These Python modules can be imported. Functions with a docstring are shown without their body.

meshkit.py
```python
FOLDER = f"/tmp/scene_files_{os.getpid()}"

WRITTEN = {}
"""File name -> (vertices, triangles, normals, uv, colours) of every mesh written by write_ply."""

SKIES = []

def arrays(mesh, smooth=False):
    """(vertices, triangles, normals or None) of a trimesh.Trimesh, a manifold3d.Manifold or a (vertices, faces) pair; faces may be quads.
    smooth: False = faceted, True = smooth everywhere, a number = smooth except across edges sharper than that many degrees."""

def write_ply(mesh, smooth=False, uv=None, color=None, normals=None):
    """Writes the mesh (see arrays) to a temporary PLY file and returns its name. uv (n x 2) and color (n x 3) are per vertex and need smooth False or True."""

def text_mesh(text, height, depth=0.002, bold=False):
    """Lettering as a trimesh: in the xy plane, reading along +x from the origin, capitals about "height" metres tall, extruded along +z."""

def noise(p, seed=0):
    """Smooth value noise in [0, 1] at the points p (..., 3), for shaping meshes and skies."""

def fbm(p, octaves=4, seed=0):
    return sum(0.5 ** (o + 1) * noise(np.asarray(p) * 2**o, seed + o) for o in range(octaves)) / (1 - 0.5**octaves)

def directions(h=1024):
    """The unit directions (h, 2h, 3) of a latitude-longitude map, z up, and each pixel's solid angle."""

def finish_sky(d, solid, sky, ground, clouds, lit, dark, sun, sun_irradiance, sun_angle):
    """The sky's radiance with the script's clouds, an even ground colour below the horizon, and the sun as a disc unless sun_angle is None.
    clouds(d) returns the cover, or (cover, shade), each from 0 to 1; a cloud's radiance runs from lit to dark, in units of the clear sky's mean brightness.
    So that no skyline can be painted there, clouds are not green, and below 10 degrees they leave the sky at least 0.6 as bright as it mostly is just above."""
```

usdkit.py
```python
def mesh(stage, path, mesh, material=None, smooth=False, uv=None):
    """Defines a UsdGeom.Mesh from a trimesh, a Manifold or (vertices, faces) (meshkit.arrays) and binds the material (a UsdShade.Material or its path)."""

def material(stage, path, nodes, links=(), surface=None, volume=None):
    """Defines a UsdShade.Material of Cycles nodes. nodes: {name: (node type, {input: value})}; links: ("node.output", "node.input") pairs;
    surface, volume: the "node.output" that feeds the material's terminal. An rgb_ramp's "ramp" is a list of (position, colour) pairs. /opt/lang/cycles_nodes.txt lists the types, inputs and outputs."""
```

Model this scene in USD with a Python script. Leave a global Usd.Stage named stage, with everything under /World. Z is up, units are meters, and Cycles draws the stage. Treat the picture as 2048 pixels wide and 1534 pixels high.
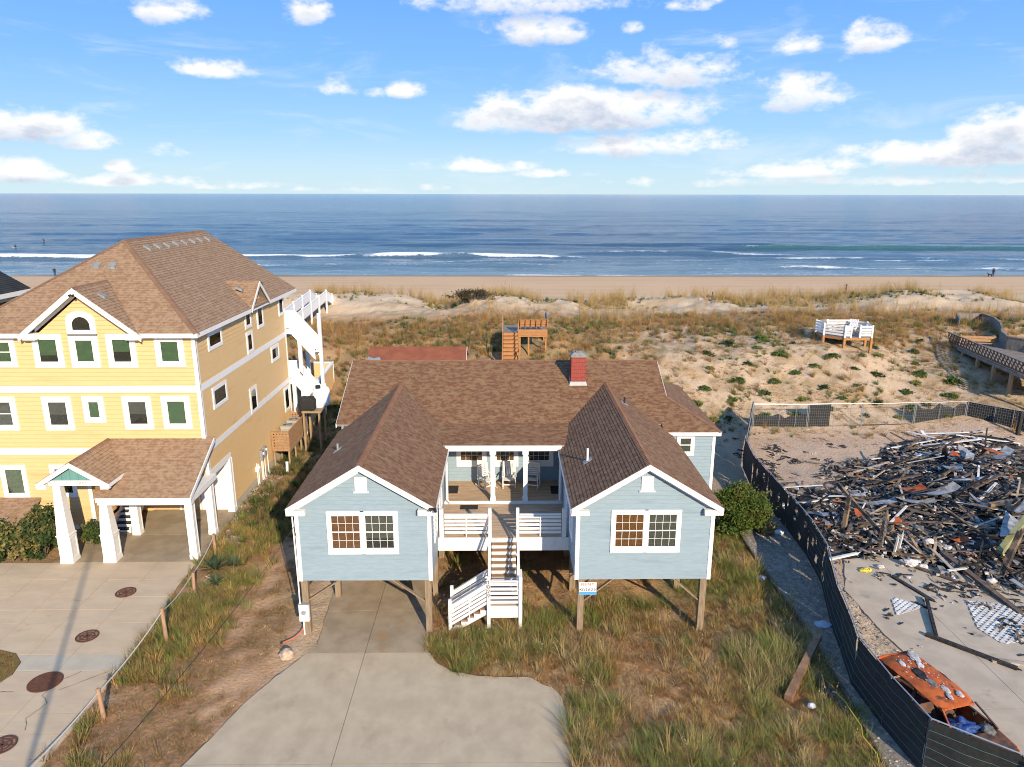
import math, random
import numpy as np, shapely, trimesh, meshkit, usdkit
from shapely.geometry import Polygon, MultiPolygon, box as sbox
from shapely.prepared import prep
from pxr import Usd, UsdGeom, UsdLux, UsdShade, Gf, Sdf, Vt

stage = Usd.Stage.CreateInMemory()
UsdGeom.SetStageUpAxis(stage, UsdGeom.Tokens.z)
UsdGeom.SetStageMetersPerUnit(stage, 1.0)
UsdGeom.Xform.Define(stage, '/World')
UsdGeom.Scope.Define(stage, '/World/Looks')
R = random.Random(7)
NR = np.random.default_rng(11)

# ---------------------------------------------------------------- camera (a drone 16.5 m above the street side ground)
CAM_H, FPX = 16.5, 1440.0
yaw, pitch, roll = math.atan(19 / FPX), math.atan(379 / FPX), math.radians(0.11)
fw = np.array([math.sin(yaw) * math.cos(pitch), math.cos(yaw) * math.cos(pitch), -math.sin(pitch)])
rt0 = np.array([math.cos(yaw), -math.sin(yaw), 0.0])
rt = rt0 * math.cos(roll) + np.cross(rt0, fw) * math.sin(roll)
up = np.cross(rt, fw)
cam = UsdGeom.Camera.Define(stage, '/World/camera')
cam.AddTransformOp().Set(Gf.Matrix4d(*rt, 0, *up, 0, *(-fw), 0, 0, 0, CAM_H, 1))
cam.CreateHorizontalApertureAttr(36.0)
cam.CreateVerticalApertureAttr(36.0 * 767 / 1024)
cam.CreateFocalLengthAttr(FPX / 2048 * 36.0)
cam.CreateClippingRangeAttr(Gf.Vec2f(0.1, 100000))
EXPOSURE = 1.2
cam.CreateExposureAttr(EXPOSURE)

# ---------------------------------------------------------------- sun and sky
SUN_AZ, SUN_EL = math.radians(157.8), math.radians(24.0)
sd = np.array([math.sin(SUN_AZ) * math.cos(SUN_EL), math.cos(SUN_AZ) * math.cos(SUN_EL), math.sin(SUN_EL)])
sun = UsdLux.DistantLight.Define(stage, '/World/sun')
sun.CreateIntensityAttr(0.77)
sun.CreateAngleAttr(0.5)
sun.CreateNormalizeAttr(True)
sun.CreateColorAttr(Gf.Vec3f(1.0, 0.835, 0.63))
xa = np.cross([0, 0, 1.0], sd); xa /= np.linalg.norm(xa)
ya = np.cross(sd, xa)
sun.AddTransformOp().Set(Gf.Matrix4d(*xa, 0, *ya, 0, *sd, 0, 0, 0, 60, 1))


class Graph:
    """Collects the nodes and links of one material."""
    def __init__(s):
        s.n, s.l, s.k = {}, [], 0

    def add(s, kind, inputs=None, out=None, **links):
        s.k += 1
        name = 'n%03d' % s.k
        s.n[name] = (kind, inputs or {})
        for k, v in links.items():
            s.l.append((v, name + '.' + k))
        return name + ('.' + out if out else '')

    def math(s, op, a, b=None, c=None):
        inp, links = {'math_type': op}, {}
        for key, v in (('value1', a), ('value2', b), ('value3', c)):
            if isinstance(v, str):
                links[key] = v
            elif v is not None:
                inp[key] = float(v)
        return s.add('math', inp, 'value', **links)

    def vmath(s, op, a, b):
        inp, links = {'math_type': op}, {}
        for key, v in (('vector1', a), ('vector2', b)):
            if isinstance(v, str):
                links[key] = v
            else:
                inp[key] = v
        return s.add('vector_math', inp, 'vector', **links)

    def noise(s, vec, scale, detail=3, rough=0.5, out='fac', dist=0.0):
        return s.add('noise_texture', {'scale': float(scale), 'detail': float(detail), 'roughness': float(rough), 'distortion': float(dist)}, out, vector=vec)

    def step(s, v, a, b, to0=0.0, to1=1.0):
        return s.add('map_range', {'range_type': 'smoothstep', 'from_min': a, 'from_max': b, 'to_min': to0, 'to_max': to1, 'clamp': True}, 'result', value=v)

    def mix(s, fac, a, b, mode='mix'):
        inp, links = {'mix_type': mode}, {}
        for key, v in (('fac', fac), ('color1', a), ('color2', b)):
            if isinstance(v, str):
                links[key] = v
            else:
                inp[key] = v
        return s.add('mix', inp, 'color', **links)

    def make(s, name, **kw):
        return usdkit.material(stage, '/World/Looks/' + name, s.n, s.l, **kw)


def cloud_dir(px, py):
    """Direction (azimuth, elevation) of a point of the sky, from the bearing it was measured at."""
    d = fw + rt * (px - 1024) / FPX - up * (py - 767) / FPX
    d /= np.linalg.norm(d)
    return math.atan2(d[0], d[1]), math.asin(d[2])


def build_sky():
    g = Graph()
    co = g.add('texture_coordinate', {}, 'generated')
    sky = g.add('sky_texture', {'sky_type': 'single_scattering', 'sun_disc': False, 'sun_elevation': SUN_EL, 'sun_rotation': SUN_AZ,
                                'altitude': 0.0, 'air_density': 1.0, 'aerosol_density': 0.55, 'ozone_density': 1.6}, 'color')
    dirn = g.add('geometry', {}, 'position')
    nrm = g.add('vector_math', {'math_type': 'normalize'}, 'vector', vector1=dirn)
    sep = g.add('separate_xyz', {}, None, vector=nrm)
    x, y, z = sep + '.x', sep + '.y', sep + '.z'
    az = g.math('arctan2', x, y)
    el = g.math('arcsine', z)
    clouds = [(350, 28, 75, 34, .9), (612, 28, 50, 42, .9), (430, 142, 115, 22, .85), (665, 176, 50, 27, .95), (610, 186, 24, 10, .5), (815, 183, 42, 25, 1.), (750, 186, 22, 14, .45),
              (1060, 4, 230, 40, .85), (1085, 66, 115, 38, 1.05), (1392, 8, 52, 22, .9), (1448, 87, 32, 19, .8), (1590, 95, 52, 33, 1.), (1748, 84, 62, 38, 1.),
              (1325, 150, 170, 50, .85), (1590, 196, 110, 48, 1.), (1150, 232, 235, 62, 1.5), (1030, 245, 125, 42, 1.25), (1300, 294, 195, 36, 1.2), (955, 334, 135, 20, 1.), (1112, 348, 90, 15, .95),
              (60, 255, 100, 40, 1.1), (180, 285, 70, 26, .95), (325, 303, 58, 19, .8), (55, 345, 85, 26, 1.), (245, 334, 34, 18, .95), (270, 362, 140, 18, .9), (470, 372, 130, 14, .7), (880, 376, 60, 14, .6),
              (1930, 310, 200, 34, 1.25), (2030, 272, 110, 48, 1.25), (1720, 330, 200, 19, .75), (1560, 345, 170, 20, .9), (1400, 366, 300, 16, .6), (1830, 362, 260, 16, .75), (1255, 56, 30, 20, .6), (900, 200, 24, 8, .3), (1690, 120, 20, 12, .5), (1410, 215, 60, 30, .55), (640, 380, 120, 8, .6)]

    def field(elev):
        best = None
        shade = None
        for px, py, w, h, s in clouds:
            a0, e0 = cloud_dir(px, py)
            u = g.math('multiply', g.math('subtract', az, a0), FPX / w)
            v = g.math('multiply', g.math('subtract', elev, e0), FPX / h)
            # flat cloud bases: the lower half falls off faster
            v = g.math('maximum', v, g.math('multiply', v, -1.7))
            d = g.math('add', g.math('multiply', u, u), g.math('multiply', v, v))
            f = g.math('multiply_add', d, -s * .75, s)
            best = f if best is None else g.math('maximum', best, f)
        return g.math('maximum', best, -0.6)
    vec = g.add('mapping', {'scale': (1, 1, 1.9)}, 'vector', vector=nrm)
    n1 = g.noise(vec, 17, 7, .62)
    n2 = g.noise(vec, 55, 5, .6)
    # beyond the frame the same kind of fair weather cloud goes on
    far = g.noise(g.add('mapping', {'scale': (1, 1, 3.0), 'location': (3, 7, 1)}, 'vector', vector=nrm), 5.0, 3, .5)
    out = g.step(g.math('absolute', az), .62, .80)
    out = g.math('maximum', out, g.step(el, .30, .42))
    farf = g.math('multiply', g.math('multiply_add', g.step(far, .50, .72), 1.5, -.5), out)
    farf = g.math('subtract', farf, g.math('multiply', g.math('subtract', 1.0, out), .6))

    def density(f):
        f = g.math('maximum', f, farf)
        t = g.math('add', f, g.math('multiply_add', n1, 2.6, -1.62))
        return g.math('add', t, g.math('multiply_add', n2, .7, -.35))
    d0 = density(field(el))
    d1 = density(field(g.math('add', el, .018)))
    alpha = g.step(d0, .0, .8)
    alpha = g.math('multiply', alpha, .94)
    # the thick of a cloud with more cloud above it is its grey underside
    under = g.step(d1, .15, 1.05)
    puff = g.step(n2, .35, .65)
    under = g.math('multiply', under, g.math('multiply_add', puff, -.35, 1.0))
    lit = (8.7, 8.5, 8.3)
    base = (4.7, 5.2, 6.3)
    ccol = g.mix(under, lit, base)
    # clear sky: pale at the horizon, deepening upwards
    hs = g.add('hsv', {'hue': .5, 'saturation': 1.2, 'value': .85, 'fac': 1.0}, 'color', color=sky)
    ramp = g.add('rgb_ramp', {'ramp': [(0, (5.3, 6.9, 7.7)), (.12, (4.5, 6.5, 8.0)), (.28, (3.1, 5.5, 8.4)), (.55, (2.0, 4.4, 8.5)), (.85, (1.4, 3.6, 8.2)), (1, (1.3, 3.4, 7.8))]}, 'color', fac=g.math('divide', el, .28))
    skyc = g.mix(.9, hs, ramp)
    # thin high veils drawn out along the horizon
    wv = g.noise(g.add('mapping', {'scale': (2.2, 2.2, 11.0), 'location': (1.7, .4, 2.2)}, 'vector', vector=nrm), 2.6, 6, .62, dist=.6)
    veil = g.math('multiply', g.step(wv, .50, .78), .42)
    skyc = g.mix(veil, skyc, (7.4, 7.7, 8.1))
    allc = g.mix(alpha, skyc, ccol)
    bg = g.add('background_shader', {'strength': SKY_STRENGTH}, 'background', color=allc)
    return g.make('sky_material', surface=bg)


SKY_STRENGTH = 0.0555
dome = UsdLux.DomeLight.Define(stage, '/World/sky')
dome.GetPrim().SetCustomDataByKey('kind', 'structure')
UsdShade.MaterialBindingAPI.Apply(dome.GetPrim()).Bind(build_sky())


# ---------------------------------------------------------------- helpers: materials
def surf(name, c1, c2=None, scale=3.0, rough=.7, bump=0.0, bscale=None, stretch=(1, 1, 1), island=0.0, metallic=0.0, detail=4, attr=None,
         spec=.3, lo=.35, hi=.65, third=None, translucent=0.0, obj=0.0, coords='position'):
    """A painted, woody or mineral surface: two tones by noise, pieces varied by island, fine relief."""
    g = Graph()
    p = g.add('geometry', {}, 'position') if coords == 'position' else g.add('texture_coordinate', {}, 'object')
    m = g.add('mapping', {'scale': stretch}, 'vector', vector=p)
    if attr:
        col = g.add('attribute', {'attribute': attr}, 'color')
        if c2 is not None:
            col = g.mix(g.step(g.noise(m, scale, detail, .6), lo, hi), col, g.mix(1.0, col, c2, 'multiply'))
    elif c2 is not None:
        col = g.mix(g.step(g.noise(m, scale, detail, .6), lo, hi), c1, c2)
    else:
        col = c1
    if third is not None:      # (colour, scale, from, to)
        fac = g.step(g.noise(m, third[1], 4, .6), third[2], third[3])
        col = g.mix(fac, col, third[0])
    if island:
        rnd = g.add('geometry', {}, 'random_per_island')
        val = g.math('multiply_add', rnd, 2 * island, 1 - island)
        col = g.mix(1.0, col, g.add('combine_xyz', {}, 'vector', x=val, y=val, z=val), 'multiply')
    if obj:
        rnd = g.add('object_info', {}, 'random')
        val = g.math('multiply_add', rnd, 2 * obj, 1 - obj)
        col = g.mix(1.0, col, g.add('combine_xyz', {}, 'vector', x=val, y=val, z=val), 'multiply')
    inp = {'roughness': rough, 'metallic': metallic, 'specular_ior_level': spec}
    links = {}
    if isinstance(col, str):
        links['base_color'] = col
    else:
        inp['base_color'] = col
    if bump:
        h = g.noise(m, bscale or scale * 6, 4, .6)
        links['normal'] = g.add('bump', {'strength': 1.0, 'distance': bump}, 'normal', height=h)
    b = g.add('principled_bsdf', inp, 'BSDF', **links)
    if translucent:
        t = g.add('translucent_bsdf', {} if isinstance(col, str) else {'color': col}, 'BSDF', **({'color': col} if isinstance(col, str) else {}))
        b = g.add('mix_closure', {'fac': translucent}, 'closure', closure1=b, closure2=t)
    return g.make(name, surface=b)


def pane_material():
    g = Graph()
    t = g.add('transparent_bsdf', {'color': (.86, .9, .88)}, 'BSDF')
    s = g.add('glossy_bsdf', {'color': (1, 1, 1), 'roughness': .02}, 'BSDF')
    f = g.add('fresnel', {'IOR': 1.55}, 'fac')
    return g.make('window_glass', surface=g.add('mix_closure', {}, 'closure', fac=f, closure1=t, closure2=s))


# ---------------------------------------------------------------- helpers: shapes
class MB:
    """Collects boxes, bars, tubes and sheets into one mesh."""
    def __init__(s):
        s.v, s.f, s.n = [], [], 0

    def add(s, v, f):
        v = np.asarray(v, float)
        s.v.append(v)
        s.f.extend([[i + s.n for i in q] for q in f])
        s.n += len(v)
        return s

    def hexa(s, p):            # eight corners: bottom ring then top ring
        return s.add(p, [(0, 3, 2, 1), (4, 5, 6, 7), (0, 1, 5, 4), (1, 2, 6, 5), (2, 3, 7, 6), (3, 0, 4, 7)])

    def bb(s, x0, x1, y0, y1, z0, z1):
        return s.hexa([(x0, y0, z0), (x1, y0, z0), (x1, y1, z0), (x0, y1, z0), (x0, y0, z1), (x1, y0, z1), (x1, y1, z1), (x0, y1, z1)])

    def bar(s, p, q, w, h, upv=(0, 0, 1), taper=1.0):
        p, q = np.asarray(p, float), np.asarray(q, float)
        d = q - p
        d /= max(np.linalg.norm(d), 1e-9)
        a = np.cross(d, upv)
        if np.linalg.norm(a) < 1e-4:
            a = np.cross(d, (1, 0, 0))
        a /= np.linalg.norm(a)
        b = np.cross(a, d)
        a, b = a * w / 2, b * h / 2
        c = [p - a - b, p + a - b, p + a + b, p - a + b]
        e = [q + t * (-a - b) if False else q + taper * k for t, k in zip((1,) * 4, (-a - b, a - b, a + b, -a + b))]
        return s.add(c + e, [(0, 1, 2, 3), (4, 7, 6, 5), (0, 4, 5, 1), (1, 5, 6, 2), (2, 6, 7, 3), (3, 7, 4, 0)])

    def tube(s, pts, r, n=8):
        pts = np.asarray(pts, float)
        rs = np.broadcast_to(r, len(pts))
        rings = []
        for i, p in enumerate(pts):
            d = pts[min(i + 1, len(pts) - 1)] - pts[max(i - 1, 0)]
            d /= max(np.linalg.norm(d), 1e-9)
            a = np.cross(d, (0, 0, 1) if abs(d[2]) < .9 else (1, 0, 0))
            a /= np.linalg.norm(a)
            b = np.cross(d, a)
            t = np.arange(n) / n * 2 * np.pi
            rings.append(p + rs[i] * (np.cos(t)[:, None] * a + np.sin(t)[:, None] * b))
        f = []
        for i in range(len(pts) - 1):
            for k in range(n):
                f.append((i * n + k, i * n + (k + 1) % n, (i + 1) * n + (k + 1) % n, (i + 1) * n + k))
        f.append(tuple(range(n))[::-1])
        f.append(tuple((len(pts) - 1) * n + k for k in range(n)))
        return s.add(np.vstack(rings), f)

    def prism(s, poly, fn, d0, d1):
        """A flat outline (shapely, may have holes) given depth: fn(a, b, d) is the point at outline coordinates a, b and depth d."""
        for pg in getattr(poly, 'geoms', [poly]):
            if pg.is_empty or pg.geom_type != 'Polygon':
                continue
            v, f = trimesh.creation.triangulate_polygon(shapely.geometry.polygon.orient(pg), engine='earcut')
            v = np.asarray(v)
            A = np.array([fn(a, b, d0(a, b) if callable(d0) else d0) for a, b in v])
            B = np.array([fn(a, b, d1(a, b) if callable(d1) else d1) for a, b in v])
            s.add(A, [tuple(t[::-1]) for t in f])
            s.add(B, [tuple(t) for t in f])
            for ring in [pg.exterior] + list(pg.interiors):
                c = np.array(ring.coords)[:-1]
                m = len(c)
                P = [fn(a, b, d0(a, b) if callable(d0) else d0) for a, b in c] + [fn(a, b, d1(a, b) if callable(d1) else d1) for a, b in c]
                s.add(P, [(i, (i + 1) % m, m + (i + 1) % m, m + i) for i in range(m)])
        return s

    def mesh(s, m):
        return s.add(np.asarray(m.vertices), [tuple(t) for t in m.faces])

    def arrays(s):
        v = np.vstack(s.v)
        f = []
        for q in s.f:
            for k in range(1, len(q) - 1):
                f.append((q[0], q[k], q[k + 1]))
        return v, np.array(f, int)


def on_slab(z):
    return lambda a, b, d: (a, b, z + d)


# ---------------------------------------------------------------- helpers: things and parts
COUNT, LOC = {}, {}


def fresh(parent, name):
    k = COUNT.get((parent, name), -1) + 1
    COUNT[(parent, name)] = k
    return f'{parent}/{name}' + (f'_{k:03d}' if k else '')


def tag(prim, label=None, cat=None, group=None, kind=None):
    for k, v in (('label', label), ('category', cat), ('group', group), ('kind', kind)):
        if v:
            prim.SetCustomDataByKey(k, v)
    return prim


def thing(name, label, cat, loc=(0, 0, 0), group=None, rz=0.0, local=False, kind=None):
    path = fresh('/World', name)
    x = UsdGeom.Xform.Define(stage, path)
    x.AddTranslateOp().Set(Gf.Vec3d(*map(float, loc)))
    x.AddRotateZOp().Set(float(rz))
    LOC[path] = np.zeros(3) if local else np.asarray(loc, float)
    tag(x.GetPrim(), label, cat, group, kind)
    return path


def part(parent, name, mb, mat, label=None, kind=None, smooth=False, uv=None):
    path = fresh(parent, name)
    off = LOC[parent]
    LOC[path] = off
    v, f = mb.arrays() if isinstance(mb, MB) else mb
    m = usdkit.mesh(stage, path, (np.asarray(v) - off, f), mat, smooth)
    tag(m.GetPrim(), label, None, None, kind)
    return path


def solo(name, mb, mat, label=None, cat=None, group=None, kind=None, smooth=False, colors=None):
    """A thing or a piece of the setting that is a single mesh."""
    path = fresh('/World', name)
    v, f = mb.arrays() if isinstance(mb, MB) else mb
    v = np.asarray(v, float)
    loc = np.zeros(3)
    if kind is None:
        loc = np.array([(v[:, 0].min() + v[:, 0].max()) / 2, (v[:, 1].min() + v[:, 1].max()) / 2, v[:, 2].min()])
    m = usdkit.mesh(stage, path, (v - loc, f), mat, smooth)
    if kind is None:
        m.AddTranslateOp().Set(Gf.Vec3d(*loc))
    LOC[path] = loc
    if colors is not None:
        UsdGeom.PrimvarsAPI(m).CreatePrimvar('tone', Sdf.ValueTypeNames.Color3fArray, 'vertex').Set(Vt.Vec3fArray.FromNumpy(np.asarray(colors, np.float32)))
    tag(m.GetPrim(), label, cat, group, kind)
    return path


def copy(src, name, label, loc, rz=0.0, group=None, cat=None, scale=None):
    path = fresh('/World', name)
    x = UsdGeom.Xform.Define(stage, path)
    x.GetPrim().GetReferences().AddInternalReference(src)
    x.ClearXformOpOrder()
    x.AddTranslateOp().Set(Gf.Vec3d(*map(float, loc)))
    x.AddRotateZOp().Set(float(rz))
    if scale is not None:
        x.AddScaleOp().Set(Gf.Vec3f(*np.broadcast_to(scale, 3).astype(float)))
    x.GetPrim().SetInstanceable(True)
    was = stage.GetPrimAtPath(src).GetCustomData()
    tag(x.GetPrim(), label, cat or was.get('category'), group or was.get('group'))
    return path


def scatter(name, protos, pts, rz, sc, label, cat, tilt=None):
    """Many alike plants as one point instancer. protos: list of (mesh builder, material); pts n x 3."""
    path = fresh('/World', name)
    pi = UsdGeom.PointInstancer.Define(stage, path)
    rel = pi.CreatePrototypesRel()
    for k, (mb, mat) in enumerate(protos):
        pp = f'{path}/tuft' + (f'_{k:03d}' if k else '')
        v, f = mb.arrays() if isinstance(mb, MB) else mb
        usdkit.mesh(stage, pp, (v, f), mat)
        rel.AddTarget(pp)
    n = len(pts)
    pi.CreateProtoIndicesAttr(Vt.IntArray.FromNumpy(NR.integers(0, len(protos), n).astype(np.int32)))
    pi.CreatePositionsAttr(Vt.Vec3fArray.FromNumpy(np.asarray(pts, np.float32)))
    pi.CreateScalesAttr(Vt.Vec3fArray.FromNumpy(np.asarray(sc, np.float32)))
    h = np.asarray(rz) / 2
    pi.CreateOrientationsAttr(Vt.QuathArray([Gf.Quath(float(math.cos(a)), 0.0, 0.0, float(math.sin(a))) for a in h]))
    tag(pi.GetPrim(), label, cat, None, 'stuff')
    return path


def shingles(poly3, exposure=.14, tab=.3, thick=.012, seed=0, vary=.25):
    """Overlapping roof tabs over a flat roof polygon (n x 3), each tab a wedge of its own."""
    rr = random.Random(seed)
    P = np.asarray(poly3, float)
    n = np.zeros(3)
    for i in range(1, len(P) - 1):
        n += np.cross(P[i] - P[0], P[i + 1] - P[0])
    n /= np.linalg.norm(n)
    if n[2] < 0:
        n = -n
    u = np.cross((0, 0, 1), n)
    u = u / np.linalg.norm(u)
    v = np.cross(n, u)
    if v[2] < 0:
        u, v = -u, -v
    o = P[0]
    Q = np.stack([(P - o) @ u, (P - o) @ v], 1)
    pg = Polygon(Q)
    if not pg.is_valid:
        pg = pg.buffer(0)
    pp = prep(pg)
    u0, v0, u1, v1 = pg.bounds
    V, F, k = [], [], 0
    row = 0
    vv = v0
    while vv < v1:
        strip = pg.intersection(sbox(u0 - 1, vv, u1 + 1, min(vv + exposure, v1)))
        if not strip.is_empty:
            su0, _, su1, _ = strip.bounds
            x = su0 - rr.random() * tab
            while x < su1:
                w = tab * (1 + vary * (rr.random() * 2 - 1))
                cell = sbox(x, vv, x + w - .004, vv + exposure)
                x += w
                lift = rr.random() * .35
                rings = [np.array(cell.exterior.coords)[:-1]] if pp.contains(cell) else [np.array(c.exterior.coords)[:-1] for c in getattr(pg.intersection(cell), 'geoms', [pg.intersection(cell)]) if c.geom_type == 'Polygon' and c.area > 1e-4]
                for c in rings:
                    m = len(c)
                    top = thick * (.25 + (1 + lift) * (1 - (c[:, 1] - vv) / exposure))
                    base = o + c[:, :1] * u + c[:, 1:] * v
                    V.append(base + top[:, None] * n)
                    V.append(base - .012 * n)
                    a = 0.5 * np.sum(c[:, 0] * np.roll(c[:, 1], -1) - np.roll(c[:, 0], -1) * c[:, 1])
                    idx = list(range(m)) if a > 0 else list(range(m))[::-1]
                    for i in range(1, m - 1):
                        F.append((k + idx[0], k + idx[i], k + idx[i + 1]))
                    for i in range(m):
                        p, q = idx[i], idx[(i + 1) % m]
                        F.append((k + p, k + m + p, k + m + q))
                        F.append((k + p, k + m + q, k + q))
                    k += 2 * m
        vv += exposure
        row += 1
    return np.vstack(V), np.array(F, int)


def slab3(poly3, thick):
    """A flat polygon in space given a thickness downwards."""
    P = np.asarray(poly3, float)
    m = len(P)
    n = np.cross(P[1] - P[0], P[2] - P[0])
    n /= np.linalg.norm(n)
    if n[2] < 0:
        P, n = P[::-1], -n
    Q = P - n * thick
    mb = MB()
    mb.add(np.vstack([P, Q]), [tuple(range(m)), tuple(range(m, 2 * m))[::-1]] + [(i, m + i, m + (i + 1) % m, (i + 1) % m) for i in range(m)])
    return mb


class Wall:
    """A vertical wall plane: s runs along it, z is height, d stands out of it."""
    def __init__(w, origin, sdir, ndir):
        w.o, w.s, w.n = np.array([*origin, 0.0]), np.array([*sdir, 0.0]), np.array([*ndir, 0.0])

    def __call__(w, s, z, d):
        return w.o + w.s * s + w.n * d + np.array([0, 0, z])

    def box(w, mb, s0, s1, z0, z1, d0, d1):
        return mb.hexa([w(s0, z0, d0), w(s1, z0, d0), w(s1, z0, d1), w(s0, z0, d1), w(s0, z1, d0), w(s1, z1, d0), w(s1, z1, d1), w(s0, z1, d1)])


def clapboard(house, w, poly, exposure, mat, core, thick=.14, holes=()):
    """A wall with lapped boards, each course a piece of its own. poly: outline in (s, z)."""
    pg = Polygon(poly) if not isinstance(poly, (Polygon, MultiPolygon)) else poly
    for h in holes:
        pg = pg.difference(sbox(*h))
    wp = part(house, 'wall', MB().prism(pg, w, -thick, -.001), core)
    s0, z0, s1, z1 = pg.bounds
    z = z0
    while z < z1 - .01:
        strip = pg.intersection(sbox(s0 - 1, z, s1 + 1, min(z + exposure - .014, z1)))
        if strip.area > .003:
            zz = z
            mb = MB().prism(strip, w, 0.0, lambda a, b: .030 - .026 * (b - zz) / exposure)
            part(wp, 'board', mb, mat)
        z += exposure
    return wp
# ---------------------------------------------------------------- terrain
def knots(y, ks):
    a = np.array(ks)
    from_y = np.interp(y, a[:, 0], a[:, 1])
    return (from_y + np.interp(y - 1.2, a[:, 0], a[:, 1]) + np.interp(y + 1.2, a[:, 0], a[:, 1])) / 3


K_LEFT = [(-60, 0), (46, 0), (52, 1.4), (58, 2.9), (64, 4.0), (74, 4.1), (80, 4.5), (86, 4.3), (96, 2.2), (110, 1.2), (135, .65), (152, 0), (166, -1.0), (230, -4)]
K_MID = [(-60, 0), (41, 0), (46, .6), (52, 2.6), (57, 4.2), (66, 4.6), (74, 4.3), (80, 4.6), (86, 4.4), (96, 2.2), (110, 1.2), (135, .65), (152, 0), (166, -1.0), (230, -4)]
K_RIGHT = [(-60, 0), (43, 0), (48, .35), (52, 2.0), (57, 4.1), (66, 4.8), (74, 4.5), (80, 4.6), (86, 4.4), (96, 2.2), (110, 1.2), (135, .65), (152, 0), (166, -1.0), (230, -4)]
K_FAR = [(-60, 0), (42, .0), (48, 1.2), (54, 2.3), (60, 3.1), (68, 4.6), (76, 4.6), (82, 4.7), (88, 4.2), (96, 2.2), (110, 1.2), (135, .65), (152, 0), (166, -1.0), (230, -4)]


def smooth(a, b, x):
    t = np.clip((np.asarray(x, float) - a) / (b - a), 0, 1)
    return t * t * (3 - 2 * t)


def fb(x, y, s, seed, o=4):
    return meshkit.fbm(np.stack([np.asarray(x, float) / s + 500, np.asarray(y, float) / s + 500, np.full(np.shape(x), seed * 1.7)], -1), o, seed)


DRIVE = Polygon([(-7.6, 32.8), (-7.0, 23.6), (-7.45, 23.0), (-8.1, 21.8), (-8.7, 20.4), (-9.25, 18.8), (-9.75, 17.0), (-10.2, 12.0), (-10.2, -6), (2.4, -6), (2.3, 14.0), (2.13, 17.8), (2.05, 20.6), (1.7, 21.3), (.9, 21.84), (-.5, 21.95), (-1.8, 22.2), (-2.5, 22.8), (-2.85, 23.5), (-3.2, 32.8)])
YDRIVE = Polygon([(-40, -6), (-13.7, -6), (-13.7, 21.2), (-13.62, 24.6), (-14.1, 28.0), (-14.2, 36.2), (-18.6, 36.2), (-20.3, 33.0), (-20.45, 30.2), (-40, 30.2)])
SLAB = Polygon([(15.9, 30.2), (14.75, 27.6), (14.75, 24.4), (14.9, 23.2), (15.4, 20.0), (15.8, 16), (16, -6), (60, -6), (60, 30.5), (20, 31.0)])
PATHP = Polygon([(12.05, 36.0), (11.85, 31.5), (11.85, 27.3), (11.9, 24.4), (11.68, 20.6), (11.4, 18.1), (11.1, 14), (11.0, 5), (12.3, 5), (12.2, 17.0), (12.2, 21), (13.2, 25), (14.2, 28.5), (14.55, 31), (14.6, 36), (14.2, 38.0), (12.6, 38.0)])


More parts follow.
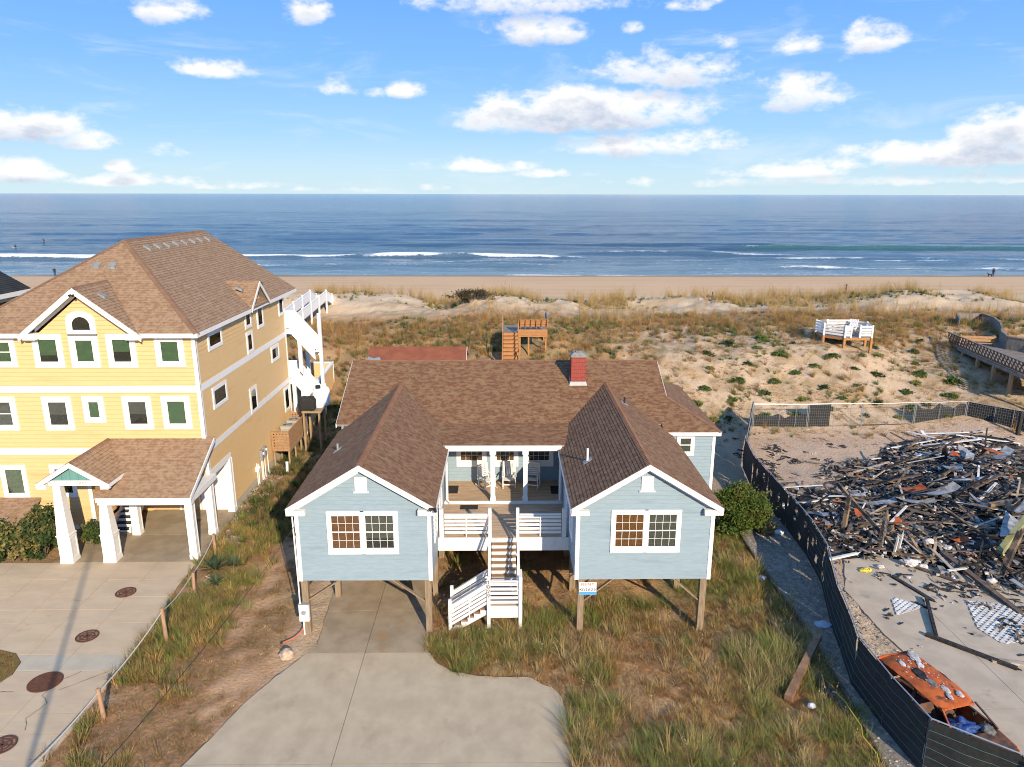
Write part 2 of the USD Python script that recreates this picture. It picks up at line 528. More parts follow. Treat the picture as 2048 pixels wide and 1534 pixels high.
def ground_z(x, y):
    x, y = np.asarray(x, float), np.asarray(y, float)
    wl = 1 - smooth(-8, -1, x)
    wr = smooth(11, 15, x)
    wf = smooth(28, 35, x)
    z = knots(y, K_MID) * (1 - wl) * (1 - wr) + knots(y, K_LEFT) * wl + (knots(y, K_RIGHT) * (1 - wf) + knots(y, K_FAR) * wf) * wr
    dune = smooth(47, 56, y) * (1 - smooth(92, 100, y))
    z = z + dune * ((fb(x, y, 9, 3) - .5) * 1.5 + (fb(x, y, 2.2, 5, 3) - .5) * .75 + (fb(x, y, .8, 6, 2) - .5) * .22)
    hum = smooth(75, 81, y) * (1 - smooth(87, 94, y))
    z = z + hum * (np.clip(fb(x, y * .6, 7, 9, 2) - .44, -.3, .4) * 4.4)
    z = z + smooth(94, 104, y) * (1 - smooth(150, 158, y)) * (fb(x, y, 6, 21, 3) - .5) * .12
    back = smooth(42, 50, y)
    lump = (1 - smooth(44, 50, y)) * ((fb(x, y, .55, 13, 3) - .5) * .16 + (fb(x, y, 2.5, 15, 2) - .5) * .14)
    lot = smooth(14.3, 15, x) * (1 - smooth(47, 49, y))
    z = z + lump * (1 - .5 * lot)
    return z


def axis(segs):
    out = []
    for a, b, st in segs:
        out.append(np.arange(a, b, st))
    return np.concatenate(out)


gx = axis([(-420, -120, 20), (-120, -60, 3), (-60, -30, 1.0), (-30, -16, .4), (-16, 16, .17), (16, 34, .26), (34, 62, .6), (62, 125, 2.5), (125, 421, 20)])
gy = axis([(-60, 6, 4), (6, 15, .8), (15, 34, .17), (34, 50, .25), (50, 96, .33), (96, 160, 1.2), (160, 231, 6)])
X, Y = np.meshgrid(gx, gy)
Zg = ground_z(X, Y)
sink = np.zeros(X.shape, bool)
for pg, gap in ((DRIVE, -.22), (YDRIVE, -.15), (SLAB, -.2), (PATHP, -.25)):
    sink |= shapely.contains_xy(pg.buffer(gap), X, Y)
Zg = np.where(sink, np.minimum(Zg, -.10), Zg)
near_slab = np.zeros(X.shape, bool)
for pg in (DRIVE, YDRIVE, SLAB):
    near_slab |= shapely.contains_xy(pg.buffer(.12), X, Y)
Zg = np.where(near_slab & ~sink, np.minimum(Zg, .045), Zg)


def blend(a, b, t):
    return a * (1 - t[..., None]) + np.asarray(b) * t[..., None]


def litter(x, y):
    """How much of the ground is covered by dead grass and leaf litter, 0 to 1."""
    n = fb(x, y, 2.6, 31)
    n2 = fb(x, y, .7, 33, 3)
    strip = (1 - smooth(-9.2, -7.4, x)) * (1 - smooth(46, 50, y))
    sandy = smooth(1.0, 0.0, np.hypot((x + 9.3) / 2.2, (y - 21.5) / 4.0)) + .8 * smooth(1.1, 0, np.hypot((x + 10.2) / 1.6, (y - 31) / 6))
    a = smooth(.30, .55, n * .5 + n2 * .5 - sandy * .22 + .08)
    yard = smooth(-3.5, -2.5, x) * (1 - smooth(11.5, 12.5, x)) * (1 - smooth(36, 44, y))
    b = smooth(.22, .42, n * .4 + n2 * .6 + .03)
    dune = smooth(44, 50, y) * (1 - smooth(72, 80, y))
    right = smooth(9, 17, x + (y - 50) * .25) * (1 - smooth(62, 70, y))
    d = smooth(.25, .5, n * .6 + n2 * .4 + .06 - right * .30)
    fore = smooth(70, 80, y)
    f = smooth(.55, .7, fb(x, y, 5, 37)) * (1 - smooth(86, 92, y)) * .5
    out = np.where(y < 46, np.maximum(a * strip, b * yard), d)
    mid = smooth(-8.5, -7.0, x) * (1 - smooth(-3.5, -2.5, x)) * (1 - smooth(44, 48, y))
    out = np.maximum(out, mid * .3)
    return out * (1 - fore) + f * fore


def burnt(x, y):
    d = np.hypot((x - 25.0) / 9.6, (y - 35.5) / 8.6) + (fb(x, y, 2.2, 41) - .5) * .95 + (fb(x, y, .6, 43, 3) - .5) * .5
    return smooth(1.04, .74, d)


L = litter(X, Y)
BN = burnt(X, Y)
sand = np.array((.50, .375, .25))
col = np.broadcast_to(sand, X.shape + (3,)).copy()
pale = smooth(72, 79, Y) * (1 - smooth(90, 97, Y))
col = blend(col, (.55, .425, .285), pale)
slope = smooth(9, 17, X + (Y - 50) * .25) * smooth(47, 50, Y) * (1 - smooth(70, 76, Y))
col = blend(col, (.36, .255, .15), slope * smooth(.48, .66, fb(X, Y, 1.4, 57, 4)) * .8)
col = blend(col, (.26, .185, .10), slope * smooth(.55, .7, fb(X, Y, .5, 59, 3)) * .7)
beach = smooth(92, 98, Y)
band = .5 + .5 * np.sin(Y * 1.1 + (fb(X, Y, 30, 51, 2) - .5) * 7)
col = blend(col, (.62, .42, .245), beach)
col = blend(col, (.50, .325, .185), beach * band * .55 * smooth(.3, .7, fb(X, Y, 14, 53, 3)))
wet = smooth(146.5, 150.5, Y + (fb(X, Y, 22, 55, 2) - .5) * 6)
col = blend(col, (.30, .21, .14), wet)
lit = np.array((.30, .19, .095))
tone = fb(X, Y, 1.6, 61, 3)
litc = blend(np.broadcast_to(lit, X.shape + (3,)), (.44, .265, .125), smooth(.45, .65, tone))
litc = blend(litc, (.20, .18, .07), smooth(.55, .75, fb(X, Y, 3.0, 63)))
col = col * (1 - L[..., None] * .92) + litc * L[..., None] * .92
lot = smooth(14.4, 15.2, X) * (1 - smooth(47.5, 49, Y)) * smooth(20, 24, Y)
col = blend(col, (.44, .315, .225), lot * .7)
col = blend(col, (.028, .027, .027), lot * BN * .95)
verge_c = (1 - smooth(-8.6, -7.4, X)) * smooth(-14.6, -13.6, X) * (1 - smooth(38, 46, Y))
col = blend(col, (.46, .27, .14), verge_c * (1 - L) * .75)
col = blend(col, (.30, .16, .08), verge_c * L * .6)
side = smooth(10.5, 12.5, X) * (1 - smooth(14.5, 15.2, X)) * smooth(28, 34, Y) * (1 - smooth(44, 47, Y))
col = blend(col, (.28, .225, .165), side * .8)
g_ground = Graph()
gp = g_ground.add('geometry', {}, 'position')
gc = g_ground.add('attribute', {'attribute': 'tone'}, 'color')
gn = g_ground.noise(gp, 9, 6, .65)
gm = g_ground.math('multiply_add', gn, 1.1, .45)
gc = g_ground.mix(1.0, gc, g_ground.add('combine_xyz', {}, 'vector', x=gm, y=gm, z=gm), 'multiply')
gh = g_ground.math('add', g_ground.noise(gp, 7, 5, .6), g_ground.math('multiply', g_ground.noise(gp, 45, 3, .6), .35))
gb = g_ground.add('bump', {'strength': 1.0, 'distance': .07}, 'normal', height=gh)
M_GROUND = g_ground.make('sandy_ground', surface=g_ground.add('principled_bsdf', {'roughness': .95, 'specular_ior_level': .1}, 'BSDF', base_color=gc, normal=gb))
ny, nx = X.shape
idx = np.arange(ny * nx).reshape(ny, nx)
quads = np.stack([idx[:-1, :-1], idx[:-1, 1:], idx[1:, 1:], idx[1:, :-1]], -1).reshape(-1, 4)
tri = np.vstack([quads[:, [0, 1, 2]], quads[:, [0, 2, 3]]])
solo('ground', (np.stack([X, Y, Zg], -1).reshape(-1, 3), tri), M_GROUND, kind='structure', smooth=True, colors=col.reshape(-1, 3))
del X, Y


# ---------------------------------------------------------------- the sea
def build_sea():
    ys = np.concatenate([np.arange(143, 262, .42), 262 * 1.012 ** np.arange(1, 90), 262 * 1.012 ** 89 * 1.09 ** np.arange(1, 60)])
    us = np.linspace(-1, 1, 420)
    Yw = np.repeat(ys[:, None], len(us), 1)
    Xw = us[None, :] * (Yw * .85 + 25)
    fade = np.exp(-(Yw - 143) / 500)
    wob = (fb(Xw, Yw * .3, 60, 71, 3) - .5) * 14
    z = np.zeros_like(Yw)
    z += .16 * smooth(.3, .65, fb(Xw, Yw, 24, 175, 2)) * np.sin((Yw + wob) * 2 * np.pi / 17) * fade
    z += .10 * np.sin((Yw + wob * 1.7 + Xw * .08) * 2 * np.pi / 9.3 + 1) * fade
    z += .30 * smooth(.3, .7, fb(Xw, Yw, 45, 173, 2)) * np.sin((Yw + wob * 3.5 + Xw * .03) * 2 * np.pi / 41) * np.exp(-(Yw - 143) / 1500) * smooth(150, 220, Yw)
    z += (fb(Xw, Yw, 5, 73, 3) - .5) * .35 * fade
    foam = np.zeros_like(Yw)
    # breaking swells: (distance out, from x, to x, height, foam)
    for y0, x0, x1, h, fm, gr in ((197, -74, -6, .6, .95, 0), (195, -34, 18, .75, .95, 0), (192, -160, -84, .9, 1.2, 0), (230, 66, 210, 1.0, .34, 1), (246, -40, 90, .5, .12, 0), (268, -170, 20, .55, .1, 0), (205, 24, 80, .45, .55, 0), (183, -20, 120, .4, .42, 0),
                              (187, 60, 230, .5, .5, 0), (172, -90, 10, .35, .4, 0), (165, 30, 220, .35, .5, 0), (310, -200, 140, .5, .06, 0), (350, -100, 300, .5, 0, 0), (400, -300, 120, .5, 0, 0), (175, 20, 160, .35, .3, 0), (470, -120, 420, .5, 0, 0)):
        c = y0 + (fb(Xw, Xw * 0, 35, 75 + y0, 3) - .5) * 9
        m = smooth(x0 - 14, x0 + 8, Xw) * (1 - smooth(x1 - 8, x1 + 14, Xw))
        d = Yw - c
        prof = np.exp(-np.where(d < 0, (d / 1.5) ** 2, (d / 5.0) ** 2))
        z += h * prof * m
        foam = np.maximum(foam, fm * m * np.where(d < 0, np.exp(-(d / 1.5) ** 2), np.exp(-(d / 1.9) ** 2)) * (.5 + fb(Xw, Yw, 4, 77, 3)) * (.45 + .75 * smooth(.35, .6, fb(Xw, Yw * .4, 11, 179 + int(y0), 3))))
        foam = np.maximum(foam, .62 * min(fm, 1) * m * smooth(0, 5, d) * np.exp(-np.maximum(d, 0) / 16) * smooth(.45, .62, fb(Xw, Yw * .5, 5, 79)))
    # the wash along the beach
    edge = 150.5 + (fb(Xw, Xw * 0, 24, 81, 3) - .5) * 7
    for off, a, wd in ((0, .85, .6), (3.5, .5, .8), (8, .42, 1.0), (14, .42, 1.2), (22, .4, 1.4), (31, .38, 1.6)):
        d = Yw - edge - off - (fb(Xw, Xw * 0 + off, 12, 83, 3) - .5) * 4
        foam = np.maximum(foam, a * np.exp(-(d / wd) ** 2) * smooth(.38, .6, fb(Xw, Yw, 9, 85 + int(off), 2)))
    big = smooth(1, 0, np.abs(Xw - 8) / 14) + smooth(1, 0, np.abs(Xw - 82) / 8)
    foam = np.maximum(foam, 1.1 * np.clip(big, 0, 1) * np.exp(-((Yw - edge - .6) / .9) ** 2))
    z = z * smooth(146, 160, Yw) + .03
    shallow = np.exp(-(np.maximum(Yw - 150, 0)) / 46)
    deep = np.array((.030, .078, .145))
    c = blend(np.broadcast_to(deep, Yw.shape + (3,)), (.16, .25, .30), shallow)
    crest = np.zeros_like(Yw)
    c1 = 229.2 + (fb(Xw, Xw * 0, 35, 305, 3) - .5) * 9
    crest = smooth(66, 84, Xw) * np.exp(-((Yw - c1) / 2.4) ** 2)
    c = blend(c, (.035, .13, .10), crest * .8)
    patch = fb(Xw, Yw * .35, 70, 91, 3)
    c = c * (.9 + .2 * patch)[..., None]
    g = Graph()
    p = g.add('geometry', {}, 'position')
    vc = g.add('attribute', {'attribute': 'tone'}, 'color')
    # foam is carried by the second channel set
    fo = g.add('attribute', {'attribute': 'foam'}, 'fac')
    br = g.noise(g.add('mapping', {'scale': (.35, .8, 1)}, 'vector', vector=p), 3.0, 6, .7)
    f2 = g.step(g.math('add', fo, g.math('multiply_add', br, 1.1, -.62)), .28, .62)
    colr = g.mix(f2, vc, (.78, .80, .80))
    rough = g.add('map_range', {'from_min': 0, 'from_max': 1, 'to_min': .12, 'to_max': .8, 'clamp': True}, 'result', value=f2)
    h1 = g.noise(g.add('mapping', {'scale': (.22, .5, .5)}, 'vector', vector=p), .8, 5, .62)
    h2 = g.noise(g.add('mapping', {'scale': (.8, 1.6, 1)}, 'vector', vector=p), 1.3, 4, .65)
    h = g.math('add', g.math('multiply', h1, .95), g.math('multiply', h2, .5))
    nb = g.add('bump', {'strength': 1.0, 'distance': 1.05}, 'normal', height=h)
    b = g.add('principled_bsdf', {'ior': 1.33, 'specular_ior_level': .35}, 'BSDF', base_color=colr, roughness=rough, normal=nb)
    mat = g.make('sea_water', surface=b)
    r, q = Yw.shape
    idx = np.arange(r * q).reshape(r, q)
    qd = np.stack([idx[:-1, :-1], idx[:-1, 1:], idx[1:, 1:], idx[1:, :-1]], -1).reshape(-1, 4)
    path = solo('water', (np.stack([Xw, Yw, z], -1).reshape(-1, 3), np.vstack([qd[:, [0, 1, 2]], qd[:, [0, 2, 3]]])), mat, kind='structure', smooth=True, colors=c.reshape(-1, 3))
    UsdGeom.PrimvarsAPI(stage.GetPrimAtPath(path)).CreatePrimvar('foam', Sdf.ValueTypeNames.FloatArray, 'vertex').Set(Vt.FloatArray.FromNumpy(foam.reshape(-1).astype(np.float32)))


build_sea()
# ---------------------------------------------------------------- materials of the buildings
M_BLUE = surf('blue_clapboard_paint', (.215, .292, .345), (.24, .32, .37), 3, .55, .002, 40, (1, 1, 6), island=.04, third=((.19, .26, .305), .55, .54, .75))
M_YELLOW = surf('yellow_clapboard_paint', (.62, .42, .20), (.65, .445, .215), 2, .55, .0015, 40, (1, 1, 6), island=.03, third=((.56, .355, .155), .5, .55, .78))
M_WHITE = surf('white_trim_paint', (.74, .73, .71), (.66, .65, .62), 2.5, .5, .001, 30, lo=.45, hi=.8)
M_DECKWHITE = surf('weathered_white_paint', (.72, .71, .69), (.60, .59, .57), 4, .55, .001, 40, lo=.5, hi=.8)
M_PILING = surf('weathered_piling_wood', (.30, .225, .145), (.20, .15, .10), 5, .85, .006, 30, (3, 3, .35), island=.1)
M_DECK = surf('weathered_deck_boards', (.56, .41, .27), (.40, .285, .185), 2.2, .75, .003, 20, (.5, 4, 4), island=.14)
M_TREAD = surf('stained_stair_treads', (.33, .20, .11), (.24, .15, .09), 3, .7, .003, 20, (.6, 4, 4), island=.1)
M_SHB = surf('brown_roof_shingles', (.37, .21, .112), (.25, .122, .064), 6.0, .9, .004, 60, (.6, 1, 1), island=.42, detail=3, lo=.42, hi=.58, third=((.38, .25, .13), 3.6, .54, .64))
M_SHY = surf('tan_roof_shingles', (.49, .325, .20), (.37, .225, .13), 5.5, .9, .004, 60, (.8, 1, 1), island=.36, detail=3, lo=.40, hi=.60, third=((.50, .35, .22), 3.4, .52, .68))
M_SHRED = surf('red_roof_shingles', (.33, .115, .06), (.26, .09, .05), 1.2, .9, .004, 60, island=.18)
M_SHDARK = surf('charcoal_roof_shingles', (.045, .05, .05), (.03, .033, .035), 1.2, .9, .004, 60, island=.3)
M_CAP = surf('ridge_cap_shingles', (.31, .165, .095), (.25, .125, .072), 2, .9, .004, 60, island=.25)
M_CAPY = surf('tan_ridge_cap_shingles', (.31, .18, .11), (.26, .145, .088), 2, .9, .004, 60, island=.3)
M_UNDER = surf('roof_underside', (.30, .27, .23), None, rough=.8)
M_PANE = pane_material()
M_BLIND_WOOD = surf('wooden_blind_slats', (.27, .10, .025), (.20, .07, .02), 3, .5, 0, None, (1, 1, 8), island=.25)
M_BLIND_GREY = surf('grey_blind_slats', (.10, .10, .10), (.085, .085, .085), 3, .6, island=.1)
M_BLIND_GREEN = surf('green_tinted_blind', (.085, .165, .085), (.075, .14, .08), 3, .6, island=.12)
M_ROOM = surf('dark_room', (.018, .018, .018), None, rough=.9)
M_RED_BRICK = surf('red_chimney_brick', (.33, .045, .032), (.25, .036, .028), 8, .8, .003, 60, island=.15)
M_MORTAR = surf('mortar', (.30, .18, .15), None, rough=.9)
M_METAL = surf('grey_sheet_metal', (.34, .35, .35), (.28, .29, .29), 3, .45, metallic=.3)
M_CAPSTONE = surf('chimney_cap_cement', (.24, .24, .225), (.18, .18, .17), 5, .85, .004)
M_RUBBER = surf('black_rubber', (.018, .018, .019), (.025, .025, .025), 20, .8, .003)
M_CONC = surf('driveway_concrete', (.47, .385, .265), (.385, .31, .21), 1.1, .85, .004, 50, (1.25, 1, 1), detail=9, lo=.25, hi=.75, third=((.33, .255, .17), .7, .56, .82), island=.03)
M_CONCY = surf('tan_concrete', (.52, .41, .275), (.455, .35, .235), .8, .85, .003, 60, (1, 2.2, 1), detail=6, lo=.3, hi=.75, third=((.40, .27, .17), 1.1, .6, .8), island=.035)
M_CONCG = surf('grey_sidewalk_concrete', (.44, .395, .30), (.39, .35, .265), 1.2, .85, .003, 60)
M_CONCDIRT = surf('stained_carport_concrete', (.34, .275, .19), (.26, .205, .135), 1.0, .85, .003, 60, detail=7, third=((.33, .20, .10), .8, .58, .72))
M_CYELLOW = surf('yellow_wall_core', (.60, .36, .10), None, rough=.8)
M_TEAL = surf('teal_gable_boards', (.12, .27, .25), (.11, .25, .235), 3, .55)
M_BLACK = surf('black_paint', (.02, .02, .02), None, rough=.5)
M_RUSTWOOD = surf('new_cedar_boards', (.44, .215, .08), (.36, .165, .06), 2.5, .65, .002, 20, (1, 1, 4), island=.12)
M_CEDARGREY = surf('greyed_deck_wood', (.27, .24, .20), (.19, .165, .14), 3, .8, .003, 20, island=.16)
M_LATTICE = surf('pine_lattice', (.40, .235, .12), (.32, .185, .095), 4, .75, .002, 30, island=.1)
M_TREATED = surf('treated_posts', (.33, .24, .14), (.25, .18, .11), 4, .8, .003, 30, (3, 3, .5))
M_RED_LETTER = surf('red_lettering', (.62, .10, .05), None, rough=.5)
M_BLUE_PRINT = surf('blue_print', (.07, .30, .62), None, rough=.5)
M_SIGNWHITE = surf('white_sign_face', (.80, .80, .78), None, rough=.4)
M_GREY_LETTER = surf('grey_house_number', (.12, .115, .11), None, rough=.5)


def window(parent, w, s0, s1, z0, z1, tw=.13, kind='green', grid=None, wall_d=.018, sash=2, sill=False, arch=False, label=None, bottom=None, wide=False):
    """A window on wall w: trim boards, sash, glass, blind slats and glazing bars. grid = (columns, rows) per sash."""
    bt = bottom or tw
    mb = MB()
    a0, a1, b0, b1 = s0 + tw, s1 - tw, z0 + bt, z1 - tw
    outer = sbox(s0, z0, s1, z1)
    inner = sbox(a0, b0, a1, b1)
    if arch:
        def seg(l, r, base, rise):
            t = np.linspace(0, math.pi, 15)
            return Polygon([(l, base)] + [((l + r) / 2 - (r - l) / 2 * math.cos(k), base + rise * math.sin(k)) for k in t] + [(r, base)])
        outer = sbox(s0, z0, s1, z1 - .42).union(seg(s0, s1, z1 - .44, .44))
        inner = sbox(a0, b0, a1, z1 - tw - .40).union(seg(a0, a1, z1 - tw - .42, .42))
    mb.prism(outer.difference(inner), w, .004, .068)
    path = part(parent, 'window', mb, M_WHITE, label)
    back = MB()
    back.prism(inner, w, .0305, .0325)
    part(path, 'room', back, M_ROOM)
    mat = {'wood': M_BLIND_WOOD, 'grey': M_BLIND_GREY, 'green': M_BLIND_GREEN, 'dark': None}[kind]
    if mat is not None:
        bl = MB()
        step = .052
        z = b0 + .01 + (R.choice([.3, .45, .6]) * (b1 - b0) if kind in ('green', 'grey') and wall_d == .018 and R.random() < .35 else 0)
        zt = b1 - .01 - (.42 if arch else 0)
        while z < zt:
            bl.add([w(a0 + .01, z, .042), w(a1 - .01, z, .042), w(a1 - .01, min(z + step * .86, zt), .0345), w(a0 + .01, min(z + step * .86, zt), .0345)], [(0, 1, 2, 3)])
            z += step
        part(path, 'blind', bl, mat)
    part(path, 'pane', MB().prism(inner, w, .0455, .0475), M_PANE)
    sh = MB()
    fr = .03
    sh.prism(inner.difference(inner.buffer(-fr)), w, .0485, .058)
    if sash == 2:
        m = (b0 + b1) / 2
        w.box(sh, a0 + fr, a1 - fr, m - .02, m + .02, .0485, .060)
    part(path, 'sash', sh, M_WHITE)
    if grid:
        c, r = grid
        gm = MB()
        for i in range(1, c):
            x = a0 + (a1 - a0) * i / c
            w.box(gm, x - .007, x + .007, b0 + fr, b1 - fr, .0480, .0565)
        rows = r * (2 if sash == 2 else 1)
        for j in range(1, rows):
            if sash == 2 and j == r:
                continue
            z = b0 + (b1 - b0) * j / rows
            w.box(gm, a0 + fr, a1 - fr, z - .007, z + .007, .0480, .0560)
        part(path, 'glazing_bars', gm, M_WHITE)
    if sill:
        sl = MB()
        w.box(sl, s0 - .03, s1 + .03, z0 - .04, z0 - .001, .004, .10)
        part(path, 'sill', sl, M_WHITE)
    return path


def ridge_caps(parent, p, q, mat, lift=.02, half=.13, pitch_l=.5, pitch_r=.5, step=.14):
    p, q = np.asarray(p, float), np.asarray(q, float)
    d = q - p
    n = max(1, int(np.linalg.norm(d) / step))
    side = np.cross(d / np.linalg.norm(d), (0, 0, 1))
    side /= np.linalg.norm(side)
    mb = MB()
    for i in range(n):
        a, b = p + d * i / n, p + d * (i + 1.15) / n
        za, zb = np.array([0, 0, lift + .016]), np.array([0, 0, lift])
        dl, dr = np.array([0, 0, -half * pitch_l]), np.array([0, 0, -half * pitch_r])
        mb.add([a + za, b + zb, b - side * half + dl + zb, a - side * half + dl + za, b + side * half + dr + zb, a + side * half + dr + za,
                a, a - side * half + dl, a + side * half + dr], [(0, 3, 2, 1), (0, 1, 4, 5), (0, 6, 7, 3), (0, 5, 8, 6)])
    return part(parent, 'ridge_caps', mb, mat, kind='stuff')


# ================================================================ the blue cottage
YF, ZB, ZE = 24.55, 2.35, 5.28            # gable front, underside, eave
YW = 33.05                                # porch back wall
blue = thing('beach_cottage', 'light blue clapboard cottage on wooden pilings with two gabled wings and brown shingle roof', 'house', (0, 30, 0))
LX0, LX1, RX0, RX1 = -7.67, -2.70, 2.75, 7.85
SL = .615
for (x0, x1, nm) in ((LX0, LX1, 'l'), (RX0, RX1, 'r')):
    c = (x0 + x1) / 2
    w = Wall((x0, YF), (1, 0), (0, -1))
    W_ = x1 - x0
    zt = 7.0
    wp = clapboard(blue, w, [(0, ZB), (W_, ZB), (W_, ZE), (W_ / 2, zt - .03), (0, ZE)], .172, M_BLUE, M_BLUE)
    for a, b in ((-.03, .11), (W_ - .11, W_ + .03)):
        part(blue, 'corner_board', w.box(MB(), a, b, ZB - .02, ZE + .05, .0, .04), M_WHITE)
    # the double window: two sashes in one frame
    s0, s1, z0, z1 = ((-6.52 - x0, -3.89 - x0, 3.46, 5.19) if nm == 'l' else (4.02 - x0, 6.63 - x0, 3.48, 5.20))
    sm = (s0 + s1) / 2
    window(blue, w, s0, sm + .065, z0, z1, .15, 'wood', (4, 2), bottom=.22)
    window(blue, w, sm - .065, s1, z0, z1, .15, 'grey', (4, 2), bottom=.22)
    mull = MB()
    w.box(mull, sm - .10, sm + .10, z0 + .01, z1 - .01, .069, .075)
    part(blue, 'mullion', mull, M_WHITE)
    # louvred vent in the gable
    vx = c - x0
    vt = MB()
    vz0, vz1 = 5.98, 6.53
    vt.prism(sbox(vx - .22, vz0, vx + .22, vz1).difference(sbox(vx - .15, vz0 + .08, vx + .15, vz1 - .06)), w, .004, .06)
    w.box(vt, vx - .29, vx + .29, vz0 - .05, vz0 - .001, .004, .09)
    vp = part(blue, 'gable_vent', vt, M_WHITE)
    for k in range(7):
        z = vz0 + .09 + k * .058
        part(vp, 'slat', MB().add([w(vx - .15, z, .05), w(vx + .15, z, .05), w(vx + .15, z + .053, .033), w(vx - .15, z + .053, .033)], [(0, 1, 2, 3)]), M_WHITE)

# inner side walls of the wings, outer walls, porch wall
for x, y0, y1, nd, sd_ in ((LX1, YF, YW, (1, 0), (0, 1)), (RX0, YF, YW, (-1, 0), (0, 1))):
    w = Wall((x, y0), sd_, nd)
    clapboard(blue, w, [(0, ZB), (y1 - y0, ZB), (y1 - y0, ZE), (0, ZE)], .172, M_BLUE, M_BLUE)
    window(blue, w, 1.0, 2.2, 3.35, 4.95, .12, 'grey', (3, 2))
    window(blue, w, 3.3, 4.5, 3.35, 4.95, .12, 'grey', (3, 2))
    # door to the porch
    dm = MB()
    dm.prism(sbox(6.55, 2.86, 7.65, 5.05).difference(sbox(6.67, 2.86, 7.53, 4.93)), w, .004, .06)
    dp = part(blue, 'door', dm, M_WHITE)
    dl = MB()
    w.box(dl, 6.67, 7.53, 2.87, 4.93, .031, .046)
    part(dp, 'door_leaf', dl, M_WHITE)
    g_ = MB()
    w.box(g_, 6.80, 7.40, 3.75, 4.80, .050, .053)
    part(dp, 'pane', g_, M_PANE)
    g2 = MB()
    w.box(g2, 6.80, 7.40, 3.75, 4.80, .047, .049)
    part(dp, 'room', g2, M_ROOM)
    tr = MB()
    w.box(tr, -.035, .11, ZB - .02, ZE, .0, .036)
    part(blue, 'corner_board', tr, M_WHITE)
for x, nd in ((LX0, (-1, 0)), (RX1, (1, 0))):
    w = Wall((x, YF), (0, 1), nd)
    ye = 17.4 if x < 0 else 8.2
    clapboard(blue, w, [(0, ZB), (ye, ZB), (ye, ZE), (0, ZE)], .172, M_BLUE, M_BLUE)
    tr = MB()
    w.box(tr, -.035, .11, ZB - .02, ZE, .0, .036)
    part(blue, 'corner_board', tr, M_WHITE)
    if x > 0:
        window(blue, w, 2.2, 3.3, 3.35, 4.95, .12, 'grey', (3, 2))
w = Wall((LX1, YW), (1, 0), (0, -1))
clapboard(blue, w, [(0, 2.86), (RX0 - LX1, 2.86), (RX0 - LX1, 5.6), (0, 5.6)], .172, M_BLUE, M_BLUE)
for a, b in ((-2.26, -.80), (-.52, .75), (1.04, 2.46)):
    window(blue, w, a - LX1, b - LX1, 3.62, 5.25, .19, 'wood' if a < 1 else 'grey', (4, 2), bottom=.30)
# back and right hand part of the house
w = Wall((RX1, 32.75), (1, 0), (0, -1))
clapboard(blue, w, [(0, 2.0), (2.36, 2.0), (2.36, 5.4), (0, 5.4)], .172, M_BLUE, M_BLUE)
window(blue, w, .52, 1.38, 4.28, 5.33, .15, 'grey', None, bottom=.17)
tr = MB()
w.box(tr, 2.25, 2.39, 1.98, 5.5, .0, .04)
part(blue, 'corner_board', tr, M_WHITE)
part(blue, 'frieze_board', w.box(MB(), -.0, 2.40, 5.28, 5.44, .041, .10), M_WHITE)
w = Wall((RX1 + 2.36, 32.75), (0, 1), (1, 0))
clapboard(blue, w, [(0, 2.0), (8.0, 2.0), (8.0, 5.5), (0, 5.5)], .172, M_BLUE, M_BLUE)
w = Wall((LX0 - .1, 42.0), (1, 0), (0, 1))
clapboard(blue, w, [(0, 2.0), (17.9, 2.0), (17.9, 5.4), (0, 5.4)], .4, M_BLUE, M_BLUE)
fl = MB()
fl.bb(LX0 + .02, LX1 - .02, YF + .15, 42, ZB - .05, ZB + .12)
fl.bb(RX0 + .02, RX1 - .02, YF + .15, 42, ZB - .05, ZB + .12)
fl.bb(LX1 - .019, RX0 + .019, YW + .15, 42, ZB - .05, ZB + .12)
part(blue, 'floor_frame', fl, M_PILING)

# roofs: main, porch, two wings, hipped end
RY, RZ = 37.7, 7.86                       # main ridge
MX0, MX1 = -8.02, 8.28
BY, BZ = 33.08, 5.78                      # where the porch roof's low slope begins
ms = (RZ - BZ) / (RY - BY)
wr = 7.09                                 # wing ridge height


def main_z(y):
    return BZ + ms * (y - BY)


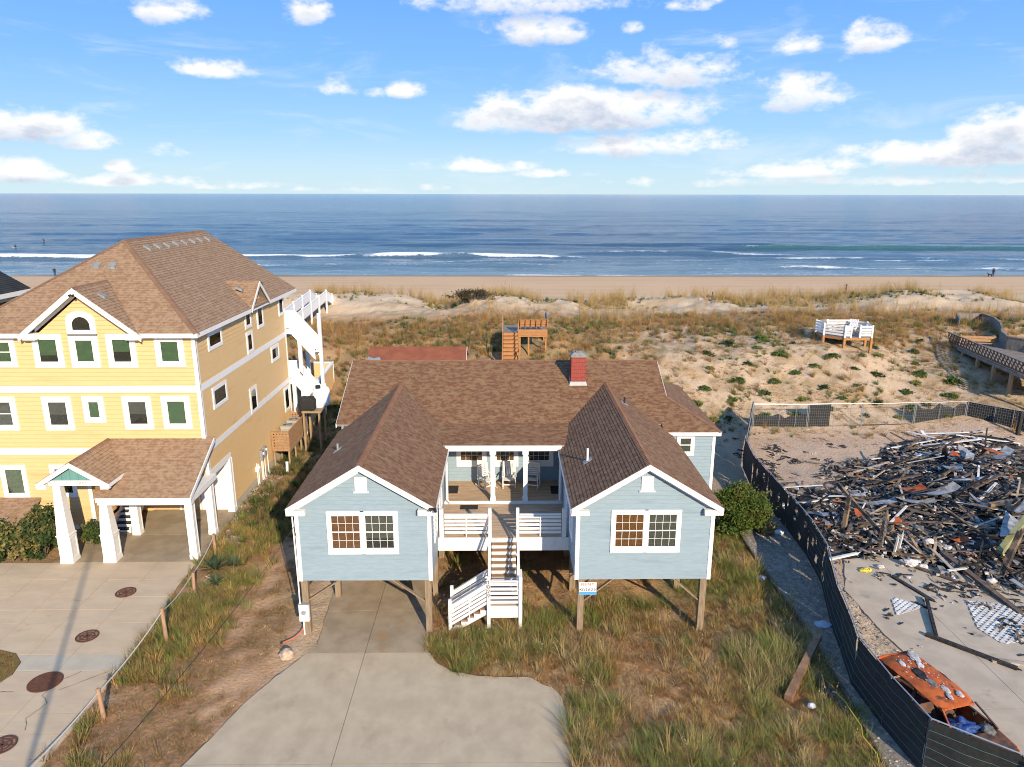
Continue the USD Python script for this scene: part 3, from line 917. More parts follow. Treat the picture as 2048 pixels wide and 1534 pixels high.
yi = BY + (wr - BZ) / ms                  # where wing ridges die into the main slope
OV = .24
for x0, x1, nm in ((LX0, LX1, 0), (RX0, RX1, 1)):
    c = (x0 + x1) / 2
    e0, e1 = x0 - OV, x1 + OV
    ez = wr - (c - e0) * SL
    yf = YF - .30
    ye = BY + (ez - BZ) / ms if ez > BZ else BY - .4
    for e, sgn in ((e0, -1), (e1, 1)):
        inner = (sgn > 0) == (nm == 0)
        ymid = 33.0
        xv = c + sgn * (wr - main_z(ymid)) / SL
        if inner:     # runs into the porch roof
            poly = [(c, yf, wr), (e, yf, ez), (e, BY, ez), (c + sgn * (wr - BZ) / SL, BY, BZ), (c, yi, wr)]
        else:
            yb = 34.2 if nm == 0 else 33.4
            poly = [(c, yf, wr), (e, yf, ez), (e, BY, ez), (c + sgn * (wr - BZ) / SL, BY, BZ), (c, yi, wr)]
        rp = part(blue, 'roof', slab3(np.array(poly) - (0, 0, .02), .10), M_UNDER)
        part(rp, 'shingles', shingles(poly, .145, .30, .014, seed=int(e * 10) + 3), M_SHB, kind='stuff')
    ridge_caps(blue, (c, yf, wr), (c, yi, wr), M_CAP, pitch_l=SL, pitch_r=SL)
    # rake boards, eave returns and fascias
    rk = MB()
    for sgn, e in ((-1, e0), (1, e1)):
        p, q = np.array((c, yf - .025, wr - .075)), np.array((e, yf - .025, ez - .075))
        rk.hexa([p + (0, 0, -.15), q + (0, 0, -.15), q + (0, .05, -.15), p + (0, .05, -.15), p + (0, 0, .075), q + (0, 0, .075), q + (0, .05, .075), p + (0, .05, .075)])
    rkp = part(blue, 'rake_board', rk, M_WHITE)
    rk2 = MB()
    for sgn, e in ((-1, x0 - .02), (1, x1 + .02)):
        k = (wr - (c - e0) * SL)
        p, q = np.array((c, YF - .075, wr - .24)), np.array((e, YF - .075, wr - abs(e - c) * SL - .24))
        rk2.hexa([p + (0, 0, -.10), q + (0, 0, -.10), q + (0, .055, -.10), p + (0, .055, -.10), p + (0, 0, .10), q + (0, 0, .10), q + (0, .055, .10), p + (0, .055, .10)])
    part(blue, 'frieze_board', rk2, M_WHITE)
    ret = MB()
    ret.bb(e0 - .02, x0 + .42, yf + .03, YF - .08, ez - .30, ez - .10)
    ret.bb(x1 - .42, e1 + .02, yf + .03, YF - .08, ez - .30, ez - .10)
    part(blue, 'eave_return', ret, M_WHITE)
    for e, sgn, yend in ((e0, -1, BY if nm == 0 else 30.55), (e1, 1, 30.55 if nm == 0 else 32.6)):
        part(blue, 'fascia', MB().bb(min(e, e + sgn * .03), max(e, e + sgn * .03), yf + .03, yend, ez - .20, ez - .03), M_WHITE)
# main roof front slope and rear slope
poly = [(MX0, RY, RZ), (MX0, BY, BZ), (MX1, BY, BZ), (MX1, RY, RZ)]
rp = part(blue, 'roof', slab3(np.array(poly) - (0, 0, .03), .10), M_UNDER)
part(rp, 'shingles', shingles(poly, .145, .30, .014, seed=91), M_SHB, kind='stuff')
poly = [(MX0, RY, RZ), (MX1, RY, RZ), (MX1, 42.4, RZ - ms * 4.7), (MX0, 42.4, RZ - ms * 4.7)]
rp = part(blue, 'roof', slab3(np.array(poly) - (0, 0, .03), .10), M_UNDER)
part(rp, 'shingles', shingles(poly, .2, .5, .014, seed=92), M_SHB, kind='stuff')
ridge_caps(blue, (MX0, RY, RZ), (MX1, RY, RZ), M_CAP, pitch_l=ms, pitch_r=ms, step=.2)
gm = MB()
w = Wall((MX0 + .25, BY), (0, 1), (-1, 0))
gm.prism(Polygon([(0, 5.2), (9.2, 5.2), (9.2, 5.7), (4.6, 7.72), (0, 5.7)]), w, -.1, 0)
w = Wall((MX1 - .25, BY), (0, 1), (1, 0))
gm.prism(Polygon([(0, 5.2), (9.2, 5.2), (9.2, 5.7), (4.6, 7.72), (0, 5.7)]), w, -.1, 0)
part(blue, 'gable_wall', gm, M_BLUE)
rk = MB()
for x in (MX0, MX1):
    for p, q in (((x, BY, BZ - .05) if x < 0 else (x, BY + .85 / ms, BZ + .85 - .05), (x, RY, RZ - .05)), ((x, RY, RZ - .05), (x, 42.4, RZ - ms * 4.7 - .05))):
        p, q = np.array(p), np.array(q)
        rk.hexa([p + (-.02, 0, -.13), p + (.02, 0, -.13), q + (.02, 0, -.13), q + (-.02, 0, -.13), p + (-.02, 0, .05), p + (.02, 0, .05), q + (.02, 0, .05), q + (-.02, 0, .05)])
part(blue, 'rake_board', rk, M_WHITE)
PY, PZ = 30.55, 5.60
poly = [(LX1 + .20, PY, PZ), (RX0 - .20, PY, PZ), (RX0 + .1, BY + .01, BZ + .004), (LX1 - .1, BY + .01, BZ + .004)]
poly = [(-2.7, PY, PZ), (2.76, PY, PZ), (3.3, BY, BZ), (-3.2, BY, BZ)]
rp = part(blue, 'roof', slab3(np.array(poly) - (0, 0, .015), .08), M_UNDER)
part(rp, 'shingles', shingles(poly, .145, .30, .014, seed=93), M_SHB, kind='stuff')
# hipped end on the right
HX, HY = 10.42, 32.5
HZ = BZ + ms * (HY - BY) + .008
hz = 6.62
hy = BY + (hz - BZ) / ms
polyf = [(MX1 - .6, HY, HZ - .001), (HX, HY, HZ), (MX1, hy, hz), (MX1 - .6, hy, hz)]
polyr = [(HX, HY, HZ), (HX, 41.2, HZ), (MX1, 38.2, hz), (MX1, hy, hz)]
for k, pl in enumerate((polyf, polyr)):
    # make each face exactly flat
    P = np.array(pl, float)
    n = np.cross(P[1] - P[0], P[2] - P[0]); n /= np.linalg.norm(n)
    P[3] -= n * ((P[3] - P[0]) @ n)
    rp = part(blue, 'roof', slab3(P - (0, 0, .02), .10), M_UNDER)
    part(rp, 'shingles', shingles(P, .145, .30, .014, seed=95 + k), M_SHB, kind='stuff')
ridge_caps(blue, (HX, HY, HZ), (MX1, hy, hz), M_CAP, pitch_l=.25, pitch_r=.25, half=.11)
part(blue, 'fascia', MB().bb(RX1 - .2, HX, HY - .02, HY + .015, HZ - .19, HZ - .01), M_WHITE)
part(blue, 'fascia', MB().bb(HX - .015, HX + .02, HY + .016, 41.2, HZ - .19, HZ - .01), M_WHITE)

# chimney
cx0, cx1, cy0, cy1 = 3.50, 4.24, 35.75, 36.45
chim = part(blue, 'chimney', MB().bb(cx0 + .008, cx1 - .008, cy0 + .008, cy1 - .008, 6.5, 8.47), M_MORTAR)
z, k = 6.86, 0
while z < 8.42:
    bk = MB()
    off = .0 if k % 2 else .105
    for (a0, a1, fixed, ax, sg) in ((cx0, cx1, cy0, 'x', -1), (cx0, cx1, cy1, 'x', 1), (cy0, cy1, cx0, 'y', -1), (cy0, cy1, cx1, 'y', 1)):
        a = a0 - off
        while a < a1 - .01:
            p, q = max(a + .006, a0), min(a + .204, a1)
            if q - p > .02:
                pr = R.uniform(.0, .004)
                lo, hi = sorted((fixed - sg * .02, fixed + sg * pr))
                bk.bb(p, q, lo, hi, z + .006, z + .064) if ax == 'x' else bk.bb(lo, hi, p, q, z + .006, z + .064)
            a += .21
    part(chim, 'brick_course', bk, M_RED_BRICK)
    z += .072
    k += 1
cap = MB()
cap.bb(cx0 - .035, cx1 + .035, cy0 - .035, cy1 + .035, 8.47, 8.57)
cap.hexa([(cx0 + .0, cy0 + .0, 8.571), (cx1 - .0, cy0, 8.571), (cx1, cy1, 8.571), (cx0, cy1, 8.571), (cx0 + .12, cy0 + .12, 8.68), (cx1 - .12, cy0 + .12, 8.68), (cx1 - .12, cy1 - .12, 8.68), (cx0 + .12, cy1 - .12, 8.68)])
cap.bb(cx0 + .25, cx1 - .18, cy0 + .2, cy1 - .2, 8.681, 8.72)
part(chim, 'cap', cap, M_CAPSTONE)
fm = MB()
fm.hexa([(cx0 - .09, cy0 - .06, main_z(cy0) + .0), (cx1 + .09, cy0 - .06, main_z(cy0)), (cx1 + .03, cy1, main_z(cy1)), (cx0 - .03, cy1, main_z(cy1)),
         (cx0 - .03, cy0 - .02, main_z(cy0) + .20), (cx1 + .03, cy0 - .02, main_z(cy0) + .20), (cx1 + .02, cy1, main_z(cy1) + .08), (cx0 - .02, cy1, main_z(cy1) + .08)])
part(chim, 'flashing', fm, M_METAL)
# roof vents
for x, y, h, mat in ((-7.0, 28.9, .30, M_METAL), (3.45, 27.6, .55, M_WHITE), (5.85, 33.2, .32, M_BLACK)):
    c = -5.185 if x < 0 else 5.3
    z = wr - abs(x - c) * SL
    sg = 1 if x > c else -1
    v = part(blue, 'vent_pipe', MB().tube([(x, y, z - .1), (x, y, z + h)], .045, 10), mat)
    fl = MB().bar((x - .17, y, z + .17 * SL * sg + .03), (x + .17, y, z - .17 * SL * sg + .03), .36, .012)
    part(v, 'flashing', fl, M_METAL)
# pilings and braces
pil = [(-7.55, 24.72), (-2.86, 24.72), (2.98, 24.72), (7.66, 24.72), (-6.95, 27.3), (-6.9, 30.4), (-2.86, 27.5), (-2.86, 30.6), (2.96, 27.7), (2.96, 30.7), (7.5, 27.9), (7.5, 31.0), (-7.3, 35), (-2.5, 35), (2.5, 35), (7.5, 35), (-7.3, 41), (-2.5, 41), (2.5, 41), (8.9, 41), (10.0, 33.1), (-.1, 35)]
for x, y in pil:
    gzz = float(ground_z(x, y)) - .15
    part(blue, 'piling', MB().bar((x, y, gzz), (x, y, ZB - .051), .24, .24, (0, 1, 0)), M_PILING)
br = [((-7.43, 24.72, 1.45), (-6.2, 24.72, 2.3)), ((-2.98, 24.72, 1.35), (-4.6, 24.75, 2.55)), ((3.10, 24.72, 1.35), (4.5, 24.75, 2.5)), ((3.08, 24.9, 1.9), (3.6, 24.9, 2.35)), ((7.54, 24.72, 1.35), (6.3, 24.75, 2.45)), ((-2.86, 24.9, 1.2), (-2.86, 26.6, 2.3)), ((2.98, 24.9, 1.2), (2.98, 26.6, 2.3))]
for p, q in br:
    part(blue, 'brace', MB().bar(p, q, .05, .14, (0, 1, 0) if abs(p[1] - q[1]) < .1 else (1, 0, 0)), M_PILING)

# porch: floor boards, columns, beam
for k in range(17):
    y = 30.64 + k * .142
    part(blue, 'porch_board', MB().bb(LX1 + .02, RX0 - .02, y, y + .136, 2.83, 2.86), M_DECK)
bm = MB()
bm.bb(-2.52, 2.56, 30.58, 30.74, 5.30, 5.52)
bm.bb(-2.60, 2.64, 30.50, 30.56, 5.40, 5.57)
part(blue, 'porch_beam', bm, M_WHITE)
part(blue, 'porch_edge', MB().bb(LX1 + .02, RX0 - .02, 30.575, 30.635, 2.62, 2.858), M_WHITE)
for x in (-.46, 1.02):
    cb = MB()
    cb.bb(x - .10, x + .10, 30.60, 30.80, 2.861, 5.30)
    cb.bb(x - .13, x + .13, 30.57, 30.83, 2.862, 3.02)
    cb.bb(x - .135, x + .135, 30.565, 30.835, 5.12, 5.299)
    part(blue, 'porch_column', cb, M_WHITE)
for x in (LX1 + .12, RX0 - .12):
    part(blue, 'porch_column', MB().bb(x - .07, x + .07, 30.62, 30.76, 2.861, 5.30), M_WHITE)
for x, s in ((-2.50, 1), (2.55, -1)):      # downspouts at the porch corners
    part(blue, 'downspout', MB().tube([(x, 30.50, 5.5), (x - s * .06, 30.48, 5.2), (x - s * .06, 30.48, 3.0), (x + s * .12, 30.40, 2.85)], .04, 8), M_WHITE)
# lower deck
for k in range(24):
    y = 27.27 + k * .138
    part(blue, 'deck_board', MB().bb(LX1 + .02, RX0 - .02, y, min(y + .132, 30.57), 2.70, 2.735), M_DECK)
part(blue, 'deck_skirt', MB().bb(LX1 + .01, -.62, 27.20, 27.262, 2.16, 2.732), M_DECKWHITE)
part(blue, 'deck_skirt', MB().bb(.66, RX0 - .01, 27.20, 27.262, 2.16, 2.732), M_DECKWHITE)
part(blue, 'deck_skirt', MB().bb(-.619, .659, 27.21, 27.262, 2.16, 2.69), M_DECKWHITE)
jo = MB()
for k in range(9):
    x = LX1 + .3 + k * .6
    jo.bb(x, x + .05, 27.3, 30.5, 2.45, 2.699)
part(blue, 'joists', jo, M_PILING)


def rail_panel(parent, p, q, z0a, z0b, n=5, h=.95, bw=.105, post0=True, post1=True, mid=True, gap=.17, mat=None):
    """Horizontal board railing between p and q (x, y), from deck heights z0a to z0b."""
    mat = mat or M_DECKWHITE
    p, q = np.array(p, float), np.array(q, float)
    d = (q - p) / np.linalg.norm(q - p)
    for k in range(n):
        z = .14 + k * gap
        a, b = np.array([*p, z0a + z + bw / 2]), np.array([*q, z0b + z + bw / 2])
        part(parent, 'rail_board', MB().bar(a, b, .035, bw), mat)
    a, b = np.array([*p, z0a + .14 + n * gap]), np.array([*q, z0b + .14 + n * gap])
    part(parent, 'handrail', MB().bar(a, b, .11, .04), mat)
    if mid:
        m = (p + q) / 2
        zz = (z0a + z0b) / 2
        nrm = np.array([d[1], -d[0]]) * .035
        part(parent, 'baluster', MB().bar((m[0] + nrm[0], m[1] + nrm[1], zz + .02), (m[0] + nrm[0], m[1] + nrm[1], zz + .12 + n * gap), .05, .04), mat)


def post(parent, x, y, z0, z1, s=.13, mat=None):
    part(parent, 'post', MB().bb(x - s / 2, x + s / 2, y - s / 2, y + s / 2, z0, z1), mat or M_DECKWHITE)


rail_panel(blue, (LX1 + .28, 27.33), (-.62, 27.33), 2.735, 2.735)
rail_panel(blue, (.68, 27.33), (RX0 - .35, 27.33), 2.735, 2.735)
for x in (LX1 + .16, RX0 - .22):
    post(blue, x, 27.33, 2.3, 3.98, .17)
for x in (-.54, .60):
    post(blue, x, 27.30, 1.9, 4.02, .13)
# main stairs down to the landing
z = 2.70
for k in range(9):
    y = 27.13 - k * .175
    zt = 2.735 - .19 * (k + 1)
    part(blue, 'riser', MB().bb(-.47, .53, y + .06, y + .085, zt - .001, zt + .13), M_DECKWHITE)
    part(blue, 'tread', MB().bb(-.47, .53, y - .16, y + .055, zt - .04, zt), M_TREAD)
for x in (-.54, .60):
    st = MB()
    st.add([(x - .03, 27.19, 2.62), (x + .03, 27.19, 2.62), (x + .03, 27.19, 2.20), (x - .03, 27.19, 2.20), (x - .03, 25.55, .98), (x + .03, 25.55, .98), (x + .03, 25.55, .75), (x - .03, 25.55, .75)],
           [(0, 1, 2, 3), (4, 7, 6, 5), (0, 4, 5, 1), (3, 2, 6, 7), (0, 3, 7, 4), (1, 5, 6, 2)])
    part(blue, 'stringer', st, M_DECKWHITE)
    post(blue, x, 25.78, .5, 2.25, .11)
    part(blue, 'handrail', MB().bar((x, 27.28, 3.72), (x, 25.0, 2.08), .10, .05), M_DECKWHITE)
    part(blue, 'rail_board', MB().bar((x, 27.25, 3.35), (x, 25.0, 1.72), .035, .10), M_DECKWHITE)
# landing
for k in range(6):
    y = 24.93 + k * .138
    part(blue, 'landing_board', MB().bb(-.60, .70, y, y + .132, .96, .99), M_DECK)
part(blue, 'landing_skirt', MB().bb(-.64, .74, 24.86, 24.925, .50, .992), M_DECKWHITE)
part(blue, 'landing_skirt', MB().bb(.702, .742, 24.926, 25.8, .62, .985), M_DECKWHITE)
for x in (-.56, .67):
    post(blue, x, 24.83, -.1, 2.30, .13)
rail_panel(blue, (-.49, 24.86), (.60, 24.86), .995, .995, n=5, gap=.19, mid=False)
rail_panel(blue, (.69, 24.93), (.69, 25.75), .995, .995, n=5, gap=.19, mid=False)
# lower flight to the left
for k in range(5):
    x = -.72 - k * .25
    zt = .99 - .165 * (k + 1)
    part(blue, 'tread', MB().bb(x - .20, x + .07, 24.97, 25.75, zt - .04, zt), M_TREAD)
    part(blue, 'riser', MB().bb(x + .071, x + .095, 24.97, 25.75, zt, zt + .125), M_DECKWHITE)
for y in (24.93, 25.80):
    st = MB()
    saw = [(-.64, .97)]
    for k in range(5):
        x = -.72 - k * .25
        zt = .99 - .165 * (k + 1) - .042
        saw += [(x + .09, zt), (x - .17, zt)]
    saw += [(-2.0, -.05), (-1.72, -.05), (-.64, .62)]
    st.prism(Polygon(saw).buffer(0), lambda a, b, d: (a, y + d, b), -.022, .022)
    part(blue, 'stringer', st, M_DECKWHITE)
for y in (24.86, 25.88):
    post(blue, -2.06, y, -.08, 1.30, .13)
    rail_panel(blue, (-2.0, y + .0), (-.62, y), .06, .985, n=5, gap=.175)
# house number down the landing post
for k, ch in enumerate('1829'):
    tm = meshkit.text_mesh(ch, .15, .008, True)
    v = np.array(tm.vertices)
    v[:, 0] -= (v[:, 0].min() + v[:, 0].max()) / 2
    P = np.stack([-.56 + v[:, 0], 24.762 - v[:, 2], 2.02 - k * .19 + v[:, 1]], 1)
    part(blue, 'house_number', (P, np.array(tm.faces)), M_GREY_LETTER)
# meter and its conduit on the front piling
mt = part(blue, 'meter_box', MB().bb(-7.79, -7.42, 24.44, 24.595, .66, 1.36), M_SIGNWHITE)
part(mt, 'meter_dial', MB().tube([(-7.6, 24.44, 1.05), (-7.6, 24.37, 1.05)], .085, 20), M_METAL)
part(mt, 'lid', MB().bb(-7.81, -7.40, 24.43, 24.60, 1.361, 1.385), M_METAL)
part(blue, 'conduit', MB().tube([(-7.74, 24.5, 1.39), (-7.74, 24.5, 2.3), (-7.76, 24.46, 5.0)], .028, 8), M_WHITE)
part(blue, 'conduit', MB().tube([(-7.66, 24.52, .66), (-7.66, 24.52, -.05)], .03, 8), M_WHITE)
# floodlight at the wing's eave
fl = MB()
fl.tube([(-2.62, 24.15, 5.42), (-2.62, 24.02, 5.45)], [.03, .06], 10)
fl.tube([(-2.48, 24.15, 5.42), (-2.44, 24.02, 5.40)], [.03, .06], 10)
fl.bb(-2.68, -2.42, 24.15, 24.2, 5.37, 5.47)
part(blue, 'floodlight', fl, M_BLACK)
# ================================================================ the yellow house
YY, XR, XL, YB_ = 33.2, -14.40, -25.0, 47.2
ZE2 = 10.28
yel = thing('three_storey_house', 'tall yellow clapboard house with white trim, tan shingle hip roof and a carport', 'house', (-19.7, 38, 0))
front = Wall((XL, YY), (1, 0), (0, -1))
fx = lambda x: x - XL
gl, gr, gc, gz_ = -22.1, -16.75, -19.43, 12.15
poly = [(0, .55), (fx(-20.25), .55), (fx(-20.25), 3.1), (fx(XR), 3.1), (fx(XR), ZE2 - .1), (fx(gr) - .5, ZE2 - .1), (fx(gc), gz_ - .22), (fx(gl) + .5, ZE2 - .1), (0, ZE2 - .1)]
clapboard(yel, front, poly, .205, M_YELLOW, M_CYELLOW)
side = Wall((XR, YY), (0, 1), (1, 0))
dep = YB_ - YY
clapboard(yel, side, [(0, 3.1), (2.75, 3.1), (2.75, .45), (dep, .45), (dep, ZE2 - .1), (0, ZE2 - .1)], .205, M_YELLOW, M_CYELLOW)
# recess under the house: stair hall side wall, back wall, ceiling
clapboard(yel, Wall((-20.25, YY), (0, 1), (1, 0)), [(0, .55), (2.8, .55), (2.8, 3.1), (0, 3.1)], .205, M_YELLOW, M_CYELLOW)
clapboard(yel, Wall((-20.1, 36.0), (1, 0), (0, -1)), [(0, 0), (5.7, 0), (5.7, 3.1), (0, 3.1)], .205, M_YELLOW, M_CYELLOW)
cl = MB()
cl.bb(-20.2, XR - .02, YY + .02, 36.1, 3.08, 3.2)
part(yel, 'carport_ceiling', cl, M_WHITE)
part(yel, 'foundation', MB().bb(XR - .14, XR + .012, 36.0, YB_, -.2, .449), M_CONCG)
part(yel, 'foundation', MB().bb(XL, -20.25, YY - .012, YY + .14, -.2, .30), M_CONCG)
lf = MB()
lf.bb(XL - .001, XL + .14, YY + .15, YB_, -.2, ZE2 - .1)
lf.bb(XL + .15, XR - .15, YB_ - .14, YB_, -.2, ZE2 - .1)
part(yel, 'wall', lf, M_YELLOW)
# trim: bands, corners
for z0, z1, x1, nm in ((7.36, 7.68, XR, 'u'), (4.24, 4.56, XR, 'l'), (.30, .549, -20.25, 'b')):
    b = MB()
    front.box(b, 0, fx(x1) + .03, z0, z1, .0, .042)
    part(yel, 'band_board', b, M_WHITE)
for z0, z1, s0 in ((7.36, 7.68, -.03), (4.24, 4.56, -.03)):
    b = MB()
    side.box(b, s0, dep + .03, z0, z1, .0, .042)
    part(yel, 'band_board', b, M_WHITE)
b = MB(); front.box(b, fx(XR) - .14, fx(XR) + .047, 3.1, ZE2 - .1, .0, .046); part(yel, 'corner_board', b, M_WHITE)
b = MB(); side.box(b, -.04, .14, 3.1, ZE2 - .1, .0, .047); part(yel, 'corner_board', b, M_WHITE)
b = MB(); side.box(b, dep - .14, dep + .03, .45, ZE2 - .1, .0, .047); part(yel, 'corner_board', b, M_WHITE)
b = MB(); front.box(b, fx(-20.25) - .14, fx(-20.25) + .045, .55, 3.1, .0, .046); part(yel, 'corner_board', b, M_WHITE)
# windows of the street front
for x0, x1, z0, z1, tw, kind, sash in ((-24.3, -22.72, 8.6, 10.05, .24, 'green', 2), (-21.9, -20.53, 8.58, 10.18, .25, 'green', 1), (-18.48, -17.13, 8.58, 10.18, .25, 'green', 1), (-16.25, -14.91, 8.6, 10.08, .25, 'green', 1),
                                 (-24.6, -23.17, 5.48, 7.16, .25, 'grey', 2), (-21.92, -20.54, 5.48, 7.16, .25, 'grey', 1), (-20.01, -19.0, 5.86, 7.17, .25, 'green', 1), (-18.13, -16.76, 5.52, 7.17, .25, 'grey', 1), (-16.28, -14.92, 5.53, 7.19, .25, 'green', 1),
                                 (-24.5, -23.25, 2.02, 3.70, .2, 'green', 1), (-22.1, -20.9, 2.02, 3.72, .2, 'green', 1)):
    window(yel, front, fx(x0), fx(x1), z0, z1, tw, kind, None, sash=sash)
window(yel, front, fx(-20.2), fx(-18.85), 8.58, 10.17, .27, 'green', None, sash=1, label='lower pane of the tall arched window')
window(yel, front, fx(-20.2), fx(-18.85), 10.10, 11.25, .24, 'dark', None, sash=1, arch=True, label='arched top light under the front gable')
# windows of the side
for y0, y1, z0, z1, kind in ((34.6, 36.4, 9.02, 9.93, 'green'), (39.85, 40.85, 7.72, 8.95, 'dark'), (39.85, 40.85, 9.15, 10.1, 'green'), (41.85, 42.95, 8.80, 10.14, 'green'), (46.0, 47.05, 8.85, 10.08, 'green'),
                             (34.5, 36.35, 6.08, 7.18, 'green'), (39.55, 40.72, 4.27, 5.78, 'dark'), (43.85, 45.4, 6.29, 7.28, 'green'), (45.75, 46.85, 2.5, 4.12, 'dark')):
    window(yel, side, y0 - YY, y1 - YY, z0, z1, .17, kind, None, sash=1, wall_d=.02)

# roof: hip at the street end, gable at the sea end
EX1, EX0, EYF = XR + .32, XL - .30, 32.78
rx = (EX0 + EX1) / 2
rs = .69
hw = (EX1 - EX0) / 2
rz = ZE2 + rs * hw
yr0, yr1 = EYF + hw, 48.6
A, B_, Cc, D, E1, E2 = (EX0, EYF, ZE2), (EX1, EYF, ZE2), (EX1, 49.2, ZE2), (EX0, 49.2, ZE2), (rx, yr0, rz), (rx, yr1, rz)
gs = (gz_ + .22 - ZE2) / (gc - gl)
gapex = gz_ + .22
yin = EYF + (gapex - ZE2) / rs
GL, GR, GI = (gc - (gapex - ZE2) / gs, EYF, ZE2), (gc + (gapex - ZE2) / gs, EYF, ZE2), (gc, yin, gapex)
for k, pl in enumerate(([A, GL, GI, E1], [GR, B_, E1, GI], [B_, Cc, E2, E1], [D, A, E1, E2])):
    pl = np.array(pl, float)
    if k > 1:
        n = np.cross(pl[1] - pl[0], pl[2] - pl[0]); n /= np.linalg.norm(n)
        pl[3] -= n * ((pl[3] - pl[0]) @ n)
    rp = part(yel, 'roof', slab3(pl - (0, 0, .02), .12), M_UNDER)
    part(rp, 'shingles', shingles(pl, .17, .34, .02, seed=200 + k), M_SHY, kind='stuff')
rp_main = rp
ridge_caps(yel, E1, E2, M_CAPY, pitch_l=rs, pitch_r=rs, step=.2, half=.17)
ridge_caps(yel, B_, E1, M_CAPY, pitch_l=.35, pitch_r=.35, step=.2, half=.15)
ridge_caps(yel, A, E1, M_CAPY, pitch_l=.35, pitch_r=.35, step=.2, half=.15)
for a, b in ((EX0, gl + .05), (gr - .05, EX1 + .03)):
    part(yel, 'fascia', MB().bb(a, b, EYF - .03, EYF - .001, ZE2 - .22, ZE2 - .015), M_WHITE)
for a, b in ((EYF, 40.1), (43.5, 49.2)):
    part(yel, 'fascia', MB().bb(EX1 + .001, EX1 + .03, a, b, ZE2 - .22, ZE2 - .015), M_WHITE)
so = MB()
so.bb(EX0, gl + .1, EYF, YY, ZE2 - .20, ZE2 - .14)
so.bb(gr - .1, EX1, EYF, YY, ZE2 - .20, ZE2 - .14)
so.bb(XR + .05, EX1, YY, 49.2, ZE2 - .20, ZE2 - .14)
part(yel, 'soffit', so, M_WHITE)
# front gable over the arched window
gs = (gz_ + .22 - ZE2) / (gc - gl)
gapex = gz_ + .22
ygf = EYF - .06
yin = EYF + (gapex - ZE2) / rs
for sg, e in ((-1, gl - .12), (1, gr + .12)):
    pl = [(gc, ygf, gapex), (e, ygf, gapex - abs(e - gc) * gs), (e, EYF + .02, gapex - abs(e - gc) * gs), (gc, yin, gapex)]
    pl = np.array(pl, float)
    rp = part(yel, 'roof', slab3(pl - (0, 0, .02), .08), M_UNDER)
    part(rp, 'shingles', shingles(pl, .17, .34, .02, seed=int(220 + sg)), M_SHY, kind='stuff')
    q = pl[1]
    rk = MB()
    p0, p1 = np.array((gc, ygf - .02, gapex - .03)), np.array((q[0], ygf - .02, q[2] - .03))
    rk.hexa([p0 + (0, 0, -.26), p1 + (0, 0, -.26), p1 + (0, .06, -.26), p0 + (0, .06, -.26), p0 + (0, 0, .02), p1 + (0, 0, .02), p1 + (0, .06, .02), p0 + (0, .06, .02)])
    part(yel, 'rake_board', rk, M_WHITE)
    x = gl + .15 if sg < 0 else gr - .15
    part(yel, 'eave_return', MB().bb(min(x, x + sg * -.35) - .1, max(x, x + sg * -.35) + .1, ygf + .03, YY - .06, ZE2 - .32, ZE2 - .03), M_WHITE)
    fr = MB()
    p0, p1 = np.array((gc, YY - .06, gapex - .20)), np.array((q[0] - sg * .55, YY - .06, gapex - .20 - abs(q[0] - sg * .55 - gc) * gs))
    fr.hexa([p0 + (0, 0, -.14), p1 + (0, 0, -.14), p1 + (0, .06, -.14), p0 + (0, .06, -.14), p0 + (0, 0, .0), p1 + (0, 0, .0), p1 + (0, .06, .0), p0 + (0, .06, .0)])
    part(yel, 'frieze_board', fr, M_WHITE)
    sf = MB()
    s0, s1 = np.array((gc, ygf + .04, gapex - .16)), np.array((q[0], ygf + .04, q[2] - .16))
    s2, s3 = s1 + (0, YY - .003 - ygf - .04, 0), s0 + (0, YY - .003 - ygf - .04, 0)
    sf.hexa([s0 - (0, 0, .03), s1 - (0, 0, .03), s2 - (0, 0, .03), s3 - (0, 0, .03), s0, s1, s2, s3])
    part(yel, 'soffit', sf, M_WHITE)
ridge_caps(yel, (gc, ygf, gapex), (gc, yin, gapex), M_CAPY, pitch_l=gs, pitch_r=gs, step=.2)
sp = MB()
sp.tube([(gc - .06, ygf - .03, gapex - .30), (gc - .08, ygf - .14, gapex - .34)], [.03, .06], 8)
sp.tube([(gc + .06, ygf - .03, gapex - .30), (gc + .08, ygf - .14, gapex - .34)], [.03, .06], 8)
part(yel, 'floodlight', sp, M_BLACK)
# side dormer gable
dy, dz = 41.8, 11.62
for sg, e in ((-1, 40.15), (1, 43.45)):
    zt = ZE2 + .0
    xin = EX1 - (dz - ZE2) / rs
    pl = np.array([(EX1 + .06, dy, dz), (EX1 + .06, e, zt), (EX1 - .02, e, zt), (xin, dy, dz)], float)
    rp = part(yel, 'roof', slab3(pl - (0, 0, .02), .08), M_UNDER)
    part(rp, 'shingles', shingles(pl, .17, .34, .02, seed=230 + sg), M_SHY, kind='stuff')
    rk = MB()
    p0, p1 = np.array((EX1 + .05, dy, dz - .02)), np.array((EX1 + .05, e, zt - .02))
    rk.hexa([p0 + (0, 0, -.20), p1 + (0, 0, -.20), p1 + (.04, 0, -.20), p0 + (.04, 0, -.20), p0 + (0, 0, .02), p1 + (0, 0, .02), p1 + (.04, 0, .02), p0 + (.04, 0, .02)])
    part(yel, 'rake_board', rk, M_WHITE)
part(yel, 'wall', MB().prism(Polygon([(40.4 - YY, ZE2 - .3), (43.2 - YY, ZE2 - .3), (dy - YY, dz - .15)]), side, -.1, .012), M_YELLOW)
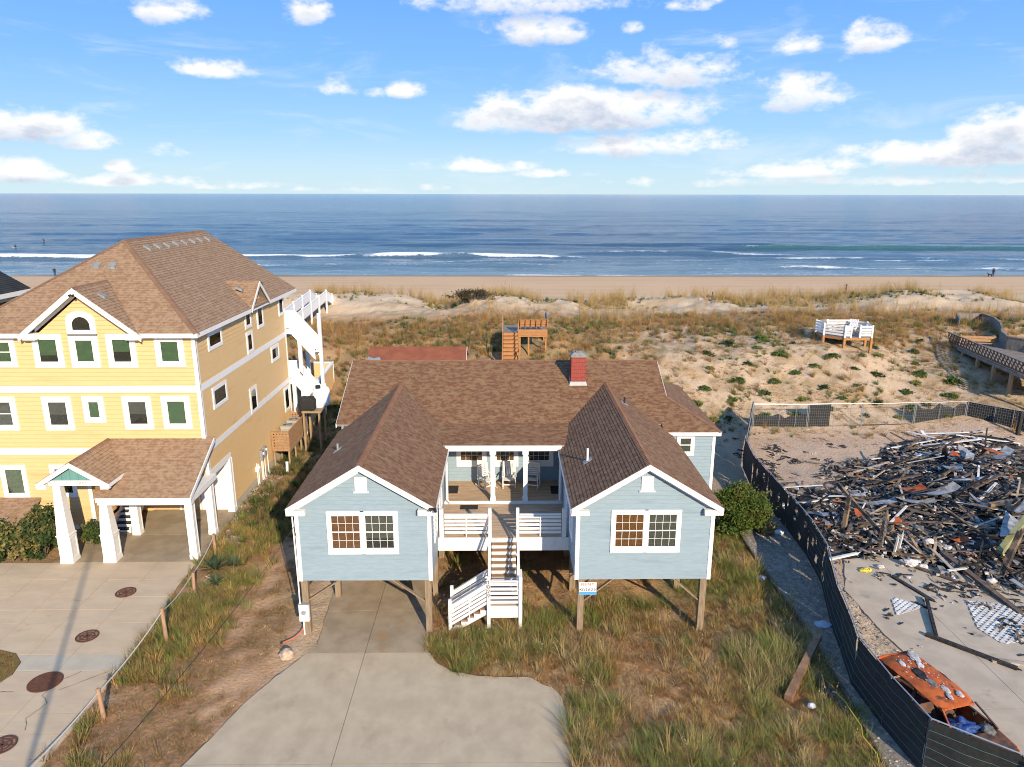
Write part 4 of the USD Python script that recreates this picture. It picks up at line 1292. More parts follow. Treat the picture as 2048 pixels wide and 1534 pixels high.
# roof vents and skylights
def on_roof_r(y, x):
    return ZE2 + rs * (EX1 - x)
for k in range(8):
    y = 39.3 + k * 1.15
    x = rx + .75
    z = on_roof_r(y, x)
    part(yel, 'roof_vent', MB().hexa([(x - .18, y - .2, z + rs * .18), (x + .2, y - .2, z - rs * .2), (x + .2, y + .2, z - rs * .2), (x - .18, y + .2, z + rs * .18), (x - .16, y - .18, z + rs * .18 + .09), (x + .19, y - .18, z - rs * .2 + .14), (x + .19, y + .18, z - rs * .2 + .14), (x - .16, y + .18, z + rs * .18 + .09)]), M_CAPSTONE)
for x in (-20.35, -19.55):
    y = 36.65
    z = ZE2 + rs * (y - EYF)
    part(yel, 'roof_vent', MB().hexa([(x - .2, y - .2, z - rs * .2), (x + .2, y - .2, z - rs * .2), (x + .2, y + .2, z + rs * .2), (x - .2, y + .2, z + rs * .2), (x - .19, y - .19, z - rs * .2 + .13), (x + .19, y - .19, z - rs * .2 + .13), (x + .19, y + .17, z + rs * .2 + .08), (x - .19, y + .17, z + rs * .2 + .08)]), M_CAPSTONE)
for (x, y, z) in ((-18.75, 33.9, gapex - .68 * gs), (XR - .55, 41.15, ZE2 + .95)):
    part(yel, 'roof_vent', MB().hexa([(x - .17, y - .2, z + .05), (x + .2, y - .2, z - .12), (x + .2, y + .2, z - .12), (x - .17, y + .2, z + .05), (x - .15, y - .18, z + .17), (x + .18, y - .18, z + .02), (x + .18, y + .18, z + .02), (x - .15, y + .18, z + .17)]), M_CAPSTONE)
part(yel, 'vent_pipe', MB().tube([(XR - .2, 43.9, ZE2 + .2), (XR - .2, 43.9, ZE2 + 1.05)], .05, 8), M_BLACK)

# carport roof and entrance gable
CY, CZ = 29.98, 3.36
ct = 5.05
cs = (ct - CZ) / (YY - CY)
pl = np.array([(-18.22, CY, CZ), (-13.98, CY, CZ), (-13.98, YY + .1, ct + cs * .1), (-18.9, YY + .1, ct + cs * .1), (-18.9, 31.8, CZ + cs * (31.8 - CY))], float)
rp = part(yel, 'roof', slab3(pl - (0, 0, .02), .09), M_UNDER)
part(rp, 'shingles', shingles(pl, .17, .34, .02, seed=241), M_SHY, kind='stuff')
be = MB()
be.bb(-18.2, -13.97, CY - .02, CY + .03, CZ - .22, CZ - .02)
be.bb(-18.2, -14.0, CY + .10, CY + .42, CZ - .40, CZ - .19)
part(yel, 'carport_beam', be, M_WHITE)
be = MB()
be.bb(-14.55, -14.06, CY + .43, YY, 2.96, 3.22)
be.bb(XR + .0, XR + .05, YY, 35.97, 2.98, 3.32)
part(yel, 'carport_beam', be, M_WHITE)
rk = MB()
rk.hexa([(-13.99, CY, CZ - .17), (-13.95, CY, CZ - .17), (-13.95, YY, ct - .17), (-13.99, YY, ct - .17), (-13.99, CY, CZ + .02), (-13.95, CY, CZ + .02), (-13.95, YY, ct + .02), (-13.99, YY, ct + .02)])
part(yel, 'rake_board', rk, M_WHITE)
PXc, PA, PE = -19.05, 5.06, 4.08
ps = (PA - PE) / 1.56
for sg in (-1, 1):
    e = PXc + sg * 1.58
    pl = np.array([(PXc, 29.88, PA), (e, 29.88, PA - 1.58 * ps), (e, YY, PA - 1.58 * ps), (PXc, YY, PA)], float)
    if sg > 0:
        pl[2] = (e, 31.55, PA - 1.58 * ps)
        pl[3] = (PXc, YY, PA)
        pl = np.array([(PXc, 29.88, PA), (e, 29.88, PA - 1.58 * ps), (e, 31.5, PA - 1.58 * ps), (PXc + .1, YY, PA - .1 * ps), (PXc, YY, PA)], float)
    rp = part(yel, 'roof', slab3(pl - (0, 0, .02), .08), M_UNDER)
    part(rp, 'shingles', shingles(pl, .17, .34, .02, seed=245 + sg), M_SHY, kind='stuff')
    rk = MB()
    p0, p1 = np.array((PXc, 29.84, PA - .03)), np.array((e, 29.84, PA - 1.58 * ps - .03))
    rk.hexa([p0 + (0, 0, -.20), p1 + (0, 0, -.20), p1 + (0, .06, -.20), p0 + (0, .06, -.20), p0 + (0, 0, .03), p1 + (0, 0, .03), p1 + (0, .06, .03), p0 + (0, .06, .03)])
    part(yel, 'rake_board', rk, M_WHITE)
    part(yel, 'eave_return', MB().bb(min(e, e - sg * .38), max(e, e - sg * .38), 29.9, 30.1, PE - .28, PE - .06), M_WHITE)
    part(yel, 'fascia', MB().bb(min(e, e + sg * .03), max(e, e + sg * .03), 29.9, 31.5, PE - .20, PE - .04), M_WHITE)
ridge_caps(yel, (PXc, 29.88, PA), (PXc, YY, PA), M_CAPY, pitch_l=ps, pitch_r=ps, step=.2)
tg = part(yel, 'gable_panel', MB().prism(Polygon([(-20.12, 4.16), (-17.98, 4.16), (PXc, 4.16 + 1.07 * ps)]), lambda a, b, d: (a, 30.12 - d, b), 0, .02), M_TEAL)
for k in range(6):
    x = -19.95 + k * .36
    part(tg, 'batten', MB().bb(x - .015, x + .015, 30.075, 30.099, 4.17, 4.16 + max(.05, (1.05 - abs(x - PXc)) * ps)), M_TEAL)
part(yel, 'portico_beam', MB().bb(-20.2, -17.9, 30.05, 30.35, 3.92, 4.155), M_WHITE)
for k, ch in enumerate('1851'):
    tm = meshkit.text_mesh(ch, .13, .006)
    v = np.array(tm.vertices)
    part(yel, 'house_number', (np.stack([-18.98 + k * .13 + v[:, 0], 30.048 - v[:, 2], 3.98 + v[:, 1]], 1), np.array(tm.faces)), M_GREY_LETTER)


def pier(x, y, ztop, s0=.56, s1=.30, zb=1.38):
    mb = MB()
    mb.bb(x - s0 / 2, x + s0 / 2, y - s0 / 2, y + s0 / 2, -.02, zb)
    mb.bb(x - s0 / 2 - .02, x + s0 / 2 + .02, y - s0 / 2 - .02, y + s0 / 2 + .02, -.01, .20)
    mb.bb(x - s0 / 2 - .03, x + s0 / 2 + .03, y - s0 / 2 - .03, y + s0 / 2 + .03, zb + .001, zb + .05)
    a, b = s0 / 2 - .01, s1 / 2
    mb.hexa([(x - a, y - a, zb + .051), (x + a, y - a, zb + .051), (x + a, y + a, zb + .051), (x - a, y + a, zb + .051), (x - b, y - b, ztop), (x + b, y - b, ztop), (x + b, y + b, ztop), (x - b, y + b, ztop)])
    # recessed panels on the base
    p = part(yel, 'porch_pier', mb, M_WHITE)
    fr = MB()
    for sx, sy in ((1, 0), (0, -1)):
        for a0, a1, z0, z1 in ((-.27, -.19, .22, 1.32), (.19, .27, .22, 1.32), (-.19, .19, .22, .32), (-.19, .19, 1.22, 1.32)):
            if sx:
                fr.bb(x + s0 / 2, x + s0 / 2 + .015, y + a0, y + a1, z0, z1)
            else:
                fr.bb(x + a0, x + a1, y - s0 / 2 - .015, y - s0 / 2, z0, z1)
    part(p, 'panel_frame', fr, M_WHITE)


pier(-20.02, 30.42, 3.92)
pier(-18.10, 30.5, 3.15)


def square_post(x, y, ztop, s=.33):
    mb = MB()
    mb.bb(x - s / 2, x + s / 2, y - s / 2, y + s / 2, -.02, ztop)
    mb.bb(x - s / 2 - .02, x + s / 2 + .02, y - s / 2 - .02, y + s / 2 + .02, -.01, .28)
    for e in (-1, 1):
        mb.bb(x + e * (s / 2 - .03) - .03, x + e * (s / 2 - .03) + .03, y - s / 2 - .012, y - s / 2, .281, ztop - .01)
        mb.bb(x + s / 2, x + s / 2 + .012, y + e * (s / 2 - .03) - .03, y + e * (s / 2 - .03) + .03, .281, ztop - .01)
    part(yel, 'carport_post', mb, M_WHITE)


square_post(-14.36, 30.65, 3.0)
square_post(-14.48, 33.15, 3.0)
square_post(-14.48, 35.80, 3.05)
square_post(-18.22, 33.15, 3.08, .36)
part(yel, 'door_frame', MB().bb(-17.35, -17.25, 35.93, 35.98, 0, 2.6).bb(-16.3, -16.2, 35.93, 35.98, 0, 2.6).bb(-17.35, -16.2, 35.93, 35.98, 2.601, 2.7), M_WHITE)
gd = MB()
for k in range(5):
    gd.bb(-16.15, -14.65, 35.94, 35.97, .03 + k * .5, .03 + k * .5 + .49)
part(yel, 'garage_door', gd, M_WHITE)
dd = MB()
dd.bb(-17.24, -16.31, 35.945, 35.965, .02, 2.59)
part(yel, 'door', dd, M_YELLOW)
# entry steps with dark treads and white risers
for k in range(8):
    y = 33.3 + k * .28
    part(yel, 'step_riser', MB().bb(-19.52, -18.72, y, y + .03, k * .19, (k + 1) * .19 - .02), M_WHITE)
    part(yel, 'step_tread', MB().bb(-19.52, -18.72, y - .02, y + .30, (k + 1) * .19 - .019, (k + 1) * .19 + .015), M_BLACK)
for x in (-19.58, -18.66):
    part(yel, 'stair_stringer', MB().prism(Polygon([(33.2, 0), (33.5, 0), (35.6, 1.35), (35.6, 1.75), (33.2, .28)]), lambda a, b, d: (x + d, a, b), -.04, .04), M_WHITE)
part(yel, 'stair_rail', MB().bar((-18.62, 33.3, 1.1), (-18.62, 35.6, 2.6), .05, .09), M_WHITE)
# little lean-to by the entrance
lt = np.array([(-26, 31.3, 1.35), (-22.75, 31.3, 1.35), (-22.75, 33.15, 2.0), (-26, 33.15, 2.0)], float)
rp = part(yel, 'roof', slab3(lt - (0, 0, .02), .07), M_UNDER)
part(rp, 'shingles', shingles(lt, .17, .34, .02, seed=251), M_SHY, kind='stuff')
clapboard(yel, Wall((-26, 31.5), (1, 0), (0, -1)), [(0, 0), (3.1, 0), (3.1, 1.28), (0, 1.28)], .205, M_YELLOW, M_CYELLOW)
part(yel, 'fascia', MB().bb(-26, -22.73, 31.27, 31.297, 1.18, 1.35), M_WHITE)
part(yel, 'corner_board', MB().bb(-23.02, -22.86, 31.44, 31.478, 0, 1.27), M_WHITE)
# meters, conduits and downpipes on the side wall
for (y, z, w_, h) in ((40.1, 1.55, .34, .62), (40.62, 1.62, .36, .55), (39.25, 1.02, .26, .3)):
    e = part(yel, 'utility_box', MB().bb(XR + .06, XR + .24, y, y + w_, z - h / 2, z + h / 2), M_METAL if w_ > .3 else M_SIGNWHITE)
    part(e, 'dial', MB().tube([(XR + .24, y + w_ / 2, z + .1), (XR + .30, y + w_ / 2, z + .1)], .08, 12), M_SIGNWHITE)
for y in (39.38, 39.6, 40.2, 40.4, 40.75, 41.3):
    part(yel, 'conduit', MB().tube([(XR + .12, y, -.05), (XR + .12, y, 1.2 + .3 * R.random())], .03, 6), M_WHITE)

# white stairs and decks at the sea end
st = thing('outside_stairs', 'white outside stairs with solid rails zigzagging up behind the yellow house', 'stairs', (-14, 49, 0))
M_VINYL = surf('white_vinyl', (.82, .82, .81), (.78, .78, .77), 2, .4)
for x, y, z1 in ((-13.6, 47.5, 8.0), (-12.9, 50.2, 8.4), (-13.9, 50.4, 7.6), (-14.2, 47.6, 5.0)):
    part(st, 'post', MB().bb(x - .11, x + .11, y - .11, y + .11, -.1, z1), M_VINYL)


def solid_flight(p, q, zp, zq, y0, y1, h=1.05):
    """A flight or landing between (x) p and q with a balustrade on both sides."""
    for y in (y0, y1):
        mb = MB()
        d = .03
        mb.hexa([(p, y - d, zp + .10), (q, y - d, zq + .10), (q, y + d, zq + .10), (p, y + d, zp + .10), (p, y - d, zp + h - .06), (q, y - d, zq + h - .06), (q, y + d, zq + h - .06), (p, y + d, zp + h - .06)])
        part(st, 'balustrade', mb, M_VINYL)
        part(st, 'handrail', MB().bar((p, y, zp + h), (q, y, zq + h), .12, .08), M_VINYL)
        part(st, 'stringer', MB().hexa([(p, y - .04, zp - .30), (q, y - .04, zq - .30), (q, y + .04, zq - .30), (p, y + .04, zp - .30), (p, y - .04, zp + .05), (q, y - .04, zq + .05), (q, y + .04, zq + .05), (p, y + .04, zp + .05)]), M_VINYL)
    n = max(2, int(abs(zp - zq) / .2))
    for k in range(n):
        t0, t1 = k / n, (k + 1) / n
        part(st, 'tread', MB().bb(min(p + (q - p) * t0, p + (q - p) * t1), max(p + (q - p) * t0, p + (q - p) * t1), y0 + .05, y1 - .05, zp + (zq - zp) * t1 - .05, zp + (zq - zp) * t1), M_CEDARGREY)


solid_flight(-15.6, -14.1, 7.75, 7.75, 47.45, 48.6)
solid_flight(-14.1, -12.6, 7.75, 6.0, 47.45, 48.6)
solid_flight(-15.6, -14.1, 4.3, 4.3, 47.45, 48.6)
solid_flight(-14.1, -12.5, 4.3, 2.3, 47.45, 48.6)
for x in (-15.5, -14.1):
    for z in (7.75, 4.3):
        part(st, 'post', MB().bb(x - .07, x + .07, 47.36, 47.5, z - .3, z + 1.2), M_VINYL)
# covered porch decks behind
for z in (3.9, 7.2):
    part(st, 'deck', MB().bb(-24.5, -14.6, 47.25, 50.6, z - .15, z), M_CEDARGREY)
    part(st, 'deck_beam', MB().bb(-24.5, -14.0, 50.4, 50.6, z - .45, z - .151), M_VINYL)
# yellow wall round the pool
pw = thing('pool_wall', 'low yellow clapboard wall with a white cap round the pool deck', 'wall', (-13, 51, 0))
w1 = Wall((-15.5, 55.6), (1, 0), (0, -1))
clapboard(pw, w1, [(0, .3), (1.9, .3), (1.9, 3.55), (0, 3.55)], .205, M_YELLOW, M_CYELLOW)
w2 = Wall((-13.45, 48.3), (0, 1), (1, 0))
clapboard(pw, w2, [(0, -.2), (7.4, -.2), (7.4, 3.55), (0, 3.0)], .205, M_YELLOW, M_CYELLOW)
cp = MB()
cp.hexa([(-13.62, 48.2, 3.0), (-13.38, 48.2, 3.0), (-13.38, 55.75, 3.55), (-13.62, 55.75, 3.55), (-13.62, 48.2, 3.1), (-13.38, 48.2, 3.1), (-13.38, 55.75, 3.65), (-13.62, 55.75, 3.65)])
part(pw, 'cap', cp, M_WHITE)
part(pw, 'cap', MB().bb(-15.6, -13.63, 55.5, 55.75, 3.555, 3.65), M_WHITE)
part(pw, 'corner_board', MB().bb(-13.52, -13.40, 55.62, 55.74, 0, 3.54), M_WHITE)
# dune walkover with white solid rails
wk = thing('dune_walkover', 'raised dune walkover with tall white panelled rails behind the yellow house', 'boardwalk', (-19, 73, 4))
for x0, x1, tagx in ((-20.6, -20.5, 0), (-18.9, -18.8, 1)):
    for (ya, za, yb, zb) in ((58, 4.35, 77, 5.35), (77, 5.35, 82, 3.9)):
        n = 6 if yb - ya > 10 else 2
        for k in range(n):
            t0, t1 = k / n, (k + 1) / n
            y0, y1_, z0, z1 = ya + (yb - ya) * t0, ya + (yb - ya) * t1, za + (zb - za) * t0, za + (zb - za) * t1
            part(wk, 'rail_panel', MB().hexa([(x0 + .02, y0 + .06, z0 + .1), (x1 - .02, y0 + .06, z0 + .1), (x1 - .02, y1_ - .06, z1 + .1), (x0 + .02, y1_ - .06, z1 + .1), (x0 + .02, y0 + .06, z0 + 1.05), (x1 - .02, y0 + .06, z0 + 1.05), (x1 - .02, y1_ - .06, z1 + 1.05), (x0 + .02, y1_ - .06, z1 + 1.05)]), M_VINYL)
            part(wk, 'post', MB().bb(x0 - .03, x1 + .03, y0 - .07, y0 + .07, z0 - 2.2, z0 + 1.25), M_VINYL)
        part(wk, 'handrail', MB().bar(((x0 + x1) / 2, ya, za + 1.1), ((x0 + x1) / 2, yb, zb + 1.1), .14, .07), M_VINYL)
for k in range(60):
    y = 58 + k * .4
    z = 4.35 + (y - 58) / 19 if y < 77 else 5.35 - (y - 77) * .29
    part(wk, 'walkway_board', MB().bb(-20.5, -18.9, y, y + .36, z - .04, z), M_CEDARGREY)
# ================================================================ drives, path and lot
def setting(name):
    path = fresh('/World', name)
    x = UsdGeom.Xform.Define(stage, path)
    LOC[path] = np.zeros(3)
    tag(x.GetPrim(), kind='structure')
    return path


def panels(parent, pg, xs, ys, z0, z1, mat_of, gap=.009, name='concrete_panel'):
    for x0, x1 in zip(xs[:-1], xs[1:]):
        for y0, y1 in zip(ys[:-1], ys[1:]):
            c = pg.intersection(sbox(x0 + gap, y0 + gap, x1 - gap, y1 - gap))
            for c1 in getattr(c, 'geoms', [c]):
                if c1.geom_type == 'Polygon' and c1.area > .02:
                    dz = R.uniform(-.004, .004)
                    part(parent, name, MB().prism(c1, lambda a, b, d: (a, b, d), z0, z1 + dz), mat_of((x0 + x1) / 2, (y0 + y1) / 2))


def ragged(pg, amp, seed, step=.16):
    """The outline with the small wanderings of an edge that sand and grass creep over."""
    c = np.array(pg.segmentize(step).exterior.coords)[:-1]
    n1 = fb(c[:, 0], c[:, 1], .5, seed, 3) - .5
    n2 = fb(c[:, 0], c[:, 1], .5, seed + 9, 3) - .5
    return Polygon(np.stack([c[:, 0] + n1 * amp, c[:, 1] + n2 * amp], 1)).buffer(0)


dv = setting('driveway')
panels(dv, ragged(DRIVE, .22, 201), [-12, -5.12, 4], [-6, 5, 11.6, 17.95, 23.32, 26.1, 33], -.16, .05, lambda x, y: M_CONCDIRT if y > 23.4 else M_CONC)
yd = setting('paved_court')
isl = Polygon([(-26, 21.3), (-17.6, 21.5), (-17.35, 22.2), (-17.5, 22.9), (-18.0, 23.4), (-18.8, 23.65), (-20, 23.7), (-26, 23.7)])
yd_poly = ragged(YDRIVE, .06, 205).difference(isl.buffer(.02))
panels(yd, yd_poly, [-40, -32, -28, -25.5, -23.95, -22.3, -20.7, -19.1, -17.45, -15.88, -13.0], [-6, 2, 8, 12, 15, 17.1, 18.22, 19.25, 20.22, 21.33, 22.40, 23.34, 25.34, 26.3, 27.29, 28.7, 30.25], -.16, .05,
       lambda x, y: M_CONCG if 22.4 < y < 23.34 else M_CONCY)
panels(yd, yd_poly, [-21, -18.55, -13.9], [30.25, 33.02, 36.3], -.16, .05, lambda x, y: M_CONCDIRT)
solo('lawn_island', MB().prism(isl, lambda a, b, d: (a, b, d), -.1, .07), surf('island_turf', (.14, .12, .04), (.20, .12, .045), 6, .95, .03, 40), kind='structure')
lt_ = setting('burnt_lot_slab')
M_CONCLOT = surf('lot_concrete', (.47, .385, .28), (.39, .32, .235), 1.0, .85, .003, 70, detail=7, third=((.20, .18, .145), .8, .60, .76))
panels(lt_, ragged(SLAB, .22, 209), [14, 17.45, 21.5, 26, 32, 60], [-6, 6, 12, 16.3, 20.1, 24.4, 31.5], -.16, .045, lambda x, y: M_CONCLOT)
pth = setting('side_path')
M_SHELL = surf('shell_strewn_concrete', (.25, .225, .19), (.15, .13, .11), 5, .95, .012, 26, detail=6, lo=.35, hi=.65, third=((.46, .43, .38), 15, .60, .68))
part(pth, 'path_slab', MB().prism(ragged(PATHP, .10, 213), lambda a, b, d: (a, b, d), -.16, .13), M_SHELL)
M_OLDTIMBER = surf('old_grey_timber', (.17, .125, .095), (.10, .072, .055), 4, .9, .006, 25, (1, 1, 1), island=.15)
ed = [(12.0, 35.8), (11.82, 31.5), (11.80, 28.9), (11.80, 26.4), (11.85, 23.9), (11.70, 21.4), (11.5, 19.0), (11.25, 16.0)]
for a, b in zip(ed[:-1], ed[1:]):
    part(pth, 'edging_board', MB().bar((a[0] - .05, a[1] - .02, .07), (b[0] - .05, b[1] + .02, .07 + R.uniform(-.03, .03)), .06, .26), M_OLDTIMBER)
# cracks in the paved court
ck = MB()
for pts in ([(-15.0, 22.35), (-15.55, 21.75), (-15.6, 21.1), (-15.2, 20.7), (-15.45, 20.0), (-15.05, 19.3)], [(-14.0, 22.38), (-14.9, 21.6), (-15.3, 21.3)], [(-18.7, 21.2), (-17.2, 21.25), (-16.6, 21.3)]):
    P = []
    for (a, b) in zip(pts[:-1], pts[1:]):
        for t in np.linspace(0, 1, 6)[:-1]:
            P.append((a[0] + (b[0] - a[0]) * t + R.uniform(-.02, .02), a[1] + (b[1] - a[1]) * t + R.uniform(-.02, .02)))
    for a, b in zip(P[:-1], P[1:]):
        d = np.array([b[1] - a[1], a[0] - b[0]]); d = d / np.linalg.norm(d) * R.uniform(.007, .014)
        ck.add([(a[0] - d[0], a[1] - d[1], .0575), (a[0] + d[0], a[1] + d[1], .0575), (b[0] + d[0], b[1] + d[1], .0575), (b[0] - d[0], b[1] - d[1], .0575)], [(0, 3, 2, 1)])
part(yd, 'crack', ck, surf('crack_dirt', (.15, .11, .08), None), kind='stuff')

# ---------------------------------------------------------------- iron covers in the court
M_RUST = surf('rusty_cast_iron', (.125, .05, .03), (.08, .038, .026), 9, .85, .004, 60)
M_PIT = surf('silted_gaps', (.26, .175, .115), (.16, .10, .07), 6)


def drain_cover(name, label, x, y, r, spokes):
    t = thing(name, label, 'drain cover', (x, y, .05), 'iron covers in the paved court')
    ring = Polygon([(x + r * math.cos(a), y + r * math.sin(a)) for a in np.linspace(0, 2 * math.pi, 40)[:-1]])
    part(t, 'rim', MB().prism(ring.difference(ring.buffer(-.06)), lambda a, b, d: (a, b, .05 + d), .006, .028), M_RUST)
    part(t, 'pit', MB().prism(ring.buffer(-.02), lambda a, b, d: (a, b, .05 + d), .006, .0085), M_PIT)
    if spokes:
        for k in range(6):
            a = k * math.pi / 3
            part(t, 'spoke', MB().bar((x, y, .067), (x + (r - .05) * math.cos(a), y + (r - .05) * math.sin(a), .067), .045, .02), M_RUST)
        for rr_ in (.32, .66):
            c = Polygon([(x + r * rr_ * math.cos(a), y + r * rr_ * math.sin(a)) for a in np.linspace(0, 2 * math.pi, 30)[:-1]])
            part(t, 'hoop', MB().prism(c.difference(c.buffer(-.045)), lambda a, b, d: (a, b, .05 + d), .008, .0265), M_RUST)
    else:
        n = 9
        for k in range(-n, n + 1):
            for s in (1, -1):
                o = k * r / n * .98
                h = math.sqrt(max(0, (r - .04) ** 2 - o * o))
                if h < .05:
                    continue
                c, q = math.cos(.785 * s), math.sin(.785 * s)
                part(t, 'grid_bar', MB().bar((x + o * -q - h * c, y + o * c - h * q, .064 + .002 * s), (x + o * -q + h * c, y + o * c + h * q, .064 + .002 * s), .024, .018), M_RUST)
    return t


drain_cover('drain_cover', 'round spoked rusty drain cover nearest the carport', -16.07, 27.6, .41, True)
drain_cover('drain_cover', 'middle of the spoked rusty drain covers, set just above the grey pavement strip', -15.96, 24.46, .41, True)
drain_cover('drain_cover', 'spoked rusty drain cover cut by the picture edge below the large grid cover', -15.43, 18.8, .41, True)
drain_cover('drain_cover', 'largest rusty cover, with a close diamond grid instead of spokes', -15.92, 21.77, .55, False)
t = thing('carport_drain', 'small dull round drain cover in the carport floor', 'drain cover', (-15.9, 34.6, .05))
part(t, 'lid', MB().tube([(-15.9, 34.6, .055), (-15.9, 34.6, .066)], .22, 24), surf('dull_lid', (.16, .13, .09), None))
part(t, 'knob', MB().tube([(-15.9, 34.6, .066), (-15.9, 34.6, .085)], .05, 12), M_RUST)

# ---------------------------------------------------------------- rope fence along the court
rf = thing('rope_fence', 'low rope fence of round wooden posts along the edge of the paved court', 'fence', (-13.2, 25, 0))
M_ROPE = surf('pale_rope', (.52, .47, .40), (.42, .38, .32), 30, .9, .003, 120)
M_RPOST = surf('round_rope_posts', (.38, .235, .15), (.30, .18, .115), 4, .85, .004, 30, (4, 4, .6))
rp_ = [(-13.6, 31.1, 1.0), (-13.22, 27.7, .92), (-12.78, 24.14, 1.45), (-12.98, 20.04, 1.12), (-13.4, 15.5, 1.1)]
for x, y, h in rp_:
    lean = R.uniform(-.05, .05)
    part(rf, 'post', MB().tube([(x, y, -.2), (x + lean * .7, y, h * .7), (x + lean, y, h - .02), (x + lean, y, h)], [.075, .07, .07, .055], 12), M_RPOST)
for (x0, y0, h0), (x1, y1, h1) in zip(rp_[:-1], rp_[1:]):
    P = [(x0 + (x1 - x0) * t - .02, y0 + (y1 - y0) * t, (h0 - .12) * (1 - t) + (h1 - .12) * t - .9 * t * (1 - t) * .55) for t in np.linspace(0, 1, 15)]
    part(rf, 'rope', MB().tube(P, .022, 6), M_ROPE)

# ---------------------------------------------------------------- utility pole behind the camera, its wire to the cottage
up_ = thing('utility_pole', 'tall slender wooden pole whose shadow crosses the paved court', 'utility pole', (-5.35, -3.5, 0))
M_POLE = surf('brown_pole_wood', (.14, .10, .07), (.10, .07, .05), 4, .9)
pbase = np.array((-13.75 + .35 * 24, 19.0 - .937 * 24))
part(up_, 'pole', MB().tube([(pbase[0], pbase[1], -.3), (pbase[0], pbase[1], 16.6)], [.085, .06], 14), M_POLE)
part(up_, 'insulator', MB().tube([(pbase[0], pbase[1], 16.6), (pbase[0], pbase[1], 16.8)], .05, 8), M_BLACK)
wire = thing('service_wire', 'thin dark electric service wire running down to the cottage corner', 'wire', (-7.7, 24.5, 4.6))
p0, p1 = np.array((-7.72, 24.45, 4.60)), np.array((pbase[0] - .1, pbase[1], 11.6))
P = [p0 + (p1 - p0) * t - np.array((0, 0, 4 * t * (1 - t) * .8)) for t in np.linspace(0, 1, 24)]
part(wire, 'cable', MB().tube(P, .008, 5), M_BLACK)
part(wire, 'loop', MB().tube([p0, p0 + (.03, .05, -.35), p0 + (.10, .06, -.5), p0 + (.12, .08, -.25), p0 + (.06, .1, .1)], .013, 6), M_BLACK)

# ---------------------------------------------------------------- porch chairs, mats, sign
def rocker(name, label, loc, rz, slats):
    t = thing(name, label, 'rocking chair', loc, 'white rocking chairs on the porch', rz, local=True)
    w = .30
    for s in (-1, 1):
        part(t, 'leg', MB().bar((s * w, -.26, .05), (s * w, -.26, .62), .045, .045), M_DECKWHITE)
        part(t, 'leg', MB().bar((s * w, .22, .05), (s * (w - .02), .36, 1.12), .045, .05), M_DECKWHITE)
        part(t, 'rocker', MB().tube([(s * w, -.42, .07), (s * w, -.15, .025), (s * w, .15, .025), (s * w, .5, .10)], .024, 6), M_DECKWHITE)
        part(t, 'armrest', MB().bb(s * w - .05, s * w + .05, -.32, .30, .62, .65), M_DECKWHITE)
    for k in range(5):
        y = -.27 + k * .105
        part(t, 'seat_slat', MB().bb(-w + .03, w - .03, y, y + .092, .40 - k * .012, .425 - k * .012), M_DECKWHITE)
    part(t, 'front_rail', MB().bb(-w + .02, w - .02, -.28, -.255, .16, .21), M_DECKWHITE)
    if slats == 'v':
        part(t, 'top_rail', MB().bar((-w, .355, 1.10), (w, .355, 1.10), .04, .10), M_DECKWHITE)
        for k in range(6):
            x = -w + .075 + k * .09
            part(t, 'back_slat', MB().bar((x, .235, .40), (x, .35, 1.06), .055, .02, (0, 1, 0)), M_DECKWHITE)
    else:
        for k in range(7):
            z = .48 + k * .093
            y = .225 + (z - .05) / 1.07 * .14
            part(t, 'back_slat', MB().bb(-w + .02, w - .02, y - .012, y + .012, z, z + .062), M_DECKWHITE)
    return t


rocker('rocking_chair', 'white rocking chair with upright back slats between the two porch columns', (.30, 32.35, 2.862), 0, 'v')
rocker('rocking_chair', 'white ladder back rocking chair half hidden by the first porch column', (-.78, 32.2, 2.862), 38, 'h')
rocker('rocking_chair', 'white ladder back rocking chair turned sideways by the black mat corner', (1.42, 32.30, 2.862), -14, 'h')
for lab, a in (('black door mat against the sunny porch side', (-2.62, -2.14, 31.5, 32.42, 2.862)), ('black door mat in the shaded porch corner', (2.28, 2.72, 31.4, 32.32, 2.862)), ('black mat lying on the lower deck board floor', (-1.94, -1.14, 30.0, 30.44, 2.737))):
    x0, x1, y0, y1, z = a
    mt_ = thing('door_mat', lab, 'door mat', ((x0 + x1) / 2, (y0 + y1) / 2, z), 'black rubber mats')
    part(mt_, 'mat', MB().bb(x0, x1, y0, y1, z, z + .012), M_RUBBER)
    rb = MB()
    for k in range(10):
        yy_ = y0 + .04 + k * (y1 - y0 - .08) / 10
        rb.bb(x0 + .03, x1 - .03, yy_, yy_ + .02, z + .012, z + .018)
    part(mt_, 'ribs', rb, M_RUBBER, kind='stuff')
sg_ = thing('rent_sign', 'small white rental sign with blue foot nailed to the piling', 'sign', (3.2, 24.55, 1.68))
part(sg_, 'board', MB().bb(2.90, 3.56, 24.555, 24.575, 1.67, 2.20), M_SIGNWHITE)
part(sg_, 'foot_stripe', MB().bb(2.905, 3.555, 24.551, 24.555, 1.675, 1.79), M_BLUE_PRINT)


def lettering(parent, name, text, h, x0, x1, y, z, mat):
    tm = meshkit.text_mesh(text, h, .003, True)
    v = np.array(tm.vertices)
    sx = (x1 - x0) / (v[:, 0].max() - v[:, 0].min())
    part(parent, name, (np.stack([x0 + (v[:, 0] - v[:, 0].min()) * sx, y - v[:, 2], z + v[:, 1]], 1), np.array(tm.faces)), mat)


lettering(sg_, 'red_word', 'RENT', .11, 2.98, 3.48, 24.554, 2.06, M_RED_LETTER)
lettering(sg_, 'black_number', 'KD1829', .115, 2.92, 3.54, 24.554, 1.83, M_BLACK)

